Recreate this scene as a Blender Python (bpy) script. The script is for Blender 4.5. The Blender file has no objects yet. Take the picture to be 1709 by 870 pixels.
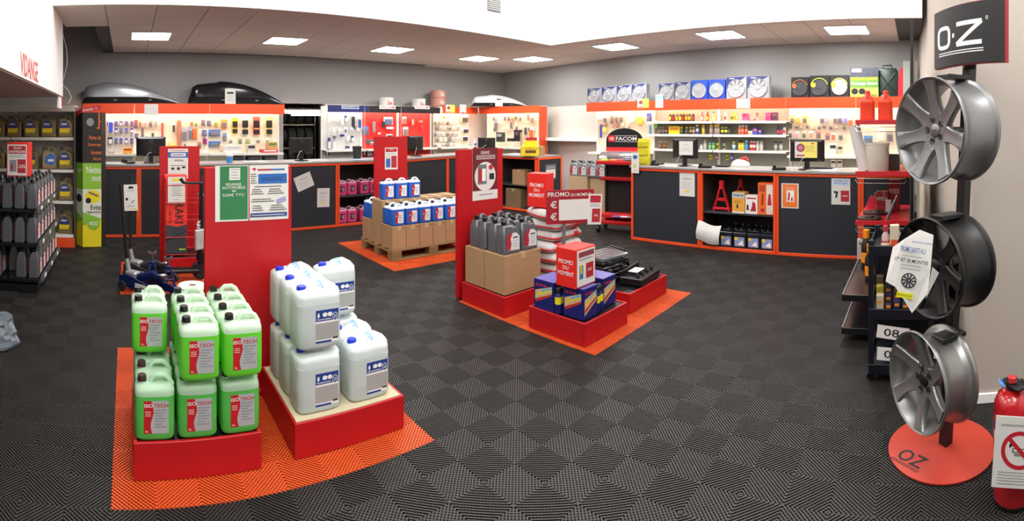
import bpy, bmesh, math, random
from math import sin, cos, tan, atan2, pi, sqrt, hypot, radians
from mathutils import Vector, Matrix
random.seed(7)
D = bpy.data
SC = bpy.context.scene
COL = SC.collection

# ---------------------------------------------------------------- camera (phone sweep panorama: cylindrical)
F, C0, HZ, EYE = 839.0, 212.0, 212.0, 1.66      # pixels per radian, column looking along +Y, horizon row, eye height
cam_d = D.cameras.new('camera'); cam = D.objects.new('camera', cam_d); COL.objects.link(cam)
cam_d.type = 'PANO'; cam_d.panorama_type = 'CENTRAL_CYLINDRICAL'
half = 1709 / 2 / F
cam_d.central_cylindrical_range_u_min = -half; cam_d.central_cylindrical_range_u_max = half
cam_d.central_cylindrical_range_v_min = -(870 - HZ) / F; cam_d.central_cylindrical_range_v_max = HZ / F
cam_d.central_cylindrical_radius = 1.0
cam_d.clip_start = 0.02; cam_d.clip_end = 100
cam.location = (0, 0, EYE)
cam.rotation_euler = (pi / 2, 0, -(1709 / 2 - C0) / F)
SC.camera = cam

# ---------------------------------------------------------------- view and world
SC.view_settings.view_transform = 'Standard'; SC.view_settings.look = 'None'
SC.view_settings.gamma = 1.0; SC.view_settings.use_curve_mapping = False
SC.view_settings.exposure = 0.1
w = D.worlds.new('world'); SC.world = w; w.use_nodes = True
w.node_tree.nodes['Background'].inputs[0].default_value = (0.9, 0.93, 1, 1)
w.node_tree.nodes['Background'].inputs[1].default_value = 0.15
PANEL_E, HIGH_E, TUBE_E = 36.0, 12.5, 36.0         # lamp strengths: soffit panels, high ceiling lamps, shelf tubes

# ---------------------------------------------------------------- materials
def lin(c):
    c /= 255.0
    return c / 12.92 if c <= 0.04045 else ((c + 0.055) / 1.055) ** 2.4
def rgb(h):
    return (lin(int(h[0:2], 16)), lin(int(h[2:4], 16)), lin(int(h[4:6], 16)), 1)
_M = {}
def mat(h, rough=0.5, metal=0.0, emit=0.0, var=0.06, scale=18.0, bump=0.0, trans=0.0, glass=0.0, coat=0.0):
    key = (h, rough, metal, emit, var, scale, bump, trans, glass, coat)
    if key in _M: return _M[key]
    m = D.materials.new('surface_' + h); m.use_nodes = True
    nt = m.node_tree; n = nt.nodes; L = nt.links
    b = n['Principled BSDF']; c = rgb(h)
    b.inputs['Base Color'].default_value = c
    b.inputs['Roughness'].default_value = rough; b.inputs['Metallic'].default_value = metal
    m.diffuse_color = c
    if emit:
        b.inputs['Emission Color'].default_value = c; b.inputs['Emission Strength'].default_value = emit
    if coat: b.inputs['Coat Weight'].default_value = coat
    if glass: b.inputs['Transmission Weight'].default_value = glass; b.inputs['IOR'].default_value = 1.3
    if var or bump:
        tc = n.new('ShaderNodeTexCoord'); no = n.new('ShaderNodeTexNoise')
        no.inputs['Scale'].default_value = scale; no.inputs['Detail'].default_value = 3
        L.new(tc.outputs['Object'], no.inputs['Vector'])
        if var:
            mr = n.new('ShaderNodeMapRange'); mr.inputs[3].default_value = 1 - var; mr.inputs[4].default_value = 1 + var
            mx = n.new('ShaderNodeVectorMath'); mx.operation = 'SCALE'; mx.inputs[0].default_value = c[:3]
            L.new(no.outputs['Fac'], mr.inputs[0]); L.new(mr.outputs[0], mx.inputs['Scale']); L.new(mx.outputs[0], b.inputs['Base Color'])
        if bump:
            bp = n.new('ShaderNodeBump'); bp.inputs['Strength'].default_value = bump; bp.inputs['Distance'].default_value = 0.004
            L.new(no.outputs['Fac'], bp.inputs['Height']); L.new(bp.outputs[0], b.inputs['Normal'])
    if trans:
        t = n.new('ShaderNodeBsdfTranslucent'); t.inputs[0].default_value = c
        ms = n.new('ShaderNodeMixShader'); ms.inputs[0].default_value = trans
        L.new(b.outputs[0], ms.inputs[1]); L.new(t.outputs[0], ms.inputs[2]); L.new(ms.outputs[0], n['Material Output'].inputs[0])
    _M[key] = m
    return m
ORANGE = mat('f0501e', 0.45); RED = mat('b81219', 0.4); SLATE = mat('23282f', 0.55, var=0.12, scale=6)
BLACK = mat('0c0c0e', 0.4); DARK = mat('1c1d20', 0.5); WHITE = mat('e8e6e0', 0.5); PAPER = mat('dedcd6', 0.7, var=0.02)
GREY = mat('8b8c8e', 0.5); STEEL = mat('b4b6b8', 0.3, 1.0); CARD = mat('a98660', 0.8, scale=9, var=0.1); CREAM = mat('d8d2be', 0.6)
INK = mat('26262a', 0.7, var=0); REDP = mat('b32430', 0.6, var=0); GREYP = mat('8a8a90', 0.7, var=0); BLUEP = mat('2c66b0', 0.6, var=0)
YEL = mat('f2d21c', 0.5); WPR = mat('f0eeea', 0.6, var=0); LRED = mat('d6202a', 0.5); CHROME = mat('d8dadc', 0.15, 1.0, var=0)
CLEAR = mat('ffffff', 0.02, glass=1.0, var=0)

# ---------------------------------------------------------------- mesh builder
_T = {}
def text_geo(s):
    if s not in _T:
        cu = D.curves.new('t', 'FONT'); cu.body = s; cu.size = 1.0; cu.resolution_u = 2; cu.offset = 0.012; cu.fill_mode = 'FRONT'
        o = D.objects.new('t', cu); me = D.meshes.new_from_object(o)
        vs = [v.co.copy() for v in me.vertices]; fs = [tuple(p.vertices) for p in me.polygons]
        D.objects.remove(o); D.curves.remove(cu); D.meshes.remove(me)
        x0 = min(v.x for v in vs); x1 = max(v.x for v in vs); y0 = min(v.y for v in vs); y1 = max(v.y for v in vs)
        _T[s] = ([((v.x - x0) / (x1 - x0), (v.y - y0) / (y1 - y0)) for v in vs], fs)
    return _T[s]

class MB:
    def __init__(s): s.v = []; s.f = []; s.mi = []; s.mats = []
    def add(s, vs, fs, m, X=None):
        if m not in s.mats: s.mats.append(m)
        k = s.mats.index(m); o = len(s.v)
        s.v += [tuple(X @ Vector(v)) if X is not None else tuple(v) for v in vs]
        s.f += [tuple(i + o for i in f) for f in fs]; s.mi += [k] * len(fs)
        return s
    def box(s, x0, x1, y0, y1, z0, z1, m, b=0.0, X=None):
        if b <= 0:
            vs = [(x, y, z) for z in (z0, z1) for y in (y0, y1) for x in (x0, x1)]
            return s.add(vs, [(0, 2, 3, 1), (4, 5, 7, 6), (0, 1, 5, 4), (2, 6, 7, 3), (0, 4, 6, 2), (1, 3, 7, 5)], m, X)
        b = min(b, (x1 - x0) * .45, (y1 - y0) * .45, (z1 - z0) * .45)
        vs = []; ix = {}
        for i, x in enumerate((x0, x1)):
            for j, y in enumerate((y0, y1)):
                for k, z in enumerate((z0, z1)):
                    ax, ay, az = (b if i == 0 else -b), (b if j == 0 else -b), (b if k == 0 else -b)
                    for a, p in enumerate(((x, y + ay, z + az), (x + ax, y, z + az), (x + ax, y + ay, z))):
                        ix[i, j, k, a] = len(vs); vs.append(p)
        fs = []
        for i in (0, 1):
            q = [ix[i, 0, 0, 0], ix[i, 1, 0, 0], ix[i, 1, 1, 0], ix[i, 0, 1, 0]]; fs.append(q if i else q[::-1])
            q = [ix[0, i, 0, 1], ix[1, i, 0, 1], ix[1, i, 1, 1], ix[0, i, 1, 1]]; fs.append(q[::-1] if i else q)
            q = [ix[0, 0, i, 2], ix[1, 0, i, 2], ix[1, 1, i, 2], ix[0, 1, i, 2]]; fs.append(q if i else q[::-1])
        for i in (0, 1):
            for j in (0, 1):
                q = [ix[i, j, 0, 0], ix[i, j, 1, 0], ix[i, j, 1, 1], ix[i, j, 0, 1]]; fs.append(q if (i + j) % 2 else q[::-1])
                q = [ix[i, 0, j, 0], ix[i, 1, j, 0], ix[i, 1, j, 2], ix[i, 0, j, 2]]; fs.append(q[::-1] if (i + j) % 2 else q)
                q = [ix[0, i, j, 1], ix[1, i, j, 1], ix[1, i, j, 2], ix[0, i, j, 2]]; fs.append(q if (i + j) % 2 else q[::-1])
                for k in (0, 1):
                    q = [ix[i, j, k, 0], ix[i, j, k, 1], ix[i, j, k, 2]]; fs.append(q if (i + j + k) % 2 else q[::-1])
        return s.add(vs, fs, m, X)
    def quad(s, pts, m, X=None): return s.add(pts, [tuple(range(len(pts)))], m, X)
    def lathe(s, prof, m, n=20, X=None, ax='z'):
        vs = []; fs = []
        for r, z in prof:
            for i in range(n):
                a = 2 * pi * i / n; x, y = r * cos(a), r * sin(a)
                vs.append((x, y, z) if ax == 'z' else ((z, x, y) if ax == 'x' else (y, z, x)))
        for k in range(len(prof) - 1):
            for i in range(n):
                j = (i + 1) % n; fs.append((k * n + i, k * n + j, (k + 1) * n + j, (k + 1) * n + i))
        ring = prof[0] == prof[-1]; f0 = prof[0][1] == prof[1][1] and prof[0][0] > prof[1][0]; f1 = prof[-1][1] == prof[-2][1] and prof[-1][0] > prof[-2][0]
        if prof[0][0] > 1e-5 and not ring and not f0: fs.append(tuple(range(n))[::-1])
        if prof[-1][0] > 1e-5 and not ring and not f1: fs.append(tuple((len(prof) - 1) * n + i for i in range(n)))
        return s.add(vs, fs, m, X)
    def cyl(s, p0, p1, r, m, n=12, r1=None):
        p0, p1 = Vector(p0), Vector(p1); d = p1 - p0; L = d.length
        X = Matrix.Translation(p0) @ d.to_track_quat('Z', 'Y').to_matrix().to_4x4()
        return s.lathe([(r, 0), (r if r1 is None else r1, L)], m, n, X)
    def tube(s, pts, r, m, n=8, flat=1.0, close=False):
        P = [Vector(p) for p in pts]; vs = []; fs = []; N = len(P); up = None
        for i, p in enumerate(P):
            a = P[i - 1] if (i > 0 or close) else p; b = P[(i + 1) % N] if (i < N - 1 or close) else p
            t = (b - a).normalized()
            if up is None:
                up = Vector((0, 1, 0)) if abs(t.y) < 0.9 else Vector((1, 0, 0))
            u = (up - t * up.dot(t)).normalized(); up = u; v = t.cross(u)
            rr = r[i] if isinstance(r, (list, tuple)) else r
            for k in range(n):
                an = 2 * pi * k / n; vs.append(p + u * (rr * flat * cos(an)) + v * (rr * sin(an)))
        for i in range(N if close else N - 1):
            for k in range(n):
                a, b = i * n, ((i + 1) % N) * n; j = (k + 1) % n; fs.append((a + k, a + j, b + j, b + k))
        if not close: fs += [tuple(range(n))[::-1], tuple((N - 1) * n + k for k in range(n))]
        return s.add(vs, fs, m)
    def loft(s, rings, m, cap=True, X=None):
        n = len(rings[0]); vs = [p for r in rings for p in r]; fs = []
        for k in range(len(rings) - 1):
            for i in range(n):
                j = (i + 1) % n; fs.append((k * n + i, k * n + j, (k + 1) * n + j, (k + 1) * n + i))
        if cap: fs += [tuple(range(n))[::-1], tuple((len(rings) - 1) * n + i for i in range(n))]
        return s.add(vs, fs, m, X)
    def slab(s, out, d, m, b=0.004, X=None):
        """an outline in the x-z plane (counter-clockwise seen from -Y), thickness d along y, edges eased by b"""
        cx = sum(p[0] for p in out) / len(out); cz = sum(p[1] for p in out) / len(out)
        def ring(y, k): return [((p[0] - cx) * k + cx, y, (p[1] - cz) * k + cz) for p in out]
        w_ = max(abs(p[0] - cx) for p in out); k = 1 - b / max(w_, 1e-4)
        return s.loft([ring(-d / 2, k), ring(-d / 2 + b, 1), ring(d / 2 - b, 1), ring(d / 2, k)], m, True, X)
    def text(s, t, x0, x1, z0, z1, m, y=0.0, X=None, flat=False):
        vs, fs = text_geo(t)
        if flat: return s.add([(x0 + a * (x1 - x0), z0 + c * (z1 - z0), y) for a, c in vs], fs, m, X)
        return s.add([(x0 + a * (x1 - x0), y, z0 + c * (z1 - z0)) for a, c in vs], fs, m, X)
    def build(s, name, parent=None, smooth=35, loc=None, rot=None):
        me = D.meshes.new(name); me.from_pydata(s.v, [], s.f)
        for m in s.mats: me.materials.append(m)
        me.polygons.foreach_set('material_index', s.mi)
        me.polygons.foreach_set('use_smooth', [smooth > 0] * len(s.f)); me.update()
        if smooth > 0: me.set_sharp_from_angle(angle=radians(smooth))
        o = D.objects.new(name, me); COL.objects.link(o)
        if parent is not None: o.parent = parent
        if loc is not None: o.location = loc
        if rot is not None: o.rotation_euler = rot
        return o

def tag(o, label, cat, group=None):
    o['label'] = label; o['category'] = cat
    if group: o['group'] = group
    return o
def thing(name, label, cat, loc=(0, 0, 0), rz=0.0, group=None):
    o = D.objects.new(name, None); COL.objects.link(o); o.empty_display_size = 0.1
    o.location = loc; o.rotation_euler = (0, 0, rz)
    return tag(o, label, cat, group)
def struct(o): o['kind'] = 'structure'; return o
_kids = {}
def copy_tree(root, loc, rz=None, label=None, group=None, rot=None):
    kids = _kids.get(root.name)
    if kids is None:
        kids = [(c, list(c.children)) for c in root.children]; _kids[root.name] = kids
    r = root.copy(); COL.objects.link(r); r.location = loc
    if rz is not None: r.rotation_euler = (0, 0, rz)
    if rot is not None: r.rotation_euler = rot
    if label: r['label'] = label
    if group: r['group'] = group
    for c, g in kids:
        k = c.copy(); COL.objects.link(k); k.parent = r
        for q in g:
            e = q.copy(); COL.objects.link(e); e.parent = k
    return r
class Proto:
    """first use moves the original, later uses copy it"""
    def __init__(s, o): s.o = o; s.used = False
    def put(s, loc, rz=0.0, label=None, group=None, rot=None):
        if not s.used:
            s.used = True; o = s.o; _kids[o.name] = [(c, list(c.children)) for c in o.children]
            o.location = loc; o.rotation_euler = rot if rot is not None else (0, 0, rz)
            if label: o['label'] = label
            if group: o['group'] = group
            return o
        o = copy_tree(s.o, loc, rz, label, group, rot)
        if label: o['label'] = label
        if not group and 'group' in o.keys(): del o['group']
        return o
def at(px, py, z=None, X=None, Y=None, r=None):
    """the point of the room behind a column and row of the panorama, at a known height, depth or distance"""
    th = (px - C0) / F
    if z is not None: r = (EYE - z) * F / (py - HZ)
    elif Y is not None: r = Y / cos(th)
    elif X is not None: r = X / sin(th)
    return Vector((r * sin(th), r * cos(th), EYE - (py - HZ) / F * r if z is None else z))
def sheet(name, label, w_, h_, els, loc, rz=0.0, cat='poster', tilt=0.0, lean=0.0, base=None, group=None, th=0.003, parent=None):
    """a printed sheet facing local -Y, centred on its bottom edge; print elements in 0..1 of its width and height"""
    b = MB(); b.box(-w_ / 2, w_ / 2, 0, th, 0, h_, base or PAPER)
    for i, e in enumerate(els):
        y = -0.0004 - 0.00025 * i
        if e[0] == 'r': b.quad([(-w_/2 + e[1]*w_, y, e[2]*h_), (-w_/2 + e[3]*w_, y, e[2]*h_), (-w_/2 + e[3]*w_, y, e[4]*h_), (-w_/2 + e[1]*w_, y, e[4]*h_)], e[5])
        elif e[0] == 'p': b.quad([(-w_/2 + p[0]*w_, y, p[1]*h_) for p in e[1]], e[2])
        elif e[0] == 'o':
            n = 24; b.quad([(-w_/2 + (e[1] + e[3]*cos(2*pi*k/n))*w_, y, (e[2] + e[4]*sin(2*pi*k/n))*h_) for k in range(n)], e[5])
        elif e[0] == 't': b.text(e[1], -w_/2 + e[2]*w_, -w_/2 + e[4]*w_, e[3]*h_, e[5]*h_, e[6], y)
        elif e[0] == 'l':      # lines of small print: x0, x1, z0, z1, count
            for k in range(e[5]):
                z = e[3] + (e[4] - e[3]) * k / max(1, e[5] - 1); dx = (e[2] - e[1]) * 0.12 * ((k * 7) % 3)
                b.quad([(-w_/2 + (e[1] + dx*.4)*w_, y, (z - .006)*h_), (-w_/2 + (e[2] - dx)*w_, y, (z - .006)*h_), (-w_/2 + (e[2] - dx)*w_, y, (z + .006)*h_), (-w_/2 + (e[1] + dx*.4)*w_, y, (z + .006)*h_)], e[6] if len(e) > 6 else GREYP)
    o = b.build(name, parent, 0, loc, (lean, tilt, rz))
    if parent is None: tag(o, label, cat, group)
    return o
FX = -pi / 2       # turns a front facing -Y so that it faces -X (towards the room from the right-hand side)

# ================================================================ the setting
# --- floor: a dark slab with interlocking ribbed tiles of 0.4 m on it
def rib_tile(name, m_top, m_shade):
    b = MB(); q = 0.2; pitch = 0.0150; wd = 0.0066; s2 = sqrt(2)
    def strip(u0, u1, flip, ox, oy, zt, zb, m):
        # the part of the square [0,q]^2 with u0 <= (x+y)/sqrt2 <= u1
        pts = []
        def cut(u):
            c = u * s2
            return ((0, c), (c, 0)) if c <= q else ((c - q, q), (q, c - q))
        a0, a1 = cut(u0); b0, b1 = cut(u1)
        poly = [a0, a1]
        if u0 * s2 < q < u1 * s2: poly += [(q, 0)]
        poly += [b1, b0]
        if u0 * s2 < q < u1 * s2: poly += [(0, q)]
        if flip: poly = [(q - x, y) for x, y in poly][::-1]
        poly = [(x + ox, y + oy) for x, y in poly]; n = len(poly)
        vs = [(x, y, zt) for x, y in poly] + [(x, y, zb) for x, y in poly]
        b.add(vs, [tuple(range(n))], m); b.add(vs, [(i, i + n, (i + 1) % n + n, (i + 1) % n) for i in range(n)], m_shade)
    for i in (0, 1):
        for j in (0, 1):
            flip = (i + j) % 2 == 1; u = 0.004
            while u + wd < q * s2 - 0.002:
                strip(u, u + wd, flip, i * q, j * q, 0.0, -0.0125, m_top); u += pitch
            u = 0.009
            while u + 0.0075 < q * s2 - 0.004:
                strip(u, u + 0.0075, not flip, i * q, j * q, -0.0045, -0.0125, m_top); u += 0.0150
    me = b.build(name, None, 0); me_d = me.data; D.objects.remove(me)
    return me_d
TILE = mat('302d2a', 0.5, var=0.16, scale=2.0); TILE_SHADE = mat('0f0e0d', 0.7)  # rib sides coloured near black: shade between the ribs put into the colour
TILE_O = mat('e2561f', 0.55, var=0.08, scale=3.0)
tile_mesh = rib_tile('floor_tile', TILE, TILE_SHADE); tile_mesh_o = rib_tile('mat_tile', TILE_O, mat('a83c14', .6))  # orange rib sides also coloured darker than their tops, as shade
floor_b = MB(); floor_b.box(-3.4, 9.2, -3.2, 14.0, -0.12, -0.013, mat('0e0e0e', 0.8)); floor = struct(floor_b.build('floor', None, 0))
X0, Y0 = -0.07, 2.18
mats_ = {'jug': (0, 4, 0, 4), 'jack': (0, 3, 7, 10), 'pallet': (7.5, 11.5, 7, 11), 'promo': (7.5, 11.5, 0, 4)}
def in_mat(i, j):
    for a, b_, c, d in mats_.values():
        if a - 0.01 <= i <= b_ - 0.99 and c - .01 <= j <= d - .99: return True
    return False
cells = []
taken = set()
for a, b_, c, d in mats_.values():
    for p in range(int(round(a * 2)), int(round(b_ * 2))):
        for q_ in range(int(round(c * 2)), int(round(d * 2))): taken.add((p, q_))
def tile_free(i, j): return not any((2 * i + p, 2 * j + q_) in taken for p in (0, 1) for q_ in (0, 1))
def half_free(p, q_): return (p, q_) not in taken
for i in range(-6, 17):
    for j in range(-9, 14):
        x, y = X0 + (i + .5) * .4, Y0 + (j + .5) * .4; r = hypot(x, y)
        th = atan2(x, y); px = C0 + F * th; py = HZ + F * EYE / max(r, .1)
        if -170 < px < 1800 and py < 1010 and x < 6.75: cells.append((r, i, j))
cells.sort()
n_single = 0; rest = MB(); slivers = MB()
def add_tile(dst, x, y, keep):
    for mi, m in enumerate((TILE, TILE_SHADE)):
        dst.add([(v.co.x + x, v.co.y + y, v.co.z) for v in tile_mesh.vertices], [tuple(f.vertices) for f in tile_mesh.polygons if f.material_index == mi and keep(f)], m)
for r, i, j in cells:
    x, y = X0 + i * .4, Y0 + j * .4
    if tile_free(i, j):
        if n_single < 290:
            o = D.objects.new('floor_tile', tile_mesh); COL.objects.link(o); o.parent = floor; o.location = (x, y, 0); n_single += 1
        else:
            add_tile(rest, x, y, lambda f: True)
    else:      # tiles cut through by a mat edge: the free quarters only
        for p in (0, 1):
            for q_ in (0, 1):
                if half_free(2 * i + p, 2 * j + q_):
                    add_tile(slivers, x, y, lambda f: (f.center.x > .2) == (p == 1) and (f.center.y > .2) == (q_ == 1))
o = rest.build('floor_tile', floor, 0); o['kind'] = 'stuff'
if slivers.f: o = slivers.build('cut_floor_tile', floor, 0); o['kind'] = 'stuff'
mlab = {'jug': 'large orange ribbed tile mat under the green and white canisters', 'jack': 'orange ribbed tile mat under the floor jacks and scooter display',
        'pallet': 'orange ribbed tile mat under the wooden pallet of blue canisters', 'promo': 'orange ribbed tile mat under three red promo podiums'}
for k, (a, b_, c, d) in mats_.items():
    t = thing('floor_mat', mlab[k], 'mat', (X0 + a * .4, Y0 + c * .4, 0))
    for p in range(int(b_ - a)):
        for q_ in range(int(d - c)):
            o = D.objects.new('tile', tile_mesh_o); COL.objects.link(o); o.parent = t; o.location = (p * .4, q_ * .4, 0.0015)

# --- walls
WG = mat('9c9b99', 0.75, var=0.04, scale=2.5); WC = mat('d9d0c6', 0.7, var=0.03, scale=2); CEILM = mat('d6cac2', 0.8, var=0.04, scale=3)
WW = mat('f8f6f2', 0.7, var=0.02, scale=2); DG = mat('4a4b4d', 0.8)
YB = 9.5; CH = 3.04; ZL = 2.08
b = MB()      # back wall: grey above the shop units, open to the workshop between the two of them
b.box(-3.2, 3.05, YB, YB + .15, 0, 3.9, WG); b.box(3.05, 9.2, YB, YB + .15, 2.13, 3.9, WG); b.box(3.95, 9.2, YB, YB + .15, 0, 2.13, WC)
struct(b.build('wall_back', None, 0))
def wall_seg(b, p, q, th, z0, z1, m):
    p, q = Vector(p), Vector(q); d = (q - p).normalized(); n = Vector((d.y, -d.x)) * th
    P = [p, q, q + n, p + n]
    vs = [(v.x, v.y, z0) for v in P] + [(v.x, v.y, z1) for v in P]
    b.add(vs, [(0, 3, 2, 1), (4, 5, 6, 7), (0, 1, 5, 4), (1, 2, 6, 5), (2, 3, 7, 6), (3, 0, 4, 7)], m)
b = MB()
RW = [(8.85, YB), (8.2, 5.0), (8.08, 2.5), (8.12, -0.1)]
for p, q in zip(RW, RW[1:]):
    wall_seg(b, q, p, 0.15, 2.12, 3.2, WG); wall_seg(b, q, p, 0.15, 0, 2.12, WC)
    pv, qv = Vector(p), Vector(q)
b.box(8.2, 8.85, 5.4, 9.45, 1.36, 1.42, WW)      # the ledge along the cream part, mostly behind the units
struct(b.build('wall_right', None, 0))
b = MB(); b.box(-3.35, -3.2, -3, YB, 0, 4.6, WG); struct(b.build('wall_left', None, 0))
b = MB(); b.box(-3.35, 9.2, -3.3, -3.15, 0, 4.6, WW); struct(b.build('wall_front', None, 0))
# near cream wall on the right, behind the wheel stand
b = MB(); P = [(3.0, -.33), (8.35, -.02), (8.35, -3.15), (3.0, -3.15)]
b.add([(x, y, z) for z in (0, 4.4) for x, y in P], [(0, 1, 2, 3), (4, 7, 6, 5), (0, 4, 5, 1), (1, 5, 6, 2), (2, 6, 7, 3), (3, 7, 4, 0)], mat('b9afa4', 0.75, var=0.03, scale=2)); struct(b.build('wall_right_near', None, 0))
b = MB(); b.box(2.985, 3.0, -3.1, -0.325, 0, 0.06, WW, 0.004); struct(b.build('baseboard_right', None, 0))
# --- low soffit of square ceiling panels over the shop units, with its white fascia up to the high ceiling
soff = MB(); IX, IY = 6.35, 5.68
soff.box(-0.45, IX + .02, IY + .005, YB, CH + .02, CH + .06, DG); soff.box(-0.88, -0.45, IY + .005, 6.65, CH + .02, CH + .06, DG); soff.box(IX + .02, 9.2, -.07, YB, CH + .02, CH + .06, DG)
ceil = struct(soff.build('ceiling', None, 0))
CP = [(0.36, 7.58), (2.48, 7.63), (4.5, 7.72), (6.5, 7.72), (7.35, 7.03), (7.1, 4.84), (6.95, 2.85), (7.05, 0.98)]
panel_proto = None; cnt = 0; far_p = MB()
gx = [-0.88 + 0.62 * k for k in range(17)]; gy = [-0.05 + 0.6 * k for k in range(17)]
b = MB(); b.box(0.004, 0.596, 0.004, 0.596, 0, 0.02, CEILM, 0.003); o = b.build('ceiling_panel', None, 0); pm = o.data; D.objects.remove(o)
def cell_ok(x, y):
    cx, cy = x + .3, y + .3
    if not (-0.9 < cx < 9.1 and -0.1 < cy < YB): return False
    if cx < IX and cy < IY: return False
    if cx < -0.45 and cy > 6.65: return False
    return True
nx = [-0.85 + 0.6 * k for k in range(12)] + [6.35 + 0.6 * k for k in range(5)]
ny_b = [5.68 + 0.6 * k for k in range(7)]; ny_r = [5.68 - 0.6 * k for k in range(1, 10)]
for xi in [-0.85 + .6 * k for k in range(12)]:
    for yi in ny_b:
        if xi + .6 <= IX + .01 and cell_ok(xi, yi):
            o = D.objects.new('ceiling_panel', pm); COL.objects.link(o); o.parent = ceil; o.location = (xi, yi, CH)
for xi in [IX + .6 * k for k in range(4)]:
    for yi in ny_b + ny_r:
        if yi > -.2:
            o = D.objects.new('ceiling_panel', pm); COL.objects.link(o); o.parent = ceil; o.location = (xi, yi, CH)
b = MB()
b.box(-0.88, IX, IY - .03, IY, CH - .0, 4.4, WW); b.box(IX - .0, IX + .03, -.07, IY, CH, 4.4, WW)
struct(b.build('trim_1', None, 0))
b = MB(); b.box(-3.35, 9.2, -3.3, 5.7, 4.4, 4.5, WW); struct(b.build('ceiling_high', None, 0))
b = MB(); b.box(-3.35, 0.4, 5.7, YB, 3.85, 3.95, DG); b.box(-.45, -.42, 6.65, YB, CH + .03, 3.9, DG); b.box(-.88, -.45, 6.6, 6.65, CH + .03, 3.9, DG)
struct(b.build('ceiling_shaft', None, 0))
# the white beam on the left, over the shelves
b = MB(); b.box(-3.2, -0.84, -1.0, 6.55, 2.06, 4.4, WW); b.box(-3.1, -.86, -.9, 6.5, 2.05, 2.06, CEILM); b.box(-.88, -.86, 6.3, 6.58, 1.9, 2.06, WW)
b.box(-.90, -.85, 6.58, 6.62, 1.93, 2.5, RED)
struct(b.build('trim_2', None, 0))
b = MB(); Xf = Matrix.Translation((-0.838, 3.9, 2.075)) @ Matrix.Rotation(pi / 2, 4, 'Z')
b.text('VIDANGE', 0, .78, 0, .19, mat('e03a2c', 0.5), 0, Xf)
tag(b.build('sign_lettering', None, 0), 'red lettering along the lower edge of the white beam', 'sign')
# high ceiling lamps and the square lamps of the soffit
EMH = mat('ffffff', 0.5, emit=HIGH_E, var=0); EMP = mat('ffffff', 0.5, emit=PANEL_E, var=0)
t0 = thing('ceiling_lamp', 'large white lamp panel under the high ceiling', 'lamp', (0, 0, 0), 0, 'lamps under the high ceiling')
b = MB(); b.box(-.62, .62, -.62, .62, 0, .05, WHITE, .005); b.build('frame', t0, 0)
b = MB(); b.quad([(-.58, -.58, -.001), (-.58, .58, -.001), (.58, .58, -.001), (.58, -.58, -.001)], EMH); b.build('diffuser', t0, 0)
pr = Proto(t0)
for x, y, l in [(.4, 1.6, 'over the green canisters'), (.5, 4.6, 'over the floor jacks'), (2.8, 1.5, 'over the open floor between the islands'), (2.9, 4.6, 'over the pallet'), (5.3, 1.2, 'over the aisle by the wire rack'), (5.2, 4.5, 'over the aisle by the tool trolley'), (-.3, -.9, 'added behind the viewer, left of three'), (1.1, -.9, 'added behind the viewer, middle of three'), (2.2, -1.9, 'added behind the viewer, right of three')]:  # the three behind the viewer are added, unseen, to brighten the canister fronts
    pr.put((x, y, 4.33), 0, 'large white lamp panel under the high ceiling, ' + l, 'lamps under the high ceiling')
t0 = thing('ceiling_lamp', '', 'lamp')
b = MB(); b.box(-.3, .3, -.3, .3, 0.0, .012, WHITE, .002); b.build('frame', t0, 0)
b = MB(); b.quad([(-.28, -.28, -.002), (-.28, .28, -.002), (.28, .28, -.002), (.28, -.28, -.002)], EMP); b.build('diffuser', t0, 0)
pr = Proto(t0)
pl = ['square ceiling lamp panel above the silver roof box', 'square ceiling lamp panel above the right end of the black roof box', 'square ceiling lamp panel above the white tubs on the blue cabinet',
      'square ceiling lamp panel above the white roof box, left of two', 'square ceiling lamp panel nearest the corner of the room', 'square ceiling lamp panel above the first four hubcap boxes',
      'square ceiling lamp panel above the last blue hubcap boxes', 'square ceiling lamp panel above the black hubcap boxes']
for (x, y), l in zip(CP, pl): pr.put((x, y, CH - .014), 0, l)
# ventilation grille in the white fascia
t = thing('vent_grille', 'grey square ventilation grille in the white fascia', 'vent', (5.05, IY - .031, 3.40))
b = MB(); b.box(-.13, .13, -.02, 0, 0, .24, GREY, .004); b.build('frame', t, 0)
for k in range(7):
    b = MB(); b.box(-.115, .115, -.028, -.018, .016 + k * .03, .034 + k * .03, mat('a6a6a4', .5)); b.build('slat', t, 0)
# cable hanging by the beam
b = MB(); b.tube([(-.85, 6.6, 2.9), (-.80, 6.62, 2.7), (-.79, 6.62, 2.5), (-.84, 6.62, 2.3), (-.89, 6.64, 2.26), (-.78, 6.66, 2.15), (-.74, 6.66, 2.05), (-.78, 6.66, 1.97)], .004, WHITE, 6)
tag(b.build('cable', None), 'thin white cable dangling from the beam end', 'cable')

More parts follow.
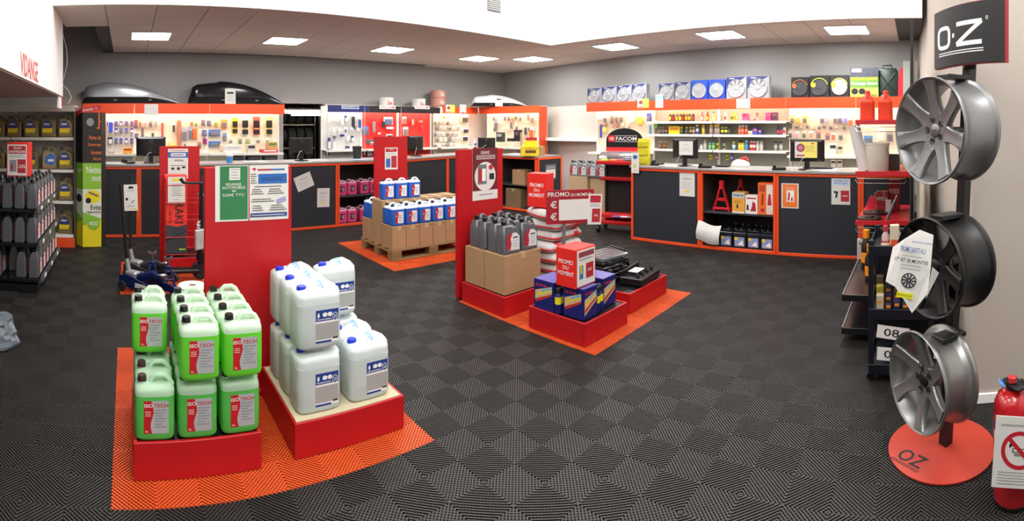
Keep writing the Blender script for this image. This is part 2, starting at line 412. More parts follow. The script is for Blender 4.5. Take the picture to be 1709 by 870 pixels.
# ================================================================ canisters, cans and podiums
def sring(w_, d_, z, p=4.0, n=24, cx=0.0, cy=0.0):
    out = []
    for k in range(n):
        a = 2 * pi * (k + .5) / n; c, s = cos(a), sin(a)
        out.append((cx + w_ / 2 * math.copysign(abs(c) ** (2 / p), c), cy + d_ / 2 * math.copysign(abs(s) ** (2 / p), s), z))
    return out
def canister(name, label, w_, d_, h_, liq, top, capm, kind='iso', level=.70, trans=0.0):
    """moulded jerrycan: body in two tints, neck with ribbed cap at left, moulded loop handle at right, printed label in front"""
    t = thing(name, label, 'canister')
    L = mat(liq, 0.35, trans=trans, var=.05, scale=8); P = mat(top, 0.4, trans=trans * .8, var=.04, scale=8)
    sh = h_ * .80
    zs = [(0, .86), (.006, .95), (.02, 1), (h_ * .35, 1.0), (h_ * level, 1.0)]
    b = MB(); b.loft([sring(w_ * k, d_ * k, z, 5) for z, k in zs], L)
    body_o = b.build('liquid_body', t, 50)
    b = MB(); zk = 1.07 if kind == 'white' else 1.0; z2 = [(h_ * level, 1.0), (h_ * .745, 1.0), (h_ * .79, .97), (h_ * .82, .90), (h_ * .845, .74), (h_ * .855, .5)]
    b.loft([sring(w_ * k, d_ * k, z if i == 0 else z * zk, 4.5 if k > .9 else 3) for i, (z, k) in enumerate(z2)], P)
    b.build('shoulder', t, 60)
    # loop handle
    b = MB(); hz = h_ * (.93 if kind == 'white' else .985) - .012; x0 = -w_ * .10; x1 = w_ * .40
    if kind == 'white':
        b.tube([(x0 - .012, 0, sh - .005), (x0, 0, hz - .03), (x0 + .03, 0, hz), (x1 - .045, 0, hz + .004), (x1 - .015, 0, hz - .018), (x1, 0, sh - .01)], [.04, .038, .035, .037, .042, .046], P, 12, 1.2)
    else:
        b.tube([(x0, 0, sh), (x0 + .008, 0, hz - .016), (x0 + .024, 0, hz), (x1 - .03, 0, hz), (x1 - .01, 0, hz - .014), (x1 + .004, 0, sh - .004)], [.015, .013, .0125, .0125, .0135, .018], P, 10, 1.3)
    b.build('handle', t, 60)
    if kind == 'white':
        b = MB(); b.tube([(x0 + .02, 0, hz - .024), (x0 + .035, 0, hz + .0005), (x0 + .058, 0, hz + .0015)], [.0365, .0365, .0385], mat('9cc8e8', .4, trans=.2, var=0), 10, 1.16); b.build('tape', t, 60)
    cx = -w_ * .31; r = .021 if w_ < .2 else .025
    b = MB(); b.lathe([(r + .003, h_ * .80), (r + .003, h_ * .87)], P, 16, Matrix.Translation((cx, 0, 0))); neck_o = b.build('neck', t)
    b = MB(); pr = []
    n = 20; z0, z1 = h_ * .86, h_ * .955; vs = []
    rings = []
    for z, k in ((z0, 1.08), (z0 + .004, 1.1), (z0 + .0045, 1.0), (z1 - .004, .98), (z1, .9)):
        rings.append([(cx + r * k * (1 + (.05 if i % 2 else 0)) * cos(2 * pi * i / n), r * k * (1 + (.05 if i % 2 else 0)) * sin(2 * pi * i / n), z) for i in range(n)])
    b.loft(rings, capm); b.build('cap', neck_o, 40)
    y = -d_ / 2 - .0008; b = MB()
    if kind == 'white':
        X0_, X1_, Z0, Z1 = -w_ * .12, w_ * .40, h_ * .10, h_ * .62
        NB = mat('1c3f8c', .5, var=0); LG = mat('a8a6a2', .6, var=0)
        H = Z1 - Z0; W_ = X1_ - X0_
        def R(a, c, e, f, m, k=1): b.quad([(X0_ + a * W_, y - .0002 * k, Z0 + c * H), (X0_ + e * W_, y - .0002 * k, Z0 + c * H), (X0_ + e * W_, y - .0002 * k, Z0 + f * H), (X0_ + a * W_, y - .0002 * k, Z0 + f * H)], m)
        R(0, 0, 1, 1, WPR, 0); R(0, .66, 1, 1, NB); R(0, .1, 1, .60, LG); R(0, 0, .68, .06, NB); R(.75, .08, .97, .13, INK, 2)
        b.add([(X0_ + (.12 + .05 * cos(a)) * W_, y - .0006, Z0 + (.84 + .08 * sin(a)) * H) for a in [k * pi / 3 for k in range(6)]], [tuple(range(6))], WPR)
        for q in (.40, .62): b.add([(X0_ + (q + .11 * cos(a)) * W_, y - .0006, Z0 + (.85 + .07 * sin(a)) * H) for a in [k * pi / 5 for k in range(10)]], [tuple(range(10))], WPR)
        b.add([(X0_ + (.85 + .12 * cos(a)) * W_, y - .0006, Z0 + (.76 + .13 * sin(a)) * H) for a in [k * pi / 6 for k in range(12)]], [tuple(range(12))], WPR)
        b.add([(X0_ + (.85 + .10 * cos(a)) * W_, y - .0008, Z0 + (.76 + .11 * sin(a)) * H) for a in [k * pi / 6 for k in range(12)]], [tuple(range(12))], NB)
        b.text('25', X0_ + .79 * W_, X0_ + .91 * W_, Z0 + .71 * H, Z0 + .81 * H, WPR, y - .001)
        b.text('Demineralisee', X0_ + .06 * W_, X0_ + .68 * W_, Z0 + .69 * H, Z0 + .75 * H, WPR, y - .0008)
    else:
        X0_, X1_, Z0, Z1 = -w_ * .27, w_ * .34, h_ * .12, h_ * .64
        if kind == 'pink': X0_, X1_, Z0, Z1 = -w_ * .25, w_ * .25, h_ * .2, h_ * .62
        H = Z1 - Z0; W_ = X1_ - X0_
        sil = mat('c4c6c8', .35, .3, var=0) if kind == 'iso' else (mat('e6e6e6', .5, var=0) if kind == 'blue' else mat('5e2a3c', .5, var=0))
        red = mat('c01c22', .45, var=0) if kind != 'pink' else INK
        def P_(pts, m, k): b.quad([(X0_ + a * W_, y - .0002 * k, Z0 + c * H) for a, c in pts], m)
        P_([(0, 0), (1, 0), (1, 1), (0, 1)], sil, 0)
        P_([(0, 0), (.34, 0), (.29, .12), (.27, .28), (.33, .45), (.40, .62), (.38, .8), (.30, 1), (0, 1)], red, 1)
        if kind == 'iso':
            b.text('ISO', X0_ + .02 * W_, X0_ + .37 * W_, Z0 + .80 * H, Z0 + .91 * H, WPR, y - .0006)
            b.text('TECH', X0_ + .40 * W_, X0_ + .98 * W_, Z0 + .80 * H, Z0 + .91 * H, red, y - .0006)
            b.text('5L', X0_ + .06 * W_, X0_ + .18 * W_, Z0 + .04 * H, Z0 + .09 * H, WPR, y - .0006)
        for k in range(7):
            z = .70 - .085 * k
            P_([(.44, z), (.92 - .09 * (k % 3), z), (.92 - .09 * (k % 3), z + .028), (.44, z + .028)], GREYP if kind != 'pink' else WPR, 2)
        for k in range(3): P_([(.05, .66 - .06 * k), (.28, .66 - .06 * k), (.28, .675 - .06 * k), (.05, .675 - .06 * k)], WPR, 2)
    b.build('label', body_o, 0)
    return t

def podium(label, x0, x1, y0, y1, h_=.18, name='podium', pad=BLACK):
    t = thing(name, label, 'podium', ((x0 + x1) / 2, (y0 + y1) / 2, 0)); w_, d_ = (x1 - x0) / 2, (y1 - y0) / 2
    b = MB(); b.box(-w_, w_, -d_, -d_ + .018, 0.003, h_, RED, .002); b.build('front_panel', t)
    b = MB(); b.box(-w_, w_, d_ - .018, d_, 0.003, h_, RED, .002); b.build('rear_panel', t)
    for s in (-1, 1):
        b = MB(); b.box(min(s * w_, s * (w_ - .018)), max(s * w_, s * (w_ - .018)), -d_ + .018, d_ - .018, 0.003, h_, RED, .002); b.build('side_panel', t)
    b = MB(); b.box(-w_ + .018, w_ - .018, -d_ + .018, d_ - .018, h_ - .022, h_ - .008, pad); b.build('deck', t, 0)
    return t

# --- island with green canisters, white canisters and the big red board
podium('low red podium carrying the stack of green canisters', .03, .645, 2.35, 2.985)
podium('low red podium carrying the white canisters, cardboard on its top', .82, 1.45, 2.36, 3.0)
b = MB(); b.box(.83, 1.43, 2.37, 2.97, .1805, .186, mat('c8bb9c', .85, scale=7)); tag(b.build('cardboard_sheet', None, 0), 'flat cardboard sheet lying under the white canisters', 'cardboard')
PH = .181
gj = Proto(canister('antifreeze_canister', '', .192, .136, .295, '8cfa50', 'e2f6e0', BLACK, 'iso', trans=.45))
gb = Proto(canister('antifreeze_canister', '', .192, .136, .295, '70e468', 'cceccc', mat('3a2422', .5), 'iso', trans=.4))
cx = [.133, .34, .545]; coln = ['left', 'middle', 'right']; rown = ['front', 'second', 'third', 'back']
lay = .287
for c in range(3):
    for r_ in range(4):
        y = 2.36 + .07 + .143 * r_; dx = (random.random() - .5) * .006
        gb.put((cx[c] + dx, y, PH), (random.random() - .5) * .04, 'green canister in the bottom layer, %s column, %s row of the stack' % (coln[c], rown[r_]), 'green antifreeze canisters')
        if not (c == 0 and r_ < 2):
            gj.put((cx[c] + dx + (.006 if c else -.012), y - (.03 if c else .0), PH + lay), (random.random() - .5) * .05, 'green canister in the top layer, %s column, %s row of the stack' % (coln[c], rown[r_] if c else ('front' if r_ == 2 else 'back')), 'green antifreeze canisters')
wj = Proto(canister('water_canister', '', .245, .178, .325, 'dfe8e6', 'e6eeec', mat('1a36c8', .35), 'white', trans=.25))
WX, WY = [.975, 1.25], [2.50, 2.69, 2.88]
nm = ['front', 'middle', 'back']
for c in range(2):
    for r_ in range(3):
        wj.put((WX[c] + (.02 if c else 0) - .0 * r_, WY[r_] - .01, .187), 0, 'white water canister, bottom layer, %s column, %s row' % (['left', 'right'][c], nm[r_]), 'white canisters with blue caps')
        if c == 0 or r_ == 2:
            wj.put((WX[c] - .0 + (.0 if r_ else .0), WY[r_] - .012, .187 + .327), 0, ('white water canister, top layer, %s of the left column' % nm[r_]) if c == 0 else 'lone white water canister on the top layer at the back right', 'white canisters with blue caps')

def board(name, label, x0, x1, y, z1, th=.04, foot=True, rz=0.0, h0=0.004):
    t = thing(name, label, 'display board', ((x0 + x1) / 2, y, 0), rz); w_ = (x1 - x0) / 2
    b = MB(); b.box(-w_, w_, 0, th, h0, z1, RED, .003); b.build('panel', t)
    if foot:
        b = MB(); b.box(-w_ - .0, w_, -.05, -.001, h0, .03, RED, .003); b.build('foot', t)
    return t
board('display_board', 'tall red board between the green and the white canisters', .475, 1.035, 3.05, 1.41)
GRN = mat('2f7a48', .6, var=0)
sheet('poster', 'green and white notice on the big red board', .21, .345, [('r', .14, .03, .98, .99, GRN), ('r', .42, .74, .75, .96, PAPER), ('l', .46, .72, .78, .93, 4),
      ('t', 'VIDANGE', .3, .64, .78, .69, PAPER), ('t', 'AUTOMOBILE', .2, .58, .90, .63, PAPER), ('t', '=', .5, .53, .62, .56, PAPER), ('t', '0,00€ TTC', .22, .44, .88, .50, PAPER)],
      (.645, 3.046, 1.075))
sheet('poster', 'white price sheet with a blue heading on the big red board', .255, .345, [('p', [(.06, .95), (.18, .95), (.12, .89)], REDP), ('r', .2, .90, .55, .93, REDP), ('r', .55, .90, .9, .93, BLUEP),
      ('r', .22, .66, .96, .84, BLUEP), ('t', 'DIAGNOSTIC', .3, .71, .85, .78, mat('1a3a6a', .6, var=0)), ('l', .02, .18, .68, .84, 5, INK), ('l', .12, .82, .61, .615, 1, INK), ('l', .04, .36, .48, .56, 3, INK), ('l', .46, .88, .48, .56, 3, INK),
      ('l', .04, .62, .34, .38, 2, INK), ('p', [(.68, .36), (.92, .42), (.94, .34), (.70, .28)], mat('9a9ac0', .6, var=0)), ('l', .06, .36, .18, .26, 3, INK), ('l', .5, .95, .18, .26, 3, INK), ('r', .02, .06, .96, .13, mat('2a3f80', .6, var=0)), ('l', .05, .9, .09, .1, 1, PAPER)],
      (.885, 3.046, 1.075))
podium('low red podium behind the big red board carrying white rolls', .40, 1.0, 3.13, 3.72)
def paper_roll(name, label, r, h_, cat='paper roll', m=WHITE, inner=.03):
    t = thing(name, label, cat)
    b = MB(); b.lathe([(inner, 0), (r - .004, 0), (r, .004), (r, h_ - .006), (r - .006, h_), (inner, h_), (inner, 0)], m, 32); b.build('paper', t)
    b = MB(); b.lathe([(inner - .004, .0), (inner - .0005, 0), (inner - .0005, h_ - .004), (inner - .004, h_ - .004), (inner - .004, 0)], CARD, 20); b.build('core', t)
    return t
rp = Proto(paper_roll('paper_roll', '', .115, .26))
p = at(321, 474, z=.44); rp.put((p.x, p.y, .172), 0, 'thick white paper roll standing behind the green canisters', 'white paper rolls')
rp.put((p.x + .22, p.y + .12, .172), 0, 'second white paper roll, half hidden by the big red board', 'white paper rolls')

# --- pallet of blue canisters
ORD = ['first', 'second', 'third', 'fourth', 'fifth', 'sixth', 'seventh', 'eighth', 'ninth', 'tenth', 'eleventh', 'twelfth']
WOOD = mat('8a7048', .85, scale=14, var=.2)
def pallet(loc, rz, L, W_):
    t = thing('pallet', 'wooden pallet under the cartons and blue canisters', 'pallet', loc, rz)
    for k in range(5):
        x = 0; y = -W_ / 2 + k * (W_ - .11) / 4
        b = MB(); b.box(-L / 2, L / 2, y, y + .11, .118, .14, WOOD, .003); b.build('plank', t)
    for x in (-L / 2, -.07, L / 2 - .14):
        b = MB(); b.box(x, x + .14, -W_ / 2, W_ / 2, .098, .118, WOOD, .003); b.build('cross_plank', t)
        for y in (-W_ / 2, -.07, W_ / 2 - .14):
            b = MB(); b.box(x, x + .14, y, y + .12, .022, .098, mat('7c6440', .9, scale=14, var=.2), .004); b.build('block', t)
    for y in (-W_ / 2, -.06, W_ / 2 - .12):
        b = MB(); b.box(-L / 2, L / 2, y, y + .12, .003, .022, WOOD, .003); b.build('skid_plank', t)
    return t
def carton(name, label, w_, d_, h_, m=CARD, holes=True):
    t = thing(name, label, 'carton')
    b = MB(); b.box(-w_/2, w_/2, -d_/2, d_/2, 0, h_, m, .003); box_o = b.build('box', t)
    b = MB(); TP = mat('c0a67c', .35, var=0)
    b.box(-.025, .025, -d_/2 - .0006, d_/2 + .0006, h_ - .0006, h_ + .0006, TP); b.box(-.025, .025, -d_/2 - .0008, -d_/2, h_ - .05, h_, TP); 
    b.build('tape', box_o, 0)
    if holes:
        b = MB(); b.box(w_/2 - .045, w_/2 - .02, -d_/2 - .001, -d_/2, h_ - .03, h_ - .022, INK); b.build('print', box_o, 0)
    return t
# front edge of the pallet: from px 655 to px 768 and beyond behind the red board
A = at(655, 437, z=0); Bp = at(768, 418, z=0); ang = atan2(Bp.y - A.y, Bp.x - A.x)
PL = Matrix.Translation((A.x, A.y, 0)) @ Matrix.Rotation(ang, 4, 'Z')
pallet(tuple(PL @ Vector((.61, .43, 0))), ang, 1.24, .88)
ct = Proto(carton('carton', '', .198, .27, .285))
hw = ['front', 'middle', 'rear']
for i in range(6):
    for j in range(3):
        q = PL @ Vector((.10 + .203 * i, .14 + .285 * j, .141))
        ct.put(tuple(q), ang, 'brown carton on the pallet, %s row, %s from the left end' % (hw[j], ORD[i]) if j == 0 else 'brown carton on the pallet in the %s row, %s from the left' % (hw[j], ORD[i]), 'brown cartons on the pallet')
for i in range(6):
    q = PL @ Vector((.10 + .203 * i, .425, .427))
    ct.put(tuple(q), ang, 'brown carton of the upper pallet layer behind the blue canisters, %s from left' % ORD[i], 'upper cartons on the pallet')
bj = Proto(canister('washer_fluid_canister', '', .188, .13, .275, '2f6fd6', 'dfe8f2', BLACK, 'blue', trans=.15, level=.74))
for i in range(6):
    for j in range(2):
        q = PL @ Vector((.10 + .2 * i, .075 + .14 * j, .428))
        bj.put(tuple(q), ang, ('blue canister in the front row on the cartons, %s from the left' % ORD[i]) if j == 0 else 'blue canister in the second row on the cartons, %s from the left' % ORD[i], 'blue canisters on the pallet cartons')
for j in range(2):
    q = PL @ Vector((.10, .64 + .14 * j, .428)); bj.put(tuple(q), ang, 'blue canister at the rear left end of the pallet load, %s of two' % ('nearer', 'farther')[j], 'blue canisters at the rear of the pallet')
for i, l in enumerate(('left', 'middle', 'right')):
    q = PL @ Vector((.14 + .2 * i, .40, .713)); bj.put(tuple(q), ang, 'blue canister on top of the upper cartons, %s of three' % l, 'blue canisters on top')
# red board behind the pallet
q = PL @ Vector((.18, .905, 0)); a2 = at(625, 330, r=q.length + .16); b2 = at(680, 330, r=q.length + .36)
t = board('display_board', 'red board standing behind the pallet of blue canisters', -.01, .50, 0, 1.52)
ax = atan2(b2.y - a2.y, b2.x - a2.x); wbd = hypot(b2.x - a2.x, b2.y - a2.y)
t.location = ((a2.x + b2.x) / 2, (a2.y + b2.y) / 2, 0); t.rotation_euler = (0, 0, ax)
for c in t.children: c.scale = (wbd / .51, 1, 1)
def on_board(o, bd, x, z):
    o.matrix_world = Matrix.Translation(bd.location) @ Matrix.Rotation(bd.rotation_euler.z, 4, 'Z') @ Matrix.Translation((x, -.0045, z))
    return o
on_board(sheet('poster', 'red and white offer sheet on the board behind the pallet', .2, .32, [('r', .06, .80, .94, .96, REDP), ('t', 'GRAND', .3, .89, .7, .94, PAPER), ('l', .1, .9, .70, .74, 2), ('r', .08, .1, .42, .5, BLUEP), ('r', .5, .08, .92, .62, REDP), ('l', .1, .45, .55, .62, 2)], (0, 0, 0)), t, .0, 1.04)

# --- promo island with three podiums
podium('low red podium carrying oil cans on two cartons', 2.97, 3.56, 3.18, 3.78, .18)
podium('low red podium carrying blue boxes, nearest the camera of the promo mat', 2.98, 3.56, 2.31, 2.90, .18)
podium('low red podium carrying black tool cases, right end of the promo mat', 3.74, 4.42, 2.40, 3.05, .18)

# ================================================================ promo island
OILG = mat('6c6e72', .35, .35, var=.05); OILD = mat('4a4c50', .4, .3)
def oil_can(name, label, w_, d_, h_, body, lab='grey', capm=BLACK):
    """flat oil can: square-shouldered body, filler with black cap at the top left, slanting grip on the right"""
    t = thing(name, label, 'oil can')
    o = [(-.5, .02), (-.47, 0), (.47, 0), (.5, .02), (.5, .52), (.47, .62), (.30, .80), (.05, .78), (-.02, .84), (-.42, .84), (-.47, .70), (-.5, .6)]
    b = MB(); b.slab([(x * w_, z * h_) for x, z in o], d_, body, .012); b.v = [(x, y * (1 - .5 * min(1, max(0, (z / h_ - .5) / .34)) ** 1.6), z) for x, y, z in b.v]; body_o = b.build('body', t, 30)
    b = MB(); b.tube([(.44 * w_, 0, .60 * h_), (.47 * w_, 0, .70 * h_), (.36 * w_, 0, .84 * h_), (.12 * w_, 0, .965 * h_), (-.02 * w_, 0, .97 * h_), (-.04 * w_, 0, .84 * h_)], [.016, .014, .013, .013, .015, .02], body, 8, 1.3); b.build('handle', t, 60)
    b = MB(); b.lathe([(.019, .83 * h_), (.019, .86 * h_), (.022, .862 * h_), (.022, .955 * h_), (.018, .965 * h_)], capm, 14, Matrix.Translation((-.30 * w_, 0, 0))); b.build('cap', t, 40)
    y = -d_ / 2 - .0006; b = MB()
    def P_(pts, m, k): b.quad([(a * w_, y - .0003 * k, c * h_) for a, c in pts], m)
    if lab == 'grey':
        P_([(-.25, .12), (.40, .10), (.40, .50), (.22, .62), (-.05, .62), (-.25, .50)], mat('d8d8d6', .5, var=0), 0)
        P_([(-.36, .16), (-.14, .12), (-.08, .3), (-.13, .45), (-.02, .62), (-.18, .62), (-.36, .48)], REDP, 1)
        P_([(.0, .46), (.30, .46), (.30, .50), (.0, .50)], INK, 1)
        for k in range(4): P_([(.0, .38 - .06 * k), (.32 - .05 * (k % 2), .38 - .06 * k), (.32 - .05 * (k % 2), .395 - .06 * k), (.0, .395 - .06 * k)], GREYP, 1)
    elif lab == 'gold':
        P_([(-.40, .40), (.14, .40), (.28, .46), (.14, .68), (-.06, .76), (-.3, .70), (-.40, .56)], mat('3d3f7c', .5, var=0), 0)
        P_([(-.30, .54), (.08, .54), (.08, .62), (-.3, .62)], mat('c8ccdc', .5, var=0), 1)
        P_([(-.42, .20), (.22, .20), (.30, .40), (-.42, .40)], mat('f0d020', .5, var=0), 1)
    else:
        P_([(-.32, .30), (.2, .14), (.40, .34), (.40, .56), (.1, .72), (-.22, .56)], mat('3268b8', .5, var=0), 0)
        P_([(-.1, .34), (.3, .34), (.3, .44), (-.1, .44)], mat('dfe4ee', .5, var=0), 1)
    b.build('label', body_o, 0)
    return t
def big_carton(label, x0, x1, y0, y1, z0, h_):
    t = carton('carton', label, x1 - x0, y1 - y0, h_); t.location = ((x0 + x1) / 2, (y0 + y1) / 2, z0); return t
big_carton('open-topped brown carton under the oil cans, nearer of the two', 3.0, 3.46, 3.21, 3.485, .181, .345)
big_carton('brown carton under the oil cans, next to the red board', 3.0, 3.46, 3.49, 3.765, .181, .345)
ocp = Proto(oil_can('oil_can', '', .2, .118, .30, OILG))
for r_ in range(4):
    for c in range(2):
        ocp.put((3.115 + .225 * c + .01 * (r_ % 2), 3.285 + .13 * r_, .528), (random.random() - .5) * .1, 'grey oil can on the cartons, %s column, %s row from the camera' % (['left', 'right'][c], ORD[r_]), 'grey oil cans on the cartons')
t = board('display_board', 'red board with a dark poster behind the oil cans', 2.96, 3.55, 3.83, 1.44, .04, False)
DKR = mat('6a1c26', .5, var=0)
on_board(sheet('poster', 'dark red anniversary poster with a round picture on the board behind the oil cans', .33, .52, [('r', 0, .18, 1, 1, DKR), ('t', 'GRAND', .32, .88, .68, .94, PAPER), ('r', .15, .78, .9, .86, mat('b8a8a4', .6, var=0)), ('t', 'ANNIVERSAIRE', .18, .795, .87, .845, DKR),
        ('o', .5, .45, .42, .28, PAPER), ('r', .2, .3, .55, .68, mat('6c7076', .5, var=0)), ('r', .24, .34, .36, .6, REDP), ('r', .37, .36, .52, .6, WPR), ('r', .66, .38, .86, .5, INK), ('o', .72, .62, .09, .05, REDP), ('r', 0, 0, 1, .17, PAPER), ('l', .25, .8, .1, .11, 1, INK)], (0, 0, 0)), t, .05, .93)
# blue aerosol display boxes
BLU = mat('16206a', .4, var=0)
def pic_face(b, w_, h_, y, s=0):
    b.quad([(-w_/2, y, 0), (w_/2, y, 0), (w_/2, y, h_), (-w_/2, y, h_)], BLU)
    def q(p, m, k): b.quad([(-w_/2 + a * w_, y - .0003 * k, c * h_) for a, c in p], m)
    q([(.06, .28), (.92, .62), (.92, .88), (.06, .62)] if s else [(.08, .12), (.94, .50), (.94, .86), (.08, .66)], mat('c8b088', .6, var=.3, scale=30), 1)
    q([(.1, .2), (.9, .55), (.9, .62), (.1, .32)], mat('c03020', .5, var=.2), 2); q([(.1, .42), (.9, .70), (.9, .76), (.1, .5)], mat('e8c830', .5, var=.2), 2)
    q([(.4, .6), (.9, .78), (.9, .85), (.4, .68)], mat('78b0d0', .5, var=.2), 2)
    for k in range(3): b.add([(-w_/2 + (.18 + .2 * k + .09 * cos(a)) * w_, y - .001, (.84 + .045 * sin(a)) * h_) for a in [j * pi / 4 for j in range(8)]], [tuple(range(8))], REDP)
def spray_box(label, x0, x1, y0, y1, z0, h_):
    t = thing('display_box', label, 'box', ((x0 + x1) / 2, (y0 + y1) / 2, z0)); w_, d_ = x1 - x0, y1 - y0
    b = MB(); b.box(-w_/2, w_/2, -d_/2, d_/2, 0, h_, BLU, .002); b.box(-w_/2 + .004, w_/2 - .004, -d_/2 + .004, d_/2 - .004, h_ - .001, h_ + .001, mat('6a62a8', .4, var=.3, scale=20)); b.build('box', t)
    b = MB(); pic_face(b, w_ - .006, h_ - .006, -d_/2 - .001); b.build('front_print', t, 0)
    c = MB(); pic_face(c, d_ - .006, h_ - .006, 0, 1); o = c.build('side_print', t, 0); o.location = (-w_/2 - .001, 0, 0); o.rotation_euler = (0, 0, -pi / 2)
    return t
spray_box('blue spray-can box with a picture at the left corner of the podium', 3.0, 3.24, 2.64, 2.86, .181, .235)
spray_box('blue spray-can box at the near corner, under the red promo cube', 3.02, 3.20, 2.36, 2.56, .181, .235)
spray_box('blue spray-can box at the right corner of the podium', 3.33, 3.52, 2.40, 2.64, .181, .235)
spray_box('blue spray-can box at the rear of the podium', 3.30, 3.54, 2.66, 2.86, .181, .235)
def aerosol(name, label, r, h_, body, band, capm):
    t = thing(name, label, 'spray can')
    b = MB(); b.lathe([(r * .9, 0), (r, .004), (r, h_ * .74), (r * .55, h_ * .82)], body, 14); b.build('body', t, 40)
    b = MB(); b.lathe([(r * 1.02, h_ * .38), (r * 1.02, h_ * .66)], band, 14); b.build('label_band', t, 40)
    b = MB(); b.lathe([(r * .85, h_ * .80), (r * .85, h_ * .97), (r * .7, h_)], capm, 14); b.build('cap', t, 40)
    return t
wd = Proto(aerosol('spray_can', '', .028, .2, BLU, mat('e8d820', .5, var=0), BLACK))
for (x, y), l in zip([(3.02, 2.61), (3.075, 2.605), (3.13, 2.61), (3.235, 2.39), (3.29, 2.40), (3.235, 2.46)],
    ['first of the row on the left side', 'second of the row on the left side', 'behind the near blue box', 'just right of the near blue box', 'beside the right blue box', 'second row, between two blue boxes']):
    wd.put((x, y, .181), 0, 'blue spray can with a yellow band, ' + l, 'blue spray cans')
RL = mat('e02820', .45)
def promo_cube(name, label, w_, d_, h_, poster_side):
    t = thing(name, label, 'promo box'); tw = max(w_, d_)
    b = MB(); b.box(-w_/2, w_/2, -d_/2, d_/2, 0, h_, RL, .003); b.build('box', t)
    b = MB(); X = Matrix.Translation((-w_/2 - .001, 0, 0)) @ Matrix.Rotation(-pi / 2, 4, 'Z')
    for tx, z, hh, x0, x1 in (('PROMO', .60, .11, -.36, .36), ('DU', .46, .09, -.14, .14), ('MOMENT', .30, .11, -.4, .4)):
        b.text(tx, x0 * d_, x1 * d_, z * h_, (z + hh) * h_, WPR, 0, X)
    b.build('lettering', t, 0)
    if poster_side:
        sheet('poster', '', w_ * .9, h_ * .92, [('r', .08, .80, .94, .95, mat('8c4048', .6, var=0)), ('l', .1, .9, .72, .75, 2, INK), ('r', .12, .2, .32, .58, mat('3a6a9a', .5, var=0)), ('r', .16, .34, .26, .60, mat('d8c020', .5, var=0)), ('r', .48, .18, .9, .6, REDP), ('t', '5€', .58, .36, .8, .44, PAPER)], (0, -d_/2 - .004, .012), 0, parent=t)
    return t
t = promo_cube('promo_cube', 'red promo cube with white lettering standing on the blue boxes', .25, .2, .30, True); t.location = (3.105, 2.50, .42)
# stack of absorbent bags
BW = mat('cfcac6', .5, var=.12, scale=25); BR = mat('d8222a', .4, var=.1)
def bag(name, label, L, W_, H_, sd):
    t = thing(name, label, 'bag'); rnd = random.Random(sd)
    n = 24; b = MB(); rings = []
    for z, k in ((0.0, .80), (.15, .93), (.4, 1.0), (.55, 1.0), (.8, .93), (.97, .78), (1.0, .5)):
        rg = sring(L * k, W_ * k, z * H_, 6, n)
        rings.append([(x + rnd.uniform(-.004, .004), y + rnd.uniform(-.004, .004), z2 + (rnd.uniform(-.006, .006) if .1 < z < .9 else 0)) for x, y, z2 in rg])
    b.loft(rings, BW); b.build('sack', t, 70)
    b = MB(); b.loft([sring(L * .30 * k, W_ * kk, z * H_, 5, n) for z, k, kk in ((.12, 1, .935), (.4, 1, 1.012), (.55, 1, 1.012), (.8, 1, .945), (.98, .9, .79), (1.01, .7, .5))], BR, True, Matrix.Translation((L * .2, 0, 0))); b.build('red_band', t, 70)
    b = MB(); b.loft([sring(L * kk, W_ * kk, z * H_, 6, n) for z, kk in ((.30, .985), (.34, 1.012), (.42, 1.014), (.46, .99))], BR); b.build('seam', t, 70)
    return t
bp_ = [Proto(bag('absorbent_bag', '', .50, .42, .104, 3)), Proto(bag('absorbent_bag', '', .48, .44, .104, 8))]
pn = ['bottom', 'second from the bottom', 'third from the bottom', 'fourth from the bottom', 'fifth from the bottom', 'third from the top', 'second from the top', 'top']
for k in range(8):
    bp_[k % 2].put((3.89 + random.uniform(-.025, .025), 3.42 + random.uniform(-.025, .025), .004 + .1045 * k), random.uniform(-.10, .10) + (pi if k % 3 == 1 else 0) + (-.35 if k == 7 else 0), 'red and white absorbent bag, %s of the stack behind the promo cube' % pn[k], 'stack of absorbent bags')
t = promo_cube('promo_cube', 'tall red promo box leaning on top of the absorbent bags', .16, .22, .34, False); t.location = (3.77, 3.50, .85); t.rotation_euler = (0, .0, radians(14))
# price sign on a stand
t = thing('price_sign', 'dark red promo sign with two euro symbols and a white field', 'sign', (3.73, 3.15, 0), radians(-36))
b = MB(); b.box(-.015, .015, .0, .02, .03, 1.0, mat('8a8c8c', .4, .6)); b.build('post', t)
b = MB(); b.box(-.08, .08, -.045, .045, .004, .03, mat('5c5e60', .4, .6), .006); b.build('foot', t)
b = MB(); b.box(-.18, .30, -.012, -.002, .72, 1.05, mat('9c1822', .45), .002); b.build('sign_plate', t)
b = MB(); b.box(-.055, .29, -.0145, -.012, .755, .955, PAPER); b.build('white_field', t, 0)
b = MB(); b.text('PROMO', -.165, .05, .985, 1.03, PAPER, -.0135); b.text('DU MOMENT', .065, .27, .985, 1.015, PAPER, -.0135); b.text('€', -.14, -.075, .875, .945, PAPER, -.0135); b.text('€', -.14, -.075, .76, .83, PAPER, -.0135); b.build('lettering', t, 0)
q = Matrix.Translation((3.73, 3.15, 0)) @ Matrix.Rotation(radians(-36), 4, 'Z') @ Vector((.30, -.0175, .70))
sheet('offer_sheet', 'white and red offer sheet clipped to the right end of the promo sign', .14, .30, [('r', .12, .72, .9, .95, REDP), ('l', .1, .9, .6, .66, 2, INK), ('r', .3, .08, .9, .52, REDP), ('t', '9€', .45, .26, .75, .34, PAPER)], (q.x, q.y, q.z), radians(-36), 'sheet', tilt=.05)
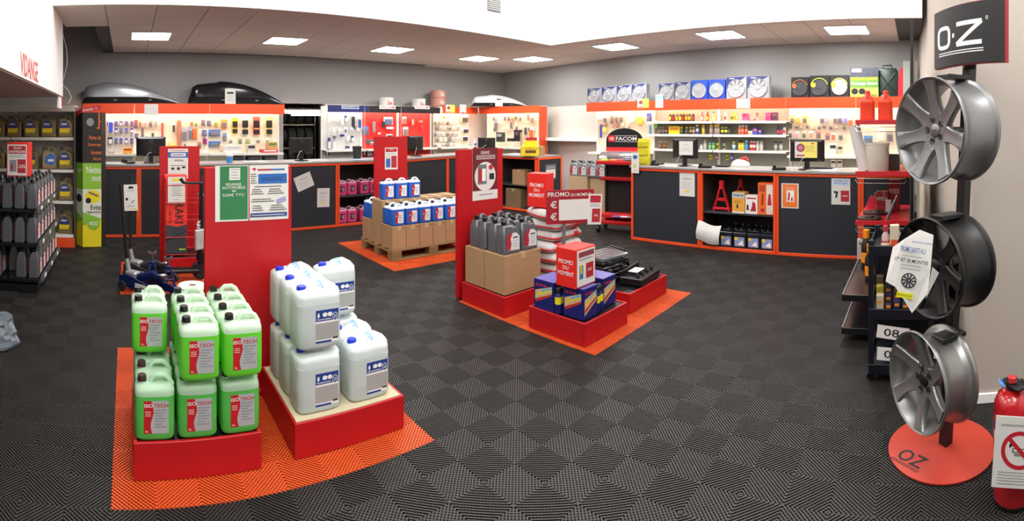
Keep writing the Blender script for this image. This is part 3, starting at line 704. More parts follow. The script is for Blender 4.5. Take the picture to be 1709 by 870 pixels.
# tool cases
BK = mat('141416', .3, var=.1)
def case(label, loc, w_, d_, h_, rz=0.0, lean=0.0, top=BK):
    t = thing('tool_case', label, 'tool case', loc, rz); t.rotation_euler = (lean, 0, rz)
    b = MB(); b.box(-w_/2, w_/2, -d_/2, d_/2, 0, h_ * .48, BK, .008); b.build('base_shell', t)
    b = MB(); b.box(-w_/2, w_/2, -d_/2, d_/2, h_ * .52, h_, top, .008)
    for k in range(4): b.box(-w_*.42, w_*.42, -d_*.4 + k * d_*.22, -d_*.4 + k * d_*.22 + .02, h_ - .001, h_ + .003, top, .001)
    b.build('lid', t)
    for s in (-.3, .3):
        b = MB(); b.box(s * w_ - .018, s * w_ + .018, -d_/2 - .008, -d_/2, h_ * .3, h_ * .7, mat('3c3c40', .3), .002); b.build('latch', t)
    b = MB(); b.tube([(-.05, -d_/2, h_ * .5), (-.05, -d_/2 - .02, h_ * .5), (.05, -d_/2 - .02, h_ * .5), (.05, -d_/2, h_ * .5)], .006, BK, 6); b.build('handle', t)
    return t
LID = mat('6a6e72', .15, .2)
for k, l in enumerate(('bottom', 'middle', 'top')):
    case('black plastic tool case, %s of the stack on the right podium' % l, (3.98 + .01 * k, 2.86, .181 + .083 * k), .36, .30, .08, -.08 * k, top=LID if k == 2 else BK)
case('black tool case standing on edge behind the case stack', (4.27, 2.90, .30), .24, .24, .06, pi / 2 - .3, radians(68))
t = thing('socket_tray', 'open black socket tray with a white leaflet on the right podium', 'tool tray', (4.14, 2.54, .181), .1)
b = MB(); b.box(-.2, .2, -.12, .12, 0, .07, BK, .006); b.build('tray', t)
b = MB(); b.box(-.19, .19, .10, .13, .02, .12, BK, .004); b.build('rear_rim', t)
for k in range(7):
    b = MB(); b.lathe([(.018, .07), (.018, .095), (.012, .095), (.012, .075)], DARK, 12, Matrix.Translation((-.15 + .05 * k, -.05 + .04 * (k % 2), 0))); b.build('socket', t)
b = MB(); b.box(-.1, .06, -.02, .08, .098, .1, PAPER); b.build('leaflet', t, 0)

# ================================================================ jack and scooter display
podium('low red podium under the scooter box by the back counter', .43, 1.02, 5.70, 6.18, .165)
t = board('display_board', 'red board behind the scooter box', .40, .90, 6.19, 1.42, .03, False)
on_board(sheet('poster', 'price sheet with a blue banner at the top of the board behind the scooter box', .25, .37, [('p', [(.1, .96), (.2, .96), (.15, .92)], REDP), ('r', .24, .93, .86, .95, REDP), ('r', 0, .70, 1, .89, BLUEP), ('r', .14, .74, .88, .86, PAPER), ('t', 'CRAFSERT', .2, .77, .82, .83, INK), ('l', .3, .8, .6, .63, 2, INK), ('l', .1, .9, .44, .46, 1, INK),
          ('o', .24, .34, .08, .04, INK), ('o', .52, .34, .08, .05, INK), ('o', .78, .38, .1, .03, INK), ('l', .06, .9, .06, .12, 2)], (0, 0, 0)), t, -.02, 1.02)
t = thing('wire_basket', 'red wire basket holding the scooter box', 'rack', (.68, 5.94, .166))
RW_ = mat('c0141c', .35, .2)
for k in range(5):
    z = .02 + .2 * k
    b = MB(); b.tube([(-.24, -.17, z), (.24, -.17, z), (.24, .17, z), (-.24, .17, z)], .005, RW_, 6, close=True); b.build('hoop', t)
for x in (-.24, -.12, 0, .12, .24):
    b = MB(); b.cyl((x, .17, .0), (x, .17, .9), .005, RW_, 6); b.build('rod', t)
for x in (-.24, .24):
    b = MB(); b.cyl((x, -.17, .0), (x, -.17, .9), .006, RW_, 6); b.build('rod', t)
t = thing('scooter_box', 'tall red and black printed scooter carton in the wire basket', 'carton', (.565, 5.885, .17))
b = MB(); b.box(-.13, .13, -.08, .08, 0.02, .93, mat('f03c30', .45), .003); b.build('box', t)
b = MB(); b.quad([(-.128, -.081, .022), (.128, -.081, .022), (.128, -.081, .36), (.02, -.081, .33), (-.128, -.081, .36)], mat('3c4046', .5, var=.5, scale=9)); b.quad([(-.128, -.0815, .15), (.128, -.0815, .28), (.128, -.0815, .29), (-.128, -.0815, .17)], mat('14161a', .5)); b.quad([(.04, -.082, .06), (.11, -.082, .06), (.11, -.082, .075), (.04, -.082, .08)], mat('a8d820', .5)); b.build('print', t, 0)
b = MB(); Xr = Matrix.Translation((-.02, -.0812, .70)) @ Matrix.Rotation(pi / 2, 4, 'Y'); b.text('DRAKI', 0, .33, 0.01, .11, INK, 0, Xr); b.text('drift', .18, .33, -.06, -.03, INK, 0, Xr); b.build('lettering', t, 0)
q = at(296, 340, Y=5.77)
sheet('notice', 'white notice with a yellow heading on the red scooter carton', .2, .31, [('r', .25, .84, .75, .93, YEL), ('l', .2, .85, .3, .72, 7, INK), ('l', .35, .65, .14, .15, 1, INK)], (q.x - .01, q.y, q.z), 0, 'notice')
# kick scooter
t = thing('kick_scooter', 'black electric scooter parked beside the scooter carton', 'scooter', (.80, 5.42, 0))
b = MB(); b.tube([(-.02, 0, .22), (0, 0, .5), (.005, .0, 1.05)], [.03, .024, .02], BLACK, 10); b.build('steering_column', t)
b = MB(); b.tube([(-.22, -.0, 1.10), (-.19, 0, 1.06), (-.14, 0, 1.05), (.14, 0, 1.05), (.22, 0, 1.06)], [.02, .02, .014, .014, .018], BLACK, 8); b.build('handlebar', t)
b = MB(); b.box(-.55, -.02, -.07, .07, .085, .125, BLACK, .01); b.build('deck', t)
for x in (-.5, 0.0):
    b = MB(); b.lathe([(.03, -.02), (.085, -.022), (.1, -.012), (.1, .012), (.085, .022), (.03, .02)], DARK, 24, Matrix.Translation((x, 0, .105)), 'y'); b.build('wheel', t)
b = MB(); b.box(-.035, .035, -.035, .035, .17, .30, BLACK, .01); b.build('fork', t)
b = MB(); b.box(-.03, .07, .03, .045, .9, .93, STEEL, .003); b.build('brake_lever', t)
b = MB(); b.text('drift', -.0, .2, .0, .04, WPR, 0, Matrix.Translation((-.008, -.026, .45)) @ Matrix.Rotation(-pi / 2, 4, 'Y')); b.build('lettering', t, 0)
b = MB(); b.slab([(-.10, .0), (.12, .03), (.10, .24), (-.10, .22)], .05, mat('b8b6b4', .5, var=.3, scale=30), .012, Matrix.Translation((.03, -.06, .33))); o = b.build('tool_pouch', None); tag(o, 'grey and white pouch hanging from the black scooter', 'pouch'); o.location = (.80, 5.42, 0)
# trolley jacks
def trolley_jack(label, loc, rz, body, handle_m, Lh, lean):
    t = thing('floor_jack', label, 'car jack', loc, rz)       # built along +x, wheels at both ends
    for s in (-1, 1):
        b = MB(); b.slab([(-.26, .05), (.30, .035), (.34, .06), (.30, .10), (.05, .13), (-.14, .17), (-.26, .15)], .014, body, .003, Matrix.Translation((0, s * .085, 0))); b.build('side_plate', t)
        b = MB(); b.lathe([(.01, -.012), (.05, -.012), (.05, .012), (.01, .012)], mat('2a2a2c', .5), 18, Matrix.Translation((-.2, s * .11, .052)), 'y'); b.build('rear_wheel', t)
        b = MB(); b.lathe([(.008, -.022), (.036, -.022), (.036, .022), (.008, .022)], mat('2a2a2c', .5), 18, Matrix.Translation((.29, s * .112, .038)), 'y'); b.build('front_wheel', t)
    b = MB(); b.tube([(-.06, 0, .13), (.12, 0, .20), (.24, 0, .17)], [.05, .04, .03], body, 8, .8); b.build('lift_arm', t, 40)
    b = MB(); b.lathe([(.03, 0), (.034, .02), (.042, .022), (.042, .034), (.03, .028)], STEEL, 16, Matrix.Translation((.24, 0, .185))); b.build('saddle', t)
    b = MB(); b.box(-.22, -.08, -.05, .05, .07, .19, mat('a8aaac', .35, .5), .015); b.build('hydraulic_unit', t)
    b = MB(); b.cyl((-.20, 0, .16), (-.235, 0, .30), .032, mat('9a9c9e', .35, .6), 12, .024); b.build('handle_socket', t)
    b = MB(); b.tube([(-.23, 0, .28), (-.23 - lean * .5, 0, .28 + Lh * .5), (-.23 - lean, 0, .28 + Lh)], [.018, .017, .019], handle_m, 10); b.build('handle', t)
    b = MB(); b.box(-.04, .10, -.093, -.0925, .075, .11, WPR); b.build('decal', t, 0)
    return t
NAVY = mat('14245c', .3, .2)
trolley_jack('blue floor jack with a long black handle, nearest the green canisters', (.17, 5.03, .002), radians(-42), NAVY, BLACK, .78, .09)
trolley_jack('black and silver floor jack behind the blue jack', (.22, 5.45, .002), radians(-38), mat('3c3e42', .35, .4), mat('2c2e30', .35, .3), .84, .0)
q = at(219, 352, r=5.55)
sheet('notice', 'white instruction sheet on the handle of the rear floor jack', .15, .29, [('r', .35, .84, .7, .93, INK), ('t', 'Import', .3, .74, .75, .79, INK), ('o', .2, .45, .1, .06, INK), ('p', [(.5, .3), (.75, .42), (.78, .4), (.53, .28)], INK), ('l', .15, .8, .16, .2, 2), ('r', .5, .06, .9, .1, YEL)], (q.x, q.y, q.z), 0.0, 'notice', tilt=-.03)
# axle stands
def axle_stand(label, loc, m, h_=.3, rz=0.0, s_=1.0):
    t = thing('axle_stand', label, 'axle stand', loc, rz); t.scale = (s_,) * 3
    for a in range(4):
        an = pi / 4 + a * pi / 2; b = MB(); b.tube([(.105 * cos(an), .105 * sin(an), .0), (.03 * cos(an), .03 * sin(an), h_ * .8)], [.014, .012], m, 6, .5); b.build('leg', t)
    for z, k in ((.03, .98), (.12, .75)):
        b = MB(); b.tube([(.1 * k * cos(pi / 4 + a * pi / 2), .1 * k * sin(pi / 4 + a * pi / 2), z) for a in range(4)], .007, m, 6, close=True); b.build('brace', t)
    b = MB(); b.lathe([(.03, h_ * .74), (.03, h_ * .86), (.018, h_ * .88)], m, 12); b.build('collar', t)
    b = MB(); b.cyl((0, 0, h_ * .8), (0, 0, h_ * 1.12), .014, STEEL, 10); b.build('post', t)
    b = MB(); b.slab([(-.04, 0), (.04, 0), (.045, .03), (.03, .03), (0, .012), (-.03, .03), (-.045, .03)], .03, STEEL, .002, Matrix.Translation((0, 0, h_ * 1.1))); b.build('cradle', t)
    return t
axle_stand('blue axle stand with a steel post between the jacks, left of two', (.26, 5.15, .003), NAVY, .32)
axle_stand('blue axle stand with a steel post, right of two', (.42, 5.1, .003), NAVY, .28)

# ================================================================ counters
WTOP = mat('9a9794', .35, var=.08, scale=12)
def line_frame(P0, P1):
    a = atan2(P1[1] - P0[1], P1[0] - P0[0]); return a, hypot(P1[0] - P0[0], P1[1] - P0[1])
def hit(px, py, P0, P1):
    """where the line of sight through a picture column and row meets the upright plane over P0-P1"""
    th = (px - C0) / F; dx, dy = sin(th), cos(th); ex, ey = P1[0] - P0[0], P1[1] - P0[1]
    r = (P0[0] * ey - P0[1] * ex) / (dx * ey - dy * ex)
    return Vector((r * dx, r * dy, EYE - (py - HZ) / F * r))
def unit(label, P0, P1, x0, x1, kind, dep=.65, H=1.06):
    a, L = line_frame(P0, P1); M = Matrix.Translation((P0[0], P0[1], 0)) @ Matrix.Rotation(a, 4, 'Z')
    t = thing('counter_unit', label, 'cabinet', tuple(M @ Vector(((x0 + x1) / 2, 0, 0))), a); w_ = (x1 - x0) / 2; p = .034
    for s in (-1, 1):
        b = MB(); b.box(min(s * w_, s * (w_ - p)), max(s * w_, s * (w_ - p)), 0, .045, .003, H, ORANGE, .002); b.build('post', t)
    b = MB(); b.box(-w_ + p, w_ - p, 0, .045, H - .035, H, ORANGE, .002); b.build('top_rail', t)
    b = MB(); b.box(-w_ + p, w_ - p, 0, .045, .003, .04, ORANGE, .002); b.build('bottom_rail', t)
    if kind == 'panel':
        b = MB(); b.box(-w_ + p, w_ - p, .015, .03, .04, H - .035, SLATE); b.build('front_panel', t, 0)
    else:
        b = MB(); b.box(-w_ + .004, w_ - .004, .05, dep, .48, .505, mat('3a3c40', .5), .002); b.build('shelf', t)
        b = MB(); b.box(-w_ + .004, w_ - .004, .05, dep, .02, .04, mat('3a3c40', .5)); b.build('floor_panel', t, 0)
        b = MB(); b.box(-w_ + .004, w_ - .004, dep - .012, dep, .04, H - .01, mat('2c2c2c', .6)); b.build('back_panel', t, 0)
        for s in (-1, 1):
            b = MB(); b.box(min(s * w_, s * (w_ - .012)), max(s * w_, s * (w_ - .012)), .05, dep, .04, H, mat('4c453c', .6)); b.build('side_panel', t, 0)
    return t, M
def worktop(label, P0, P1, x0, x1, dep=.68, z=1.062):
    a, L = line_frame(P0, P1); M = Matrix.Translation((P0[0], P0[1], 0)) @ Matrix.Rotation(a, 4, 'Z')
    b = MB(); b.box(x0, x1, -.015, dep, z, z + .032, WTOP, .004); o = b.build('worktop', None, 40, (P0[0], P0[1], 0), (0, 0, a)); tag(o, label, 'worktop'); return M
RC0, RC1 = (6.25, 3.99), (6.25, .02)
for x0, x1, k, l in ((.0, 1.11, 'panel', 'dark panelled counter unit with an orange frame, beside the tool trolley'), (1.115, 2.19, 'open', 'open counter unit with an orange frame holding red axle stands and boxes'),
                     (2.195, 3.29, 'panel', 'dark panelled counter unit with an orange frame under the yellow-poster monitor'), (3.295, 3.97, 'panel', 'dark counter unit with an orange frame behind the red wire rack')):
    unit(l, RC0, RC1, x0, x1, k)
MR = worktop('long grey worktop of the right-hand counter', RC0, RC1, -.02, 3.99)
BC0, BC1 = (-.9, 7.53), (4.45, 7.63)
ls = ['dark counter unit behind the printed column, left end of the back counter', 'dark counter unit with an orange frame behind the red scooter board', 'dark counter unit with an orange frame hidden behind the big red board',
      'dark counter unit with two paper notices, right of the big red board', 'open counter unit with pink canisters on two shelves']
for (x0, x1, k), l in zip(((0, 1.075, 'panel'), (1.08, 2.16, 'panel'), (2.165, 3.2, 'panel'), (3.205, 4.29, 'panel'), (4.295, 5.33, 'open')), ls): unit(l, BC0, BC1, x0, x1, k)
worktop('long grey worktop of the back counter', BC0, BC1, 0, 5.35)
CC0, CC1 = (4.46, 7.64), (6.86, 8.30)
unit('dark counter unit behind the pallet board, left of two', CC0, CC1, .0, 1.57, 'panel'); unit('dark counter unit just left of the tall dark-poster board', CC0, CC1, 1.575, 2.4, 'panel')
worktop('grey worktop of the angled back counter', CC0, CC1, .02, 2.82, .55)
DC0, DC1 = (6.88, 8.1), (7.02, 6.62)
unit('open counter unit with a carton and black bottles, by the corner post', DC0, DC1, .36, 1.47, 'open', .7)
worktop('grey worktop at the corner end of the back counter', DC0, DC1, .36, 1.5, .75)
EC0, EC1 = (7.045, 6.60), (7.74, 6.58)
unit('narrow dark end panel unit with an orange frame and a clear sleeve', EC0, EC1, 0.0, .68, 'panel', .1)

# notices taped on the counters
def notice(label, pxc, py_bot, w_, h_, els, P0, P1, off=.022, tilt=0.0, cat='notice', base=None):
    p = hit(pxc, py_bot, P0, P1); a, _ = line_frame(P0, P1); n = Vector((sin(a), -cos(a), 0)) * off
    return sheet('notice', label, w_, h_, els, tuple(p + n), a, cat, tilt=tilt, base=base, th=.002)
T1 = [('l', .2, .8, .72, .76, 2, INK), ('l', .15, .85, .34, .58, 4, GREYP), ('r', .36, .18, .64, .25, YEL)]
notice('white notice with a yellow stripe on the first right counter unit', 1146, 328, .235, .33, T1, RC0, RC1, -.012)
notice('orange poster sheet with a pictured jack at the left of the right counter unit', 1318, 348, .23, .32, [('r', .08, .04, .92, .96, mat('f07828', .5, var=0)), ('r', .3, .26, .74, .72, WPR), ('p', [(.36, .3), (.46, .3), (.5, .6), (.42, .68)], REDP), ('p', [(.54, .3), (.68, .3), (.62, .5)], REDP), ('l', .2, .8, .78, .84, 2, WPR)], RC0, RC1, -.012)
notice('price sheet with a heat-gun picture and blue heading, right end of the counter front', 1403, 342, .24, .33, [('r', .04, .72, .96, .98, mat('c8dce8', .6, var=0)), ('t', 'PROMO DU', .14, .88, .86, .94, BLUEP), ('t', 'PISTOLET', .14, .78, .86, .85, BLUEP), ('p', [(.12, .44), (.34, .44), (.38, .5), (.12, .52)], INK), ('p', [(.2, .26), (.3, .26), (.34, .46), (.24, .46)], INK), ('r', .5, .12, .94, .54, REDP), ('t', '159€', .56, .3, .88, .37, PAPER)], RC0, RC1, -.012)
notice('crooked white notice on the back counter unit, tilted', 512, 315, .30, .24, [('l', .3, .8, .66, .72, 2, INK), ('l', .15, .85, .2, .5, 4, GREYP)], (-.9, 7.53), BC1, -.012, tilt=radians(-21))
notice('white notice with a yellow stripe on the back counter unit', 540, 346, .22, .31, T1, (-.9, 7.53), BC1, -.012, tilt=radians(1))
p = notice('clear sleeve with a white card on the corner end panel', 920, 300, .3, .30, [('r', .06, .1, .94, .66, PAPER), ('l', .14, .86, .3, .52, 4, INK), ('r', .1, .72, .9, .88, GREYP)], EC0, EC1, -.0125, base=mat('6a6c70', .3))

# things in the open bays
def at_unit(P0, P1, u, d, z):
    a, L = line_frame(P0, P1); return tuple(Matrix.Translation((P0[0], P0[1], 0)) @ Matrix.Rotation(a, 4, 'Z') @ Vector((u, d, z))), a
RA = mat('d81c2c', .35)
loc, a = at_unit(RC0, RC1, 1.38, .14, .506)
def big_stand(label, loc, rz):
    t = thing('axle_stand', label, 'axle stand', loc, rz)
    for s in (-1, 1):
        b = MB(); b.slab([(s * .13, 0), (s * .10, 0), (s * .02, .30), (s * .03, .33)][::s], .05, RA, .004); b.build('leg', t)
    b = MB(); b.box(-.125, .125, -.03, .03, .02, .05, RA, .004); b.build('foot_rail', t)
    b = MB(); b.box(-.075, .075, -.025, .025, .14, .18, RA, .004); b.build('brace', t)
    b = MB(); b.box(-.03, .03, -.03, .03, .30, .42, RA, .006); b.build('post', t)
    return t
big_stand('red axle stand on the shelf of the open counter unit, nearer of two', loc, a)
loc, a = at_unit(RC0, RC1, 1.56, .42, .506); big_stand('red axle stand in the shade at the back of the open counter unit', loc, a)
def print_box(name, label, w_, d_, h_, base, els, P0, P1, u, d, z, cat='box', rz=0.0):
    loc, a = at_unit(P0, P1, u, d, z); t = thing(name, label, cat, loc, a + rz)
    b = MB(); b.box(-w_/2, w_/2, -d_/2, d_/2, 0, h_, base, .002); b.build('box', t)
    o = sheet('printed_face', '', w_ * .98, h_ * .98, els, (0, -d_/2 - .003, h_ * .01), 0, parent=t, base=base, th=.002); return t
OB = mat('f0702c', .5)
print_box('boxed_lamp', 'white and orange box standing between the red stand and the small box', .18, .16, .28, mat('e8a840', .5), [('r', 0, .74, 1, 1, mat('b8c8c8', .5, var=0)), ('t', 'PREMIUM', .1, .82, .9, .92, INK), ('l', .15, .85, .5, .62, 3, INK), ('r', .36, .24, .5, .44, INK), ('r', 0, 0, 1, .08, WPR)], RC0, RC1, 1.66, .12, .506)
print_box('boxed_jack', 'small white box with a red pictured jack on the counter shelf', .17, .14, .245, WPR, [('r', .1, .82, .9, .9, REDP), ('p', [(.1, .2), (.3, .2), (.26, .5), (.12, .5)], INK), ('p', [(.4, .15), (.9, .15), (.84, .6), (.6, .7), (.56, .4)], REDP)], RC0, RC1, 1.84, .12, .506)
print_box('boxed_jack', 'tall orange and white printed box on the counter shelf', .21, .2, .42, OB, [('r', .56, .02, .98, .96, mat('e8dcd0', .5, var=0)), ('r', .08, .72, .5, .94, mat('b84a20', .5, var=0)), ('p', [(.62, .3), (.9, .3), (.84, .66), (.7, .66)], REDP), ('p', [(.2, .3), (.36, .3), (.4, .66), (.24, .66)], mat('a03818', .5, var=0)), ('o', .3, .14, .14, .06, REDP), ('l', .62, .92, .08, .22, 3, GREYP)], RC0, RC1, 2.04, .14, .506)
def battery(label, u, d, z):
    loc, a = at_unit(RC0, RC1, u, d, z); t = thing('car_battery', label, 'battery', loc, a)
    b = MB(); b.box(-.09, .09, -.13, .13, 0, .17, mat('1c1e24', .3), .004); b.build('case', t)
    b = MB(); b.box(-.092, .092, -.132, .132, .17, .2, mat('2a2c34', .25), .006); b.build('lid', t)
    b = MB(); b.tube([(-.06, -.1, .2), (-.06, -.1, .225), (.06, -.1, .225), (.06, -.1, .2)], .006, BLACK, 6); b.build('handle', t)
    for s in (-.055, .055):
        b = MB(); b.lathe([(.012, .2), (.01, .218)], STEEL, 10, Matrix.Translation((s, .1, 0))); b.build('terminal', t)
    o = sheet('label', '', .14, .12, [('r', 0, 0, 1, 1, mat('8c9cc4', .4, var=0)), ('r', 0, .7, .3, 1, YEL), ('p', [(.3, .2), (.9, .1), (.8, .7)], WPR)], (0, -.134, .02), 0, parent=t, th=.001)
k = 0
for u in (1.47, 1.665, 1.86, 2.05):
    for d in (.2, .5):
        battery('black car battery with pale blue label in the open unit, %s from left, %s row' % (ORD[k // 2], ('front', 'rear')[k % 2]), u, d, .041); k += 1
loc, a = at_unit(RC0, RC1, 1.245, .025, .12)
b = MB()
rg = []
for i in range(9):
    s = i / 8; rg.append([(-.17 + .34 * j / 8, -.03 - .06 * sin(s * 2.6), .23 - .25 * s + .02 * cos(j * .6)) for j in range(9)])
vs = [p for r_ in rg for p in r_]; b.add(vs, [(i * 9 + j, i * 9 + j + 1, (i + 1) * 9 + j + 1, (i + 1) * 9 + j) for i in range(8) for j in range(8)], PAPER)
for k in range(3): b.box(-.08, .08, -.0965, -.0955, .065 + .03 * k - .0, .067 + .03 * k, GREYP)
o = b.build('notice', None, 60, loc, (0, .09, a)); tag(o, 'curling white notice hanging over the bottom rail of the open counter unit', 'notice')
pk_ = Proto(canister('coolant_canister', '', .175, .12, .255, 'e8508c', 'f0b8cc', BLACK, 'pink', trans=.15, level=.78))
k = 0
for k, (u, d) in enumerate(((4.42, .14), (4.61, .14), (4.42, .28), (4.61, .28), (4.86, .16), (5.05, .16), (5.05, .31), (4.86, .31))):
    for z, w_ in ((.506, 'upper shelf'), (.041, 'bottom')):
        loc, a = at_unit(BC0, BC1, u, d, z)
        pk_.put(loc, a, 'pink coolant canister on the %s, %s row, %s from the left' % (w_, ('rear', 'front')[d < .2], ORD[(0, 1, 0, 1, 2, 3, 3, 2)[k]]), 'pink canisters, ' + w_)
loc, a = at_unit(DC0, DC1, 1.0, .16, .506); t = carton('carton', 'small brown carton on the shelf of the corner counter unit', .32, .25, .30, CARD); t.location = loc; t.rotation_euler = (0, 0, a)
loc, a = at_unit(DC0, DC1, .85, .2, .041); t = carton('carton', 'large brown carton at the bottom of the corner counter unit', .4, .3, .38, mat('7c6646', .8)); t.location = loc; t.rotation_euler = (0, 0, a)
bb = Proto(oil_can('oil_bottle', '', .1, .07, .27, mat('222226', .35)))
for k in range(3):
    loc, a = at_unit(DC0, DC1, 1.20 + .104 * k, .15, .506); bb.put(loc, a, 'black bottle with a small red and white label, %s beside the small carton' % ORD[k], 'black bottles in the corner unit')

# monitors and till things
def monitor(label, loc, rz, w_=.44, h_=.27, paper=None):
    t = thing('monitor', label, 'monitor', loc, rz)          # its back faces local -Y
    b = MB(); b.lathe([(.12, 0), (.125, .006), (.11, .014), (.02, .02)], BLACK, 24); b.build('base', t)
    b = MB(); b.box(-.035, .035, -.012, .012, .015, .2, BLACK, .005); b.build('neck', t)
    b = MB(); b.box(-w_/2, w_/2, .005, .03, .11, .11 + h_, BLACK, .004); b.loft([[(x * w_, y, .11 + h_ / 2 + z * h_) for x, z in ((-.5, -.5), (.5, -.5), (.5, .5), (-.5, .5))] for y in (.005,)] + [[(x * w_ * .8, -.02, .11 + h_ / 2 + z * h_ * .8) for x, z in ((-.5, -.5), (.5, -.5), (.5, .5), (-.5, .5))]], BLACK); hs_ = b.build('housing', t)
    b = MB(); b.quad([(w_/2 - .012, .031, .122), (-w_/2 + .012, .031, .122), (-w_/2 + .012, .031, .11 + h_ - .012), (w_/2 - .012, .031, .11 + h_ - .012)], mat('9ab0c8', .3, emit=.6, var=0)); b.build('screen', hs_, 0)
    b = MB(); n = 16; b.add([((.022 + .003 * (i % 2)) * cos(2 * pi * (i // 2) / n), -.0215, .11 + h_ * .78 + (.022 + .003 * (i % 2)) * sin(2 * pi * (i // 2) / n)) for i in range(2 * n)], [(2 * i, 2 * i + 1, (2 * i + 3) % (2 * n), (2 * i + 2) % (2 * n)) for i in range(n)], GREYP); b.build('emblem', hs_, 0)
    b = MB(); b.tube([(0, -.022, .17), (-.05, -.06, .15), (-.10, -.07, .06), (-.08, -.06, .006), (.04, -.06, .006)], .004, mat('c8c8c4', .5), 6); b.build('cable', t)
    if paper: sheet('screen_notice', '', *paper[:3], (paper[3], -.026, paper[4]), 0, parent=t, th=.002)
    return t
def on_top(P0, P1, px, dep, z=1.096):
    a, _ = line_frame(P0, P1); n = Vector((-sin(a), cos(a), 0)) * dep; p = hit(px, 270, (P0[0] + n.x, P0[1] + n.y), (P1[0] + n.x, P1[1] + n.y)); return (p.x, p.y, z), a
loc, a = on_top(BC0, BC1, 252, .3); monitor('black monitor seen from behind at the left end of the back counter', loc, a, .46, .30)
loc, a = on_top(BC0, BC1, 503, .3); monitor('black monitor seen from behind, right of the big red board', loc, a, .42, .28)
loc, a = on_top(CC0, CC1, 694, .3); monitor('black monitor seen from behind, right of the pallet board', loc, a, .44, .28)
loc, a = on_top(DC0, DC1, 812, .3); monitor('black monitor seen from behind over the dark-poster board', loc, a + .6, .38, .22)
loc, a = on_top(RC0, RC1, 1143, .25); monitor('black monitor on the right counter with a white notice taped to its back', loc, a, .40, .29, (.22, .20, [('l', .35, .75, .75, .8, 1, INK), ('l', .1, .9, .3, .5, 3, INK)], .03, .16))
loc, a = on_top(RC0, RC1, 1347, .2); monitor('black monitor on the right counter with a yellow poster taped to its back', loc, a, .46, .29, (.30, .21, [('p', [(.42, 0), (1, 0), (1, 1), (.2, 1)], mat('f0e070', .5, var=0)), ('o', .26, .62, .19, .26, mat('8c4a5a', .5, var=0)), ('o', .26, .62, .11, .15, mat('c87888', .5, var=0)), ('r', .06, .1, .44, .18, REDP), ('l', .48, .9, .4, .75, 5, INK), ('p', [(.7, .92), (.9, .92), (.8, .84)], REDP)], -.01, .16))
def keyboard(label, P0, P1, px, dep):
    loc, a = on_top(P0, P1, px, dep); t = thing('keyboard', label, 'keyboard', loc, a)
    b = MB(); b.box(-.2, .2, -.06, .06, 0, .018, BLACK, .003); b.build('tray', t)
    for r_ in range(4):
        b = MB(); b.box(-.19, .19, -.05 + .025 * r_, -.03 + .025 * r_, .018, .023, DARK, .002); b.build('key_row', t)
keyboard('black keyboard beside the noticed monitor on the right counter', RC0, RC1, 1195, .36); keyboard('black keyboard under the yellow-poster monitor', RC0, RC1, 1365, .40)
keyboard('black keyboard beside the left monitor of the back counter', BC0, BC1, 262, .46)
def phone(label, P0, P1, px, dep):
    loc, a = on_top(P0, P1, px, dep); t = thing('desk_phone', label, 'phone', loc, a + .3)
    b = MB(); b.box(-.09, .09, -.08, .08, 0, .035, BLACK, .008); b.build('body', t)
    b = MB(); b.tube([(-.06, -.08, .045), (-.06, -.05, .06), (-.06, .05, .06), (-.06, .08, .045)], [.022, .014, .014, .022], BLACK, 8); b.build('handset', t)
phone('black desk phone near the tool trolley end of the right counter', RC0, RC1, 1097, .2); phone('black card terminal on the right counter, left of the yellow-poster monitor', RC0, RC1, 1300, .12)
phone('small black device at the right of the noticed monitor', RC0, RC1, 1177, .10); phone('black desk phone beside the left monitor of the back counter', BC0, BC1, 214, .2)
def papers(label, P0, P1, px, dep, w_=.3, n=3, m=PAPER):
    loc, a = on_top(P0, P1, px, dep); b = MB()
    for k in range(n): b.box(-w_/2, w_/2, -.1, .1, .003 * k, .003 * k + .0031, m, 0, Matrix.Rotation(.12 * k, 4, 'Z'))
    tag(b.build('paper_sheets', None, 0, loc, (0, 0, a)), label, 'papers')
papers('loose white sheets on the right counter, left of the noticed monitor', RC0, RC1, 1118, .15); papers('loose white sheets on the right counter, right of the noticed monitor', RC0, RC1, 1172, .3, .4)
papers('white sheets under the yellow-poster monitor', RC0, RC1, 1372, .12, .4); papers('white sheets at the left end of the back counter', BC0, BC1, 193, .15, .3); papers('white sheets behind the green poster on the back counter', BC0, BC1, 425, .25, .4)
papers('blue folder lying left of the pallet board on the back counter', BC0, BC1, 600, .1, .35, 2, mat('a8c0dc', .5)); papers('white sheets right of the second back monitor', BC0, BC1, 530, .2, .3)
papers('white papers on the corner worktop', DC0, DC1, 860, .3, .3)
# small white tub with blue lid on the back counter, pot, paper towel roll etc.
t = thing('tub', 'blue and white tub on the back counter above the green poster', 'tub', on_top(BC0, BC1, 383, .2)[0])
b = MB(); b.lathe([(.05, 0), (.055, .1)], mat('4a90d0', .4), 18); b.build('body', t); b = MB(); b.lathe([(.058, .1), (.058, .125), (.05, .13)], WHITE, 18); b.build('lid', t)
t = thing('spray_bottle', 'white cloth-covered bottle with a red top lying on the right counter', 'bottle', on_top(RC0, RC1, 1236, .5)[0], FX)
b = MB(); b.loft([sring(.28 * k, .14 * k, z, 3, 20) for z, k in ((0, .9), (.03, 1), (.07, .8), (.1, .4))], WHITE); b.build('body', t, 60)
b = MB(); b.tube([(.0, 0, .09), (.08, 0, .12), (.12, 0, .08)], [.03, .03, .02], RED, 8); b.build('red_top', t)
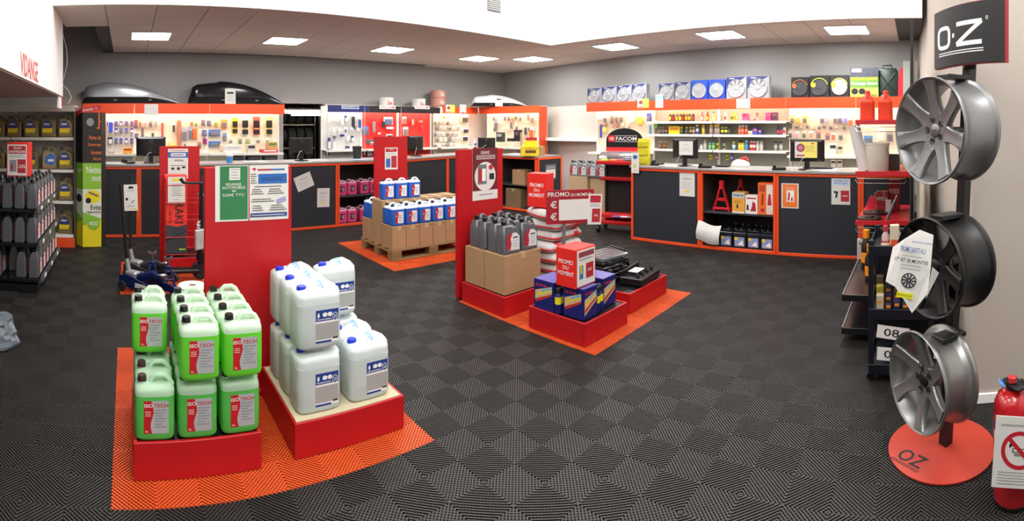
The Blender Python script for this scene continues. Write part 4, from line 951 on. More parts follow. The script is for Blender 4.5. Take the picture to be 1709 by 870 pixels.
# yellow display case and carton at the corner worktop
loc, a = on_top(DC0, DC1, 893, .05)
t = thing('display_box', 'bright yellow printed display box on the corner worktop', 'box', (7.0, 6.78, 1.096), -.75)
b = MB(); b.box(-.17, .17, -.1, .1, 0, .2, YEL, .003); b.box(-.11, .15, .0, .1, .2, .30, YEL, .003); b.build('box', t)
o = sheet('printed_face', '', .32, .18, [('r', .2, .28, .85, .6, mat('6a4a20', .5, var=.3)), ('t', 'SUPERGLUE', .2, .66, .95, .82, mat('5a2a10', .5)), ('l', .1, .6, .1, .16, 2, INK)], (0, -.105, .01), 0, parent=t, base=YEL, th=.002)
b = MB(); b.box(-.08, .14, -.004, .0, .30, .36, REDP, .001); b.build('header_card', t, 0)
big_carton('plain brown carton behind the yellow display box', 7.22, 7.42, 6.76, 6.96, 1.096, .19)

# ================================================================ wall units with lit pegboards
PEG = mat('dcd6c0', .55, var=.03, scale=40); EMT = mat('fff6e0', .5, emit=TUBE_E, var=0); SHW = mat('ece8e0', .45, var=.02)
def wall_unit(label, P0, P1, x0, x1, z0, z1, head, back, shelves, dep=.40, top_z=2.0, tube=True, sides=(0, 0), rim=None):
    """header front on the line P0-P1; shelves = [(z, depth)]; back panel dep behind the header"""
    a, L = line_frame(P0, P1); M = Matrix.Translation((P0[0], P0[1], 0)) @ Matrix.Rotation(a, 4, 'Z')
    t = thing('wall_unit', label, 'shelving', tuple(M @ Vector(((x0 + x1) / 2, 0, 0))), a); w_ = (x1 - x0) / 2
    b = MB(); b.box(-w_, w_, 0, .02, z0, z1, head, .003); b.box(-w_, w_, .02, dep, z1 - .012, z1 - .002, WHITE); b.build('header', t, 0)
    b = MB(); b.box(-w_, w_, dep - .02, dep, .003, z1 - .012, back); b.build('back_panel', t, 0)
    if tube:
        b = MB(); b.cyl((-w_ + .03, .10, z0 + .06), (w_ - .03, .10, z0 + .06), .014, EMT, 8); b.build('light_tube', t)
    for z, d in shelves:
        b = MB(); b.box(-w_ + .006, w_ - .006, dep - d, dep - .022, z - .012, z, SHW); b.box(-w_ + .006, w_ - .006, dep - d - .004, dep - d, z - .036, z + .004, SHW, .001); b.build('shelf', t, 0)
    for i, s in enumerate((-1, 1)):
        if sides[i]:
            b = MB(); b.box(min(s * w_, s * (w_ - .02)), max(s * w_, s * (w_ - .02)), 0.02, dep - .02, .003, z1 - .012, sides[i], .002); b.build('side_panel', t)
        else:
            b = MB(); b.box(min(s * w_, s * (w_ - .02)), max(s * w_, s * (w_ - .02)), dep - .05, dep - .02, .003, z1 - .012, SHW); b.build('upright', t, 0)
    b = MB(); b.box(-w_, w_, dep - .34, dep - .02, .003, .12, SHW); b.build('base', t, 0)
    return t
A0, A1 = (-.8, 9.04), (2.93, 9.04)
GB = mat('c6c4ba', .6, var=.03)
wall_unit('lit pegboard unit with an orange header, left end, blue packets', A0, A1, 0, .93, 1.90, 2.085, ORANGE, GB, [(1.17, .36), (.8, .38)])
wall_unit('lit pegboard unit with an orange header under the silver roof box, carded parts', A0, A1, .935, 2.3, 1.90, 2.085, ORANGE, PEG, [(1.17, .36), (.8, .38)])
wall_unit('lit pegboard unit with an orange header under the black roof box', A0, A1, 2.305, 3.73, 1.90, 2.085, ORANGE, PEG, [(1.17, .36), (.8, .38)])
B0, B1 = (3.82, 9.04), (6.5, 9.04); HB = mat('1c2a6c', .4); HK = mat('18181c', .35)
wall_unit('display unit with a blue header band and grey back wall', B0, B1, 0, .9, 1.955, 2.09, HB, mat('c9c9c7', .5), [(1.2, .3)])
wall_unit('display unit with a black header band and red back wall, left of two', B0, B1, .905, 1.79, 1.955, 2.09, HK, mat('e42a26', .45), [(1.2, .3)])
wall_unit('display unit with a black header band and red back wall, right of two', B0, B1, 1.795, 2.68, 1.955, 2.09, HK, mat('e42a26', .45), [(1.2, .3)])
def header_sign(label, P0, P1, pxa, pxb, ya, yb, txt, base, ink, off=.004, cat='sign', els=None):
    p = hit(pxa, yb, P0, P1); q = hit(pxb, yb, P0, P1); a, _ = line_frame(P0, P1); n = Vector((sin(a), -cos(a), 0)) * off
    w_ = (q - p).length; h_ = hit((pxa + pxb) / 2, ya, P0, P1).z - (p.z + q.z) / 2
    return sheet('header_sign', label, w_, h_, els or [('t', txt, .08, .22, .92, .78, ink)], tuple((p + q) / 2 + n), a, cat, base=base, th=.002)
header_sign('small white name plate on the blue header band', B0, B1, 570, 599, 176.5, 182, 'OSRAM', mat('b8c0d4', .5, var=0), HB)
header_sign('small white and red name plate on the left black header band', B0, B1, 633, 660, 176.5, 182, 'FACOM', WPR, LRED)
header_sign('small white and red name plate on the right black header band', B0, B1, 692, 717, 176.5, 182, 'FACOM', WPR, LRED)
for i, px in enumerate((551, 614, 675)):
    p = hit(px, 265, (3.82, 8.9), (6.5, 8.9)); b = MB(); b.box(-.03, .03, 0, .004, 0, .98, CLEAR, 0); b.box(-.004, .004, -.002, .006, 0, .98, mat('c8ccd0', .2, .2)); o = b.build('clear_post', None, 0, (p.x, 9.035, 1.09)); tag(o, 'slim clear upright in front of the %s section of the middle display units' % ('blue', 'left red', 'right red')[i], 'upright')
D0_, D1_ = (6.56, 9.04), (7.95, 9.04)
wall_unit('lit pegboard unit with an orange header, clear blister packs', D0_, D1_, 0, 1.02, 1.965, 2.115, ORANGE, PEG, [(1.2, .34)])
E0_, E1_ = (7.60, 9.02), (7.93, 7.40)
wall_unit('lit corner pegboard unit with an orange header under the white roof box', E0_, E1_, 0, .83, 1.965, 2.125, ORANGE, PEG, [(1.2, .36)], dep=.36)
wall_unit('lit pegboard unit with an orange header and orange side, end of the corner', E0_, E1_, .835, 1.65, 1.965, 2.125, ORANGE, PEG, [(1.2, .36)], dep=.36, sides=(0, ORANGE))
R0_, R1_ = (7.70, 5.94), (7.70, -.02)
DGB = mat('8c8a7e', .6, var=.03)
wall_unit('lit pegboard unit with an orange header behind the tool trolley', R0_, R1_, 0, 1.3, 1.955, 2.125, ORANGE, PEG, [(1.17, .34)], dep=.38)
wall_unit('lit shelf unit with spray cans, left half of the right wall shelves', R0_, R1_, 1.305, 2.6, 1.955, 2.125, ORANGE, DGB, [(1.755, .30), (1.53, .31), (1.27, .31), (1.0, .33)], dep=.38)
wall_unit('lit shelf unit with white canisters and cans, right half of the right wall shelves', R0_, R1_, 2.605, 3.88, 1.955, 2.125, ORANGE, DGB, [(1.755, .30), (1.53, .31), (1.27, .31), (1.0, .33)], dep=.38)
wall_unit('lit pegboard unit with an orange header behind the yellow-poster monitor', R0_, R1_, 3.885, 5.0, 1.955, 2.125, ORANGE, PEG, [(1.2, .30), (1.02, .32)], dep=.38)
wall_unit('lit pegboard unit with an orange header, right end by the wire rack', R0_, R1_, 5.005, 5.9, 1.955, 2.125, ORANGE, PEG, [(1.2, .30)], dep=.38)
YP = [('p', [(.5, 0), (1, 0), (1, 1), (.35, 1)], mat('f4e060', .5, var=0)), ('o', .3, .6, .18, .24, mat('b06060', .5, var=0)), ('o', .3, .6, .1, .13, mat('704858', .5, var=0)), ('r', .06, .06, .5, .14, REDP)]
header_sign('white price card on the orange header under the silver roof box', A0, A1, 241, 264, 174, 192, '', PAPER, INK, els=[('l', .3, .7, .6, .7, 1, INK), ('l', .4, .9, .3, .35, 1)])
header_sign('yellow and white poster card on the orange header, left of the white roof box', D0_, D1_, 744, 759, 175, 188, '', PAPER, INK, els=YP)
header_sign('white card on the orange header beside the yellow poster card', D0_, D1_, 767, 778, 174.5, 188.5, '', PAPER, INK, els=[('r', .3, .0, .7, .08, BLUEP)])
header_sign('yellow and white poster card on the right wall header', R0_, R1_, 1064, 1083, 165, 180, '', PAPER, INK, els=YP)
header_sign('white and blue card standing up from the right wall header', R0_, R1_, 1094, 1107, 158, 180, '', PAPER, INK, els=[('r', 0, .72, 1, .88, mat('8fc0dc', .5, var=0)), ('l', .2, .8, .3, .5, 3)])
header_sign('large white card on the right wall header', R0_, R1_, 1229, 1252, 165, 181, '', PAPER, INK, els=[('r', .3, .06, .7, .18, mat('f0f080', .5, var=0))])

# carded packets on the pegboards
def pkt(px, py, wp, hp, col, label, group, P0, P1, off=.33, style=0, cat='packet'):
    """a hanging packet: card with header, hook hole strip and a proud product; sizes from pixels at its own depth"""
    a, _ = line_frame(P0, P1); n = Vector((-sin(a), cos(a), 0)) * off
    p = hit(px, py, (P0[0] + n.x, P0[1] + n.y), (P1[0] + n.x, P1[1] + n.y)); r = hypot(p.x, p.y)
    w_ = wp * r / F; h_ = hp * r / F
    t = thing('carded_packet', label, cat, tuple(p), a, group); c = mat(col, .45, var=.15, scale=30)
    b = MB(); b.box(-w_/2, w_/2, 0, .004, -h_/2, h_/2, c if style != 1 else WPR); b.box(-.006, .006, .004, .10, h_/2 - .012, h_/2 - .006, STEEL); b.build('card', t, 0)
    b = MB()
    if style == 0: b.box(-w_*.36, w_*.36, -.022, 0, -h_*.42, h_*.18, mat('d8dce0' if sum(int(col[i:i+2], 16) for i in (0, 2, 4)) < 300 else '6a6c72', .3, var=.3, scale=50), .005)
    elif style == 1: b.box(-w_*.4, w_*.4, -.03, 0, -h_*.45, h_*.25, c, .006)
    elif style == 2:
        b.box(-w_*.42, w_*.42, -.03, 0, -h_*.1, h_*.30, mat('1c1c1e', .35), .008); b.box(-w_*.42, w_*.42, -.03, 0, -h_*.46, -h_*.2, mat('1c1c1e', .35), .008); b.box(-w_*.3, w_*.3, -.012, 0, -h_*.2, -h_*.1, mat('c8b060', .4))
    else: b.box(-w_*.45, w_*.45, -.025, 0, -h_*.48, h_*.48, c, .01)
    b.build('product', t, 30)
    return t
for i, px in enumerate((166, 172, 181, 194, 202, 211, 220)):
    for j, (py, hp) in enumerate(((206.5, 8), (218.5, 8), (235.5, 9))):
        if px == 181 and j: continue
        pkt(px, py, 5, hp, ('3a4fc0', '2c3a8c', '3c58b0')[(i + j) % 3], 'blue carded packet on the left pegboard, %s row, %s from the left' % (('top', 'middle', 'bottom')[j], ORD[i]), 'blue packets, %s row' % ('top', 'middle', 'bottom')[j], A0, A1)
pkt(185, 210, 9, 24, '2a4cc0', 'large blue and white blister pack among the blue packets', None, A0, A1, .28, 1)
pkt(184, 235, 8, 12, '30344c', 'dark packet below the large blue blister pack', None, A0, A1)
LST = [(227, 207, 6, 13, 'c04848', 0, 'small red and white packet right of the blue packets'), (228, 227, 6, 8, '3c50a0', 0, 'small blue packet right of the blue packets'), (238, 224, 4, 22, '6a5a58', 3, 'long thin brown tool hanging over the monitor'),
 (245, 229, 6, 9, 'b8a890', 1, 'small beige packet above the left monitor'), (255, 228, 4, 12, '4c4c4c', 3, 'slim dark wiper packet above the monitor'), (271, 218, 4, 26, 'b85050', 3, 'long slim pink-red packet left of the red board'),
 (290, 213, 5, 16, '3a3a3a', 1, 'black and white slim packet above the red board'), (299, 224, 7, 46, 'a86c54', 3, 'tall brown wiper packet reaching down behind the red board'), (308, 224, 8, 22, '98a0b0', 0, 'grey packet beside the tall brown one'), (318, 222, 7, 22, '8a98b8', 0, 'blue-grey packet, second beside the tall brown one'),
 (320, 207, 5, 6, 'e07030', 3, 'small orange packet near the tube light'), (327, 208, 4, 6, '60a060', 3, 'small green packet near the tube light'), (325, 224, 8, 18, 'e8602a', 3, 'orange tool-shaped packet in the middle row'), (339, 205, 6, 9, '705090', 0, 'small violet packet in the top row'),
 (341, 222, 8, 10, '4060b0', 0, 'blue packet above the magenta one'), (342, 236, 7, 10, '8a2068', 3, 'magenta packet hanging below the blue one'), (349, 206, 7, 9, '5868a8', 0, 'blue-violet packet in the top row'), (358, 222, 20, 11, '3a6ab0', 0, 'wide blue lamp kit packet, upper of two'),
 (358, 241, 20, 10, '3a6ab0', 0, 'wide blue lamp kit packet, lower of two'), (361, 208, 5, 9, '80a040', 3, 'small green packet over the lamp kit'), (374, 207, 11, 15, 'f09030', 0, 'bright orange packet in the top row'), (375, 229, 7, 14, '6080b0', 0, 'light blue packet beside the lamp kits'),
 (392, 210, 10, 26, 'e8d020', 2, 'yellow-headed black wiper packet, first of four'), (409, 210, 12, 30, 'd8d8c8', 2, 'white-headed black wiper packet, second of four'), (428, 210, 12, 30, 'd85040', 2, 'red-headed black wiper packet, third of four'), (449, 210, 12, 30, 'd8e080', 2, 'yellow-green-headed black wiper packet, last of four')]
for px, py, w_, h_, c, st, l in LST: pkt(px, py, w_, h_, c, l, None, A0, A1, .33, st)
def item_box(name, label, px, py_b, wp, hp, col, P0, P1, off, d_=.12, cat='box', stripe=None):
    a, _ = line_frame(P0, P1); n = Vector((-sin(a), cos(a), 0)) * off
    p = hit(px, py_b, (P0[0] + n.x, P0[1] + n.y), (P1[0] + n.x, P1[1] + n.y)); r = hypot(p.x, p.y); w_ = wp * r / F; h_ = hp * r / F
    t = thing(name, label, cat, tuple(p), a); b = MB(); b.box(-w_/2, w_/2, 0, d_, 0, h_, mat(col, .5), .003); b.build('box', t)
    b = MB(); b.box(-w_*.4, w_*.4, -.001, 0, h_ * .55, h_ * .85, mat(stripe or 'f0f0ec', .5, var=.3, scale=40)); b.build('print', t, 0)
    return t
item_box('boxed_part', 'plain white box on the shelf under the orange header', 389, 256, 28, 13, 'dcdcd8', A0, A1, .1, .2, stripe='c8c8c4')
item_box('tray', 'red tray of colourful small parts at the right end of the shelf', 451, 256, 28, 6, 'c02838', A0, A1, .1, .22, 'tray')
item_box('boxed_part', 'colourful box standing in the red tray', 455, 250, 16, 13, 'c8a060', A0, A1, .16, .1, stripe='5a8040'); item_box('boxed_part', 'white and black box left of the red tray', 420, 256, 14, 15, 'b8b4ac', A0, A1, .14, .12, stripe='303030')
item_box('boxed_part', 'orange and yellow box on the left shelf end', 213, 256, 15, 9, 'e8a020', A0, A1, .1, .15, stripe='c03020'); item_box('boxed_part', 'white small box on the left shelf', 186, 258, 11, 10, 'c0a8a8', A0, A1, .1, .15)
item_box('boxed_part', 'yellow box behind the red scooter board', 288, 245, 12, 6, 'f0c020', A0, A1, .2, .15); item_box('boxed_part', 'low white box right of the red scooter board', 342, 256, 10, 4, 'e0dcd4', A0, A1, .1, .2)
for k, px in enumerate((396, 424, 452)): item_box('boxed_part', 'black case in the dark gap above the back counter, %s of three' % ORD[k], px, 270, 22, 9, '26262a', A0, A1, .08, .2, stripe='505058')
# middle units
G1, G2, G3 = 'packets on the grey display wall', 'packets on the red display wall', 'packets on the corner pegboard'
random.seed(11)
MID = [(559, 200, 6, 5, 'e8e8e4', 1), (571, 203, 5, 12, 'e0e0dc', 1), (577, 199, 4, 12, '2c3a90', 0), (589, 200, 7, 22, '202438', 1), (590, 212, 7, 10, '30343c', 1), (600, 204, 6, 20, '2c4a90', 1), (549, 240, 5, 20, '283080', 0), (547, 254, 5, 9, '283080', 3), (558, 228, 8, 8, 'd0d0cc', 0), (558, 244, 5, 14, 'e4e4e0', 3), (571, 226, 8, 4, '2a3488', 3), (581, 231, 5, 8, 'f0f0e0', 3), (588, 232, 5, 10, '26307c', 0), (580, 250, 8, 12, '2a2e58', 0)]
nm2 = ['small white', 'upright white', 'blue', 'dark blue striped', 'black and white', 'blue striped', 'tall navy', 'small navy', 'pale grey', 'slim white', 'flat navy', 'little cream', 'navy', 'dark blue']
pos2 = ['at the top left', 'in the top row', 'in the top row', 'in the top middle', 'below the striped one', 'at the top right', 'at the left edge', 'at the bottom left', 'in the middle row', 'in the lower left', 'in the middle', 'in the middle row', 'right of the cream one', 'at the bottom']
for (px, py, w_, h_, c, st), a_, b_ in zip(MID, nm2, pos2): pkt(px, py, w_, h_, c, '%s pack %s of the grey display wall' % (a_, b_), G1, B0, B1, .32, st)
MID = [(624, 212, 5, 18, '8a8a90', 3, 'grey upright tool'), (610, 218, 11, 14, '6070c0', 0, 'round blue and white disc pack'), (648, 202, 17, 13, '5a6890', 1, 'wide blue-grey tool kit'), (640, 208, 5, 10, '2c3044', 3, 'small dark pack beside the tool kit'), (651, 214, 14, 4, 'e8e4e0', 3, 'flat white tray'), (650, 228, 12, 8, '1c2038', 1, 'dark navy pack'), (677, 219, 10, 14, '7c7870', 1, 'grey machine pack'), (633, 223, 5, 3, 'f0e8e0', 3, 'small white pack'),
  (675, 201, 8, 12, 'd87060', 1, 'pink clear pack'), (689, 204, 4, 10, 'f0a090', 3, 'long pink pack'), (702, 203, 8, 4, 'e88070', 3, 'small pink pack'), (704, 213, 6, 5, 'b83028', 3, 'small dark red pack'), (622, 236, 26, 6, '5c5c60', 3, 'long grey tool bar'), (617, 255, 12, 12, '20245c', 0, 'navy case at the bottom')]
for px, py, w_, h_, c, st, l in MID: pkt(px, py, w_, h_, c, l + ' on the red display wall', G2, B0, B1, .32, st)
t = thing('oil_drum', 'small dark green bin standing on the back counter by the red display', 'bin', on_top(BC0, BC1, 596, .5)[0])
b = MB(); b.lathe([(.07, 0), (.085, .2), (.09, .2), (.09, .215), (.02, .225)], mat('26302a', .4), 20); b.build('body', t)
k = 0
for j, py in enumerate((205, 214, 224, 233, 243)):
    for px in range(726, 762, 7):
        pkt(px + (j % 2) * 3, py, 6, 8, ('c8c4b4', 'b8b0a0', '9a8c84', 'd0ccc0', 'a8a498')[(k * 7) % 5], 'clear blister pack on the crowded corner pegboard, %s row, %s from left' % (ORD[j], ORD[k % 6]), 'blister packs, row %s' % ORD[j], D0_, D1_, .31, (k % 3) if k % 3 != 2 else 1); k += 1
for px, py, w_, h_, c, st, l in [(776, 199, 14, 11, '4c4c48', 1, 'grey boxed pack under the header'), (777, 218, 12, 8, '3a2c34', 1, 'dark photo pack beside the white bottle'), (776, 231, 12, 9, '3c3038', 1, 'dark photo pack, lower'), (741, 196, 3, 4, 'f0a030', 3, 'tiny orange tag')]:
    pkt(px, py, w_, h_, c, l + ' on the corner pegboard', G3, D0_, D1_, .30, st)
for px, py, w_, h_, c, st, l in [(827, 209, 6, 20, '9894a8', 0, 'tall violet-grey strip pack'), (835, 205, 6, 6, 'd0d0cc', 1, 'small white pack'), (853, 207, 4, 16, 'a89888', 0, 'slim beige pack'), (855, 196, 5, 5, 'e8c080', 3, 'small yellow tag'), (888, 199, 7, 12, '8c8c8c', 1, 'round grey pack'), (887, 222, 9, 20, 'c86830', 1, 'orange packs'), (877, 219, 4, 12, '38505c', 3, 'slim dark pack')]:
    pkt(px, py, w_, h_, c, l + ' on the end corner pegboard', G3, E0_, E1_, .28, st)
item_box('boxed_part', 'black box with silver front on the corner shelf', 833, 237, 13, 16, '2c3030', E0_, E1_, .05, .12, stripe='a0a098'); item_box('car_battery', 'black battery charger standing on the corner shelf', 862, 236, 11, 19, '1c1c20', E0_, E1_, .05, .12, 'charger', '50505a'); item_box('boxed_part', 'low black box on the corner shelf', 851, 236, 12, 5, '202024', E0_, E1_, .05, .12, stripe='202020')
b = MB(); b.box(-.02, .02, -.01, .01, 0, .45, mat('b8a078', .7), .002); o = b.build('wooden_post', None, 40, on_top(DC0, DC1, 870, .3)[0]); tag(o, 'thin pale wooden post standing on the corner worktop', 'post')
t = thing('bottle', 'white and red bottle standing left of the corner monitor', 'bottle', on_top(CC0, CC1, 792, .3)[0]); b = MB(); b.loft([sring(.09 * k, .05 * k, z, 3, 16) for z, k in ((0, .95), (.02, 1), (.2, 1), (.26, .5), (.30, .45))], mat('e4dce0', .4)); b.build('body', t, 50)
b = MB(); b.box(-.04, .04, -.0275, -.026, .04, .12, REDP); b.box(-.035, .035, -.0275, -.026, .15, .2, BLUEP); b.build('label', t, 0)

# further small packets filling the pegboards
def fill(what, P0, P1, xs, rows, off, cols, grp, szs=(5, 9)):
    rr = random.Random(len(what)); k = 0
    for j, py in enumerate(rows):
        for i, px in enumerate(xs):
            c = cols[rr.randrange(len(cols))]; k += 1
            pkt(px + rr.uniform(-1, 1), py + rr.uniform(-1, 1), szs[0] + rr.uniform(-1, 1.5), szs[1] + rr.uniform(-2, 3), c, 'small packet on the %s, %s row, %s from left' % (what, ORD[j], ORD[i]), grp, P0, P1, off, rr.choice((0, 0, 1, 3)))
PALE = ('d8d0c0', 'c8c8cc', 'b8a898', 'e0d8c8', '9098a8', 'a07860', 'c0b080')
fill('pegboard left of the red scooter board', A0, A1, (234, 243, 251, 261), (207,), .33, PALE, 'small packets over the left monitor', (4, 10))
fill('pegboard right of the red scooter board', A0, A1, (309, 332, 367, 384), (243,), .33, PALE, 'small packets low on the middle pegboard')
fill('pegboard under the black roof box', A0, A1, (385, 400, 414, 430, 445, 458), (236,), .33, ('c8c0a8', 'a8a898', '8a9a60', '6a6a60'), 'small packets low under the black roof box', (6, 6))
fill('corner pegboard under the white roof box', E0_, E1_, (824, 842, 849, 861, 868, 882), (197, 215), .28, PALE, 'small packets on the corner pegboard', (4, 8))
fill('pegboard behind the tool trolley', R0_, R1_, (1004, 1012, 1022, 1030, 1040, 1048), (209,), .33, PALE, 'small packets behind the trolley', (6, 7))
fill('pegboard over the yellow-poster monitor', R0_, R1_, (1320, 1329, 1338, 1348, 1357, 1366, 1376, 1386, 1397, 1408), (212,), .33, ('d8d0b8', 'c8c0a8', 'b8b0a0', 'd0c8c0'), 'small packets over the monitor', (5, 6))
fill('grey display wall', B0, B1, (556, 566, 577, 587, 597), (217,), .29, ('d8d8d8', 'b0b0b8', '3a4680', 'e8e8e8'), 'small packets on the grey display wall', (5, 7))
fill('red display wall', B0, B1, (621, 633, 664, 684, 694, 706), (240,), .29, ('d85048', 'c83830', '80706c', 'e8a090'), 'small packets low on the red display wall', (6, 7))

# right wall: shelf goods (line of shelf fronts is .07 behind the header)
def s_can(px, zs, r_, h_, body, band, capc, label, group, P0=R0_, P1=R1_, off=.16, kind='can'):
    a, _ = line_frame(P0, P1); n = Vector((-sin(a), cos(a), 0)) * off; p = hit(px, 200, (P0[0] + n.x, P0[1] + n.y), (P1[0] + n.x, P1[1] + n.y))
    t = thing('spray_can' if kind == 'can' else 'bottle', label, 'spray can' if kind == 'can' else 'bottle', (p.x, p.y, zs + .0045), a, group)
    b = MB()
    if kind == 'can': b.lathe([(r_ * .9, 0), (r_, .004), (r_, h_ * .76), (r_ * .6, h_ * .82)], mat(body, .4), 14); cz = h_ * .80
    else: b.loft([sring(r_ * 2 * k, r_ * 1.4 * k, z * h_, 3, 16) for z, k in ((0, .95), (.03, 1), (.6, 1), (.75, .7), (.82, .38))], mat(body, .4)); cz = h_ * .82
    b.build('body', t, 40)
    b = MB()
    if kind == 'can': b.lathe([(r_ * 1.02, h_ * .3), (r_ * 1.02, h_ * .6)], mat(band, .5), 14)
    else: b.box(-r_ * .8, r_ * .8, -r_ * .72, -r_ * .7, h_ * .15, h_ * .5, mat(band, .5, var=.3, scale=60))
    b.build('label', t, 40)
    b = MB(); b.lathe([(r_ * (.85 if kind == 'can' else .42), cz), (r_ * (.82 if kind == 'can' else .40), h_ * .97), (r_ * .3, h_)], mat(capc, .4), 12); b.build('cap', t, 40)
S1, S2, S3 = 'goods on the top shelf of the right wall', 'goods on the second shelf of the right wall', 'goods on the third shelf of the right wall'
for k, px in enumerate((1119, 1124, 1130, 1136, 1141, 1146, 1151, 1157)): s_can(px, 1.755, .027, .165, ('4a3a1c', '3a2c24', '6a4a2c')[k % 3], ('e8c830', 'b83028', 'd8b020')[k % 3], 'e0c028', 'black and yellow bottle in the close row on the top shelf, %s from left' % ORD[k], S1, kind='bottle')
for px, c, bd, cp, l in ((1172, 'b06050', 'd0d0d0', '303030', 'slim red and clear bottle'), (1181, 'b82818', 'e8d020', '1c1c1c', 'slim red and yellow bottle'), (1191, 'c8f048', 'e0f0a0', '303030', 'slim lime bottle'), (1211, 'e8e8c0', 'c04040', 'e8e0d0', 'white bottle with a red base'), (1222, 'e8e040', '505040', 'd8d040', 'small yellow bottle'), (1227, 'f0e850', 'c09030', 'e8e040', 'tall yellow bottle')):
    s_can(px, 1.755, .024, .16, c, bd, cp, l + ' on the top can shelf', S1, kind='bottle')
item_box('boxed_part', 'pink gift-like box on the top right-wall shelf', 1243, 201, 10, 12, 'e06098', R0_, R1_, .12, .1, stripe='c84878'); item_box('boxed_part', 'orange and white stacked box on the top right-wall shelf', 1264, 201, 6, 15, 'e8b0a0', R0_, R1_, .12, .1, stripe='f07060')
item_box('boxed_part', 'pink and magenta box on the top right-wall shelf', 1282, 201.5, 10, 13, 'c83880', R0_, R1_, .12, .1, stripe='e87098'); item_box('boxed_part', 'dark plum box at the right end of the top right-wall shelf', 1292, 201.5, 9, 14, '5c3a4c', R0_, R1_, .12, .1, stripe='8a6078'); item_box('boxed_part', 'flat brown box between the pink boxes', 1255, 201, 9, 3, 'a85850', R0_, R1_, .12, .1)
for px, c, bd, cp, l in ((1102, '5a4a48', '8c7068', '8a7a70', 'brown can, first of three'), (1107, '503c38', '8c7068', '7a6a60', 'brown can, second of three'), (1112, '4c3430', '8c7068', '6a5a50', 'brown can, third of three'), (1138, '384838', '60705c', 'd8c030', 'dark green can with a yellow cap'), (1146, '40463a', '607058', 'c8d048', 'dark can with a lime cap'), (1153, '3c3c34', 'a0a050', 'd8d040', 'dark slim can with a yellow cap'), (1158, '8c5040', 'c8a090', 'c8b040', 'reddish can with a yellow cap'), (1164, '2c50a0', 'd0d8c0', 'e8d840', 'blue and yellow can'), (1174, 'd0a030', 'e8c850', 'd8a830', 'gold can'),
   (1187, 'a08878', 'b8a090', 'e8c020', 'yellow-topped can, first of the tall ones'), (1195, '98847c', 'b8a090', 'e0c020', 'yellow-topped can, second of the tall ones'), (1199, '90807c', 'b8a090', 'e0b818', 'yellow-topped can, third of the tall ones'), (1206, '3c3c28', 'd8d840', 'c8c840', 'small black and yellow can, first'), (1212, '3c3c28', 'd8d840', 'c8c840', 'small black and yellow can, second'), (1217, '3c3c30', '606050', '383828', 'small black can')):
    s_can(px, 1.53, .030 if 1180 < px < 1203 else .026, .165 if 1160 < px < 1203 else .125, c, bd, cp, l + ' on the second can shelf', S2)
item_box('boxed_part', 'yellow display tray on the second right-wall shelf', 1125, 225, 20, 14, 'e8c018', R0_, R1_, .13, .12, stripe='c87828')
for px, c, bd, cp, l in ((1235, 'c86040', 'd88868', 'd0c0b8', 'orange-red can, first of three'), (1240, 'c86040', 'd88868', 'd0c0b8', 'orange-red can, second of three'), (1246, 'b05040', 'd88868', 'c8b8b0', 'orange-red can, third of three')): s_can(px, 1.53, .028, .155, c, bd, cp, l + ' on the second can shelf', S2)
item_box('boxed_part', 'pale orange box beside the orange-red cans', 1252, 225.5, 8, 7, 'd89878', R0_, R1_, .13, .1); item_box('boxed_part', 'blue and pink box on the second right-wall shelf', 1260, 225.5, 8, 12, '4048a0', R0_, R1_, .13, .1, stripe='d06880'); item_box('boxed_part', 'blue box with an orange top on the second right-wall shelf', 1268, 225.5, 6, 9, '383c90', R0_, R1_, .13, .1, stripe='d09060')
for k, (px, c) in enumerate(((1299, '26283c'), (1304, '2c3860'), (1309, 'c0b8a0'))): s_can(px, 1.53, .026, .15, c, 'b84050', '303040', '%s bottle at the right end of the second right-wall shelf' % ('dark', 'navy', 'beige')[k], S2, kind='bottle')
for px, c, bd, cp, h_, l in ((1103, '5c3020', 'a87040', 'c8a860', .12, 'amber jar, first of two'), (1110, '5c3020', 'a87040', 'c8a860', .12, 'amber jar, second of two'), (1171, 'c8c4bc', 'd8d4cc', 'b0aca4', .09, 'small white can'), (1177, 'b8b4ac', 'd0ccc4', 'a8a49c', .16, 'tall white can'), (1185, '58a088', 'a8c860', '78b8a8', .12, 'teal can, first of two'), (1191, '58a088', 'a8c860', '78b8a8', .12, 'teal can, second of two'), (1198, 'b8b030', '4c4c30', '1c1c1c', .15, 'yellow and black bottle'), (1209, '98a860', '40483c', '20241c', .14, 'slim green bottle'),
   (1225, '5a9cb0', 'e8e8d8', 'e0d030', .145, 'blue and white can with a yellow top'), (1235, 'd8c038', 'e8d868', '2c2c2c', .16, 'yellow can, first of two'), (1240, 'd8c038', 'e8d868', '2c2c2c', .16, 'yellow can, second of two'), (1246, '3c8cc0', '4aa0cc', 'a8c0cc', .165, 'blue can'), (1254, 'c03030', 'e0d0d0', 'c8c0c0', .155, 'red and white can, first of two'), (1259, 'c03030', 'e0d0d0', 'c8c0c0', .155, 'red and white can, second of two'), (1265, 'c4c0ba', 'd0ccc4', 'c0bcb4', .155, 'white can, first of two'), (1271, 'c4c0ba', 'd0ccc4', 'c0bcb4', .155, 'white can, second of two'), (1295, '90908a', 'b8b8b0', '202420', .15, 'clear jar with a black lid, first of two'), (1303, '90908a', 'b8b8b0', '202420', .15, 'clear jar with a black lid, second of two')):
    s_can(px, 1.27, .028, h_, c, bd, cp, l + ' on the third can shelf', S3, kind='bottle' if 'bottle' in l else 'can')
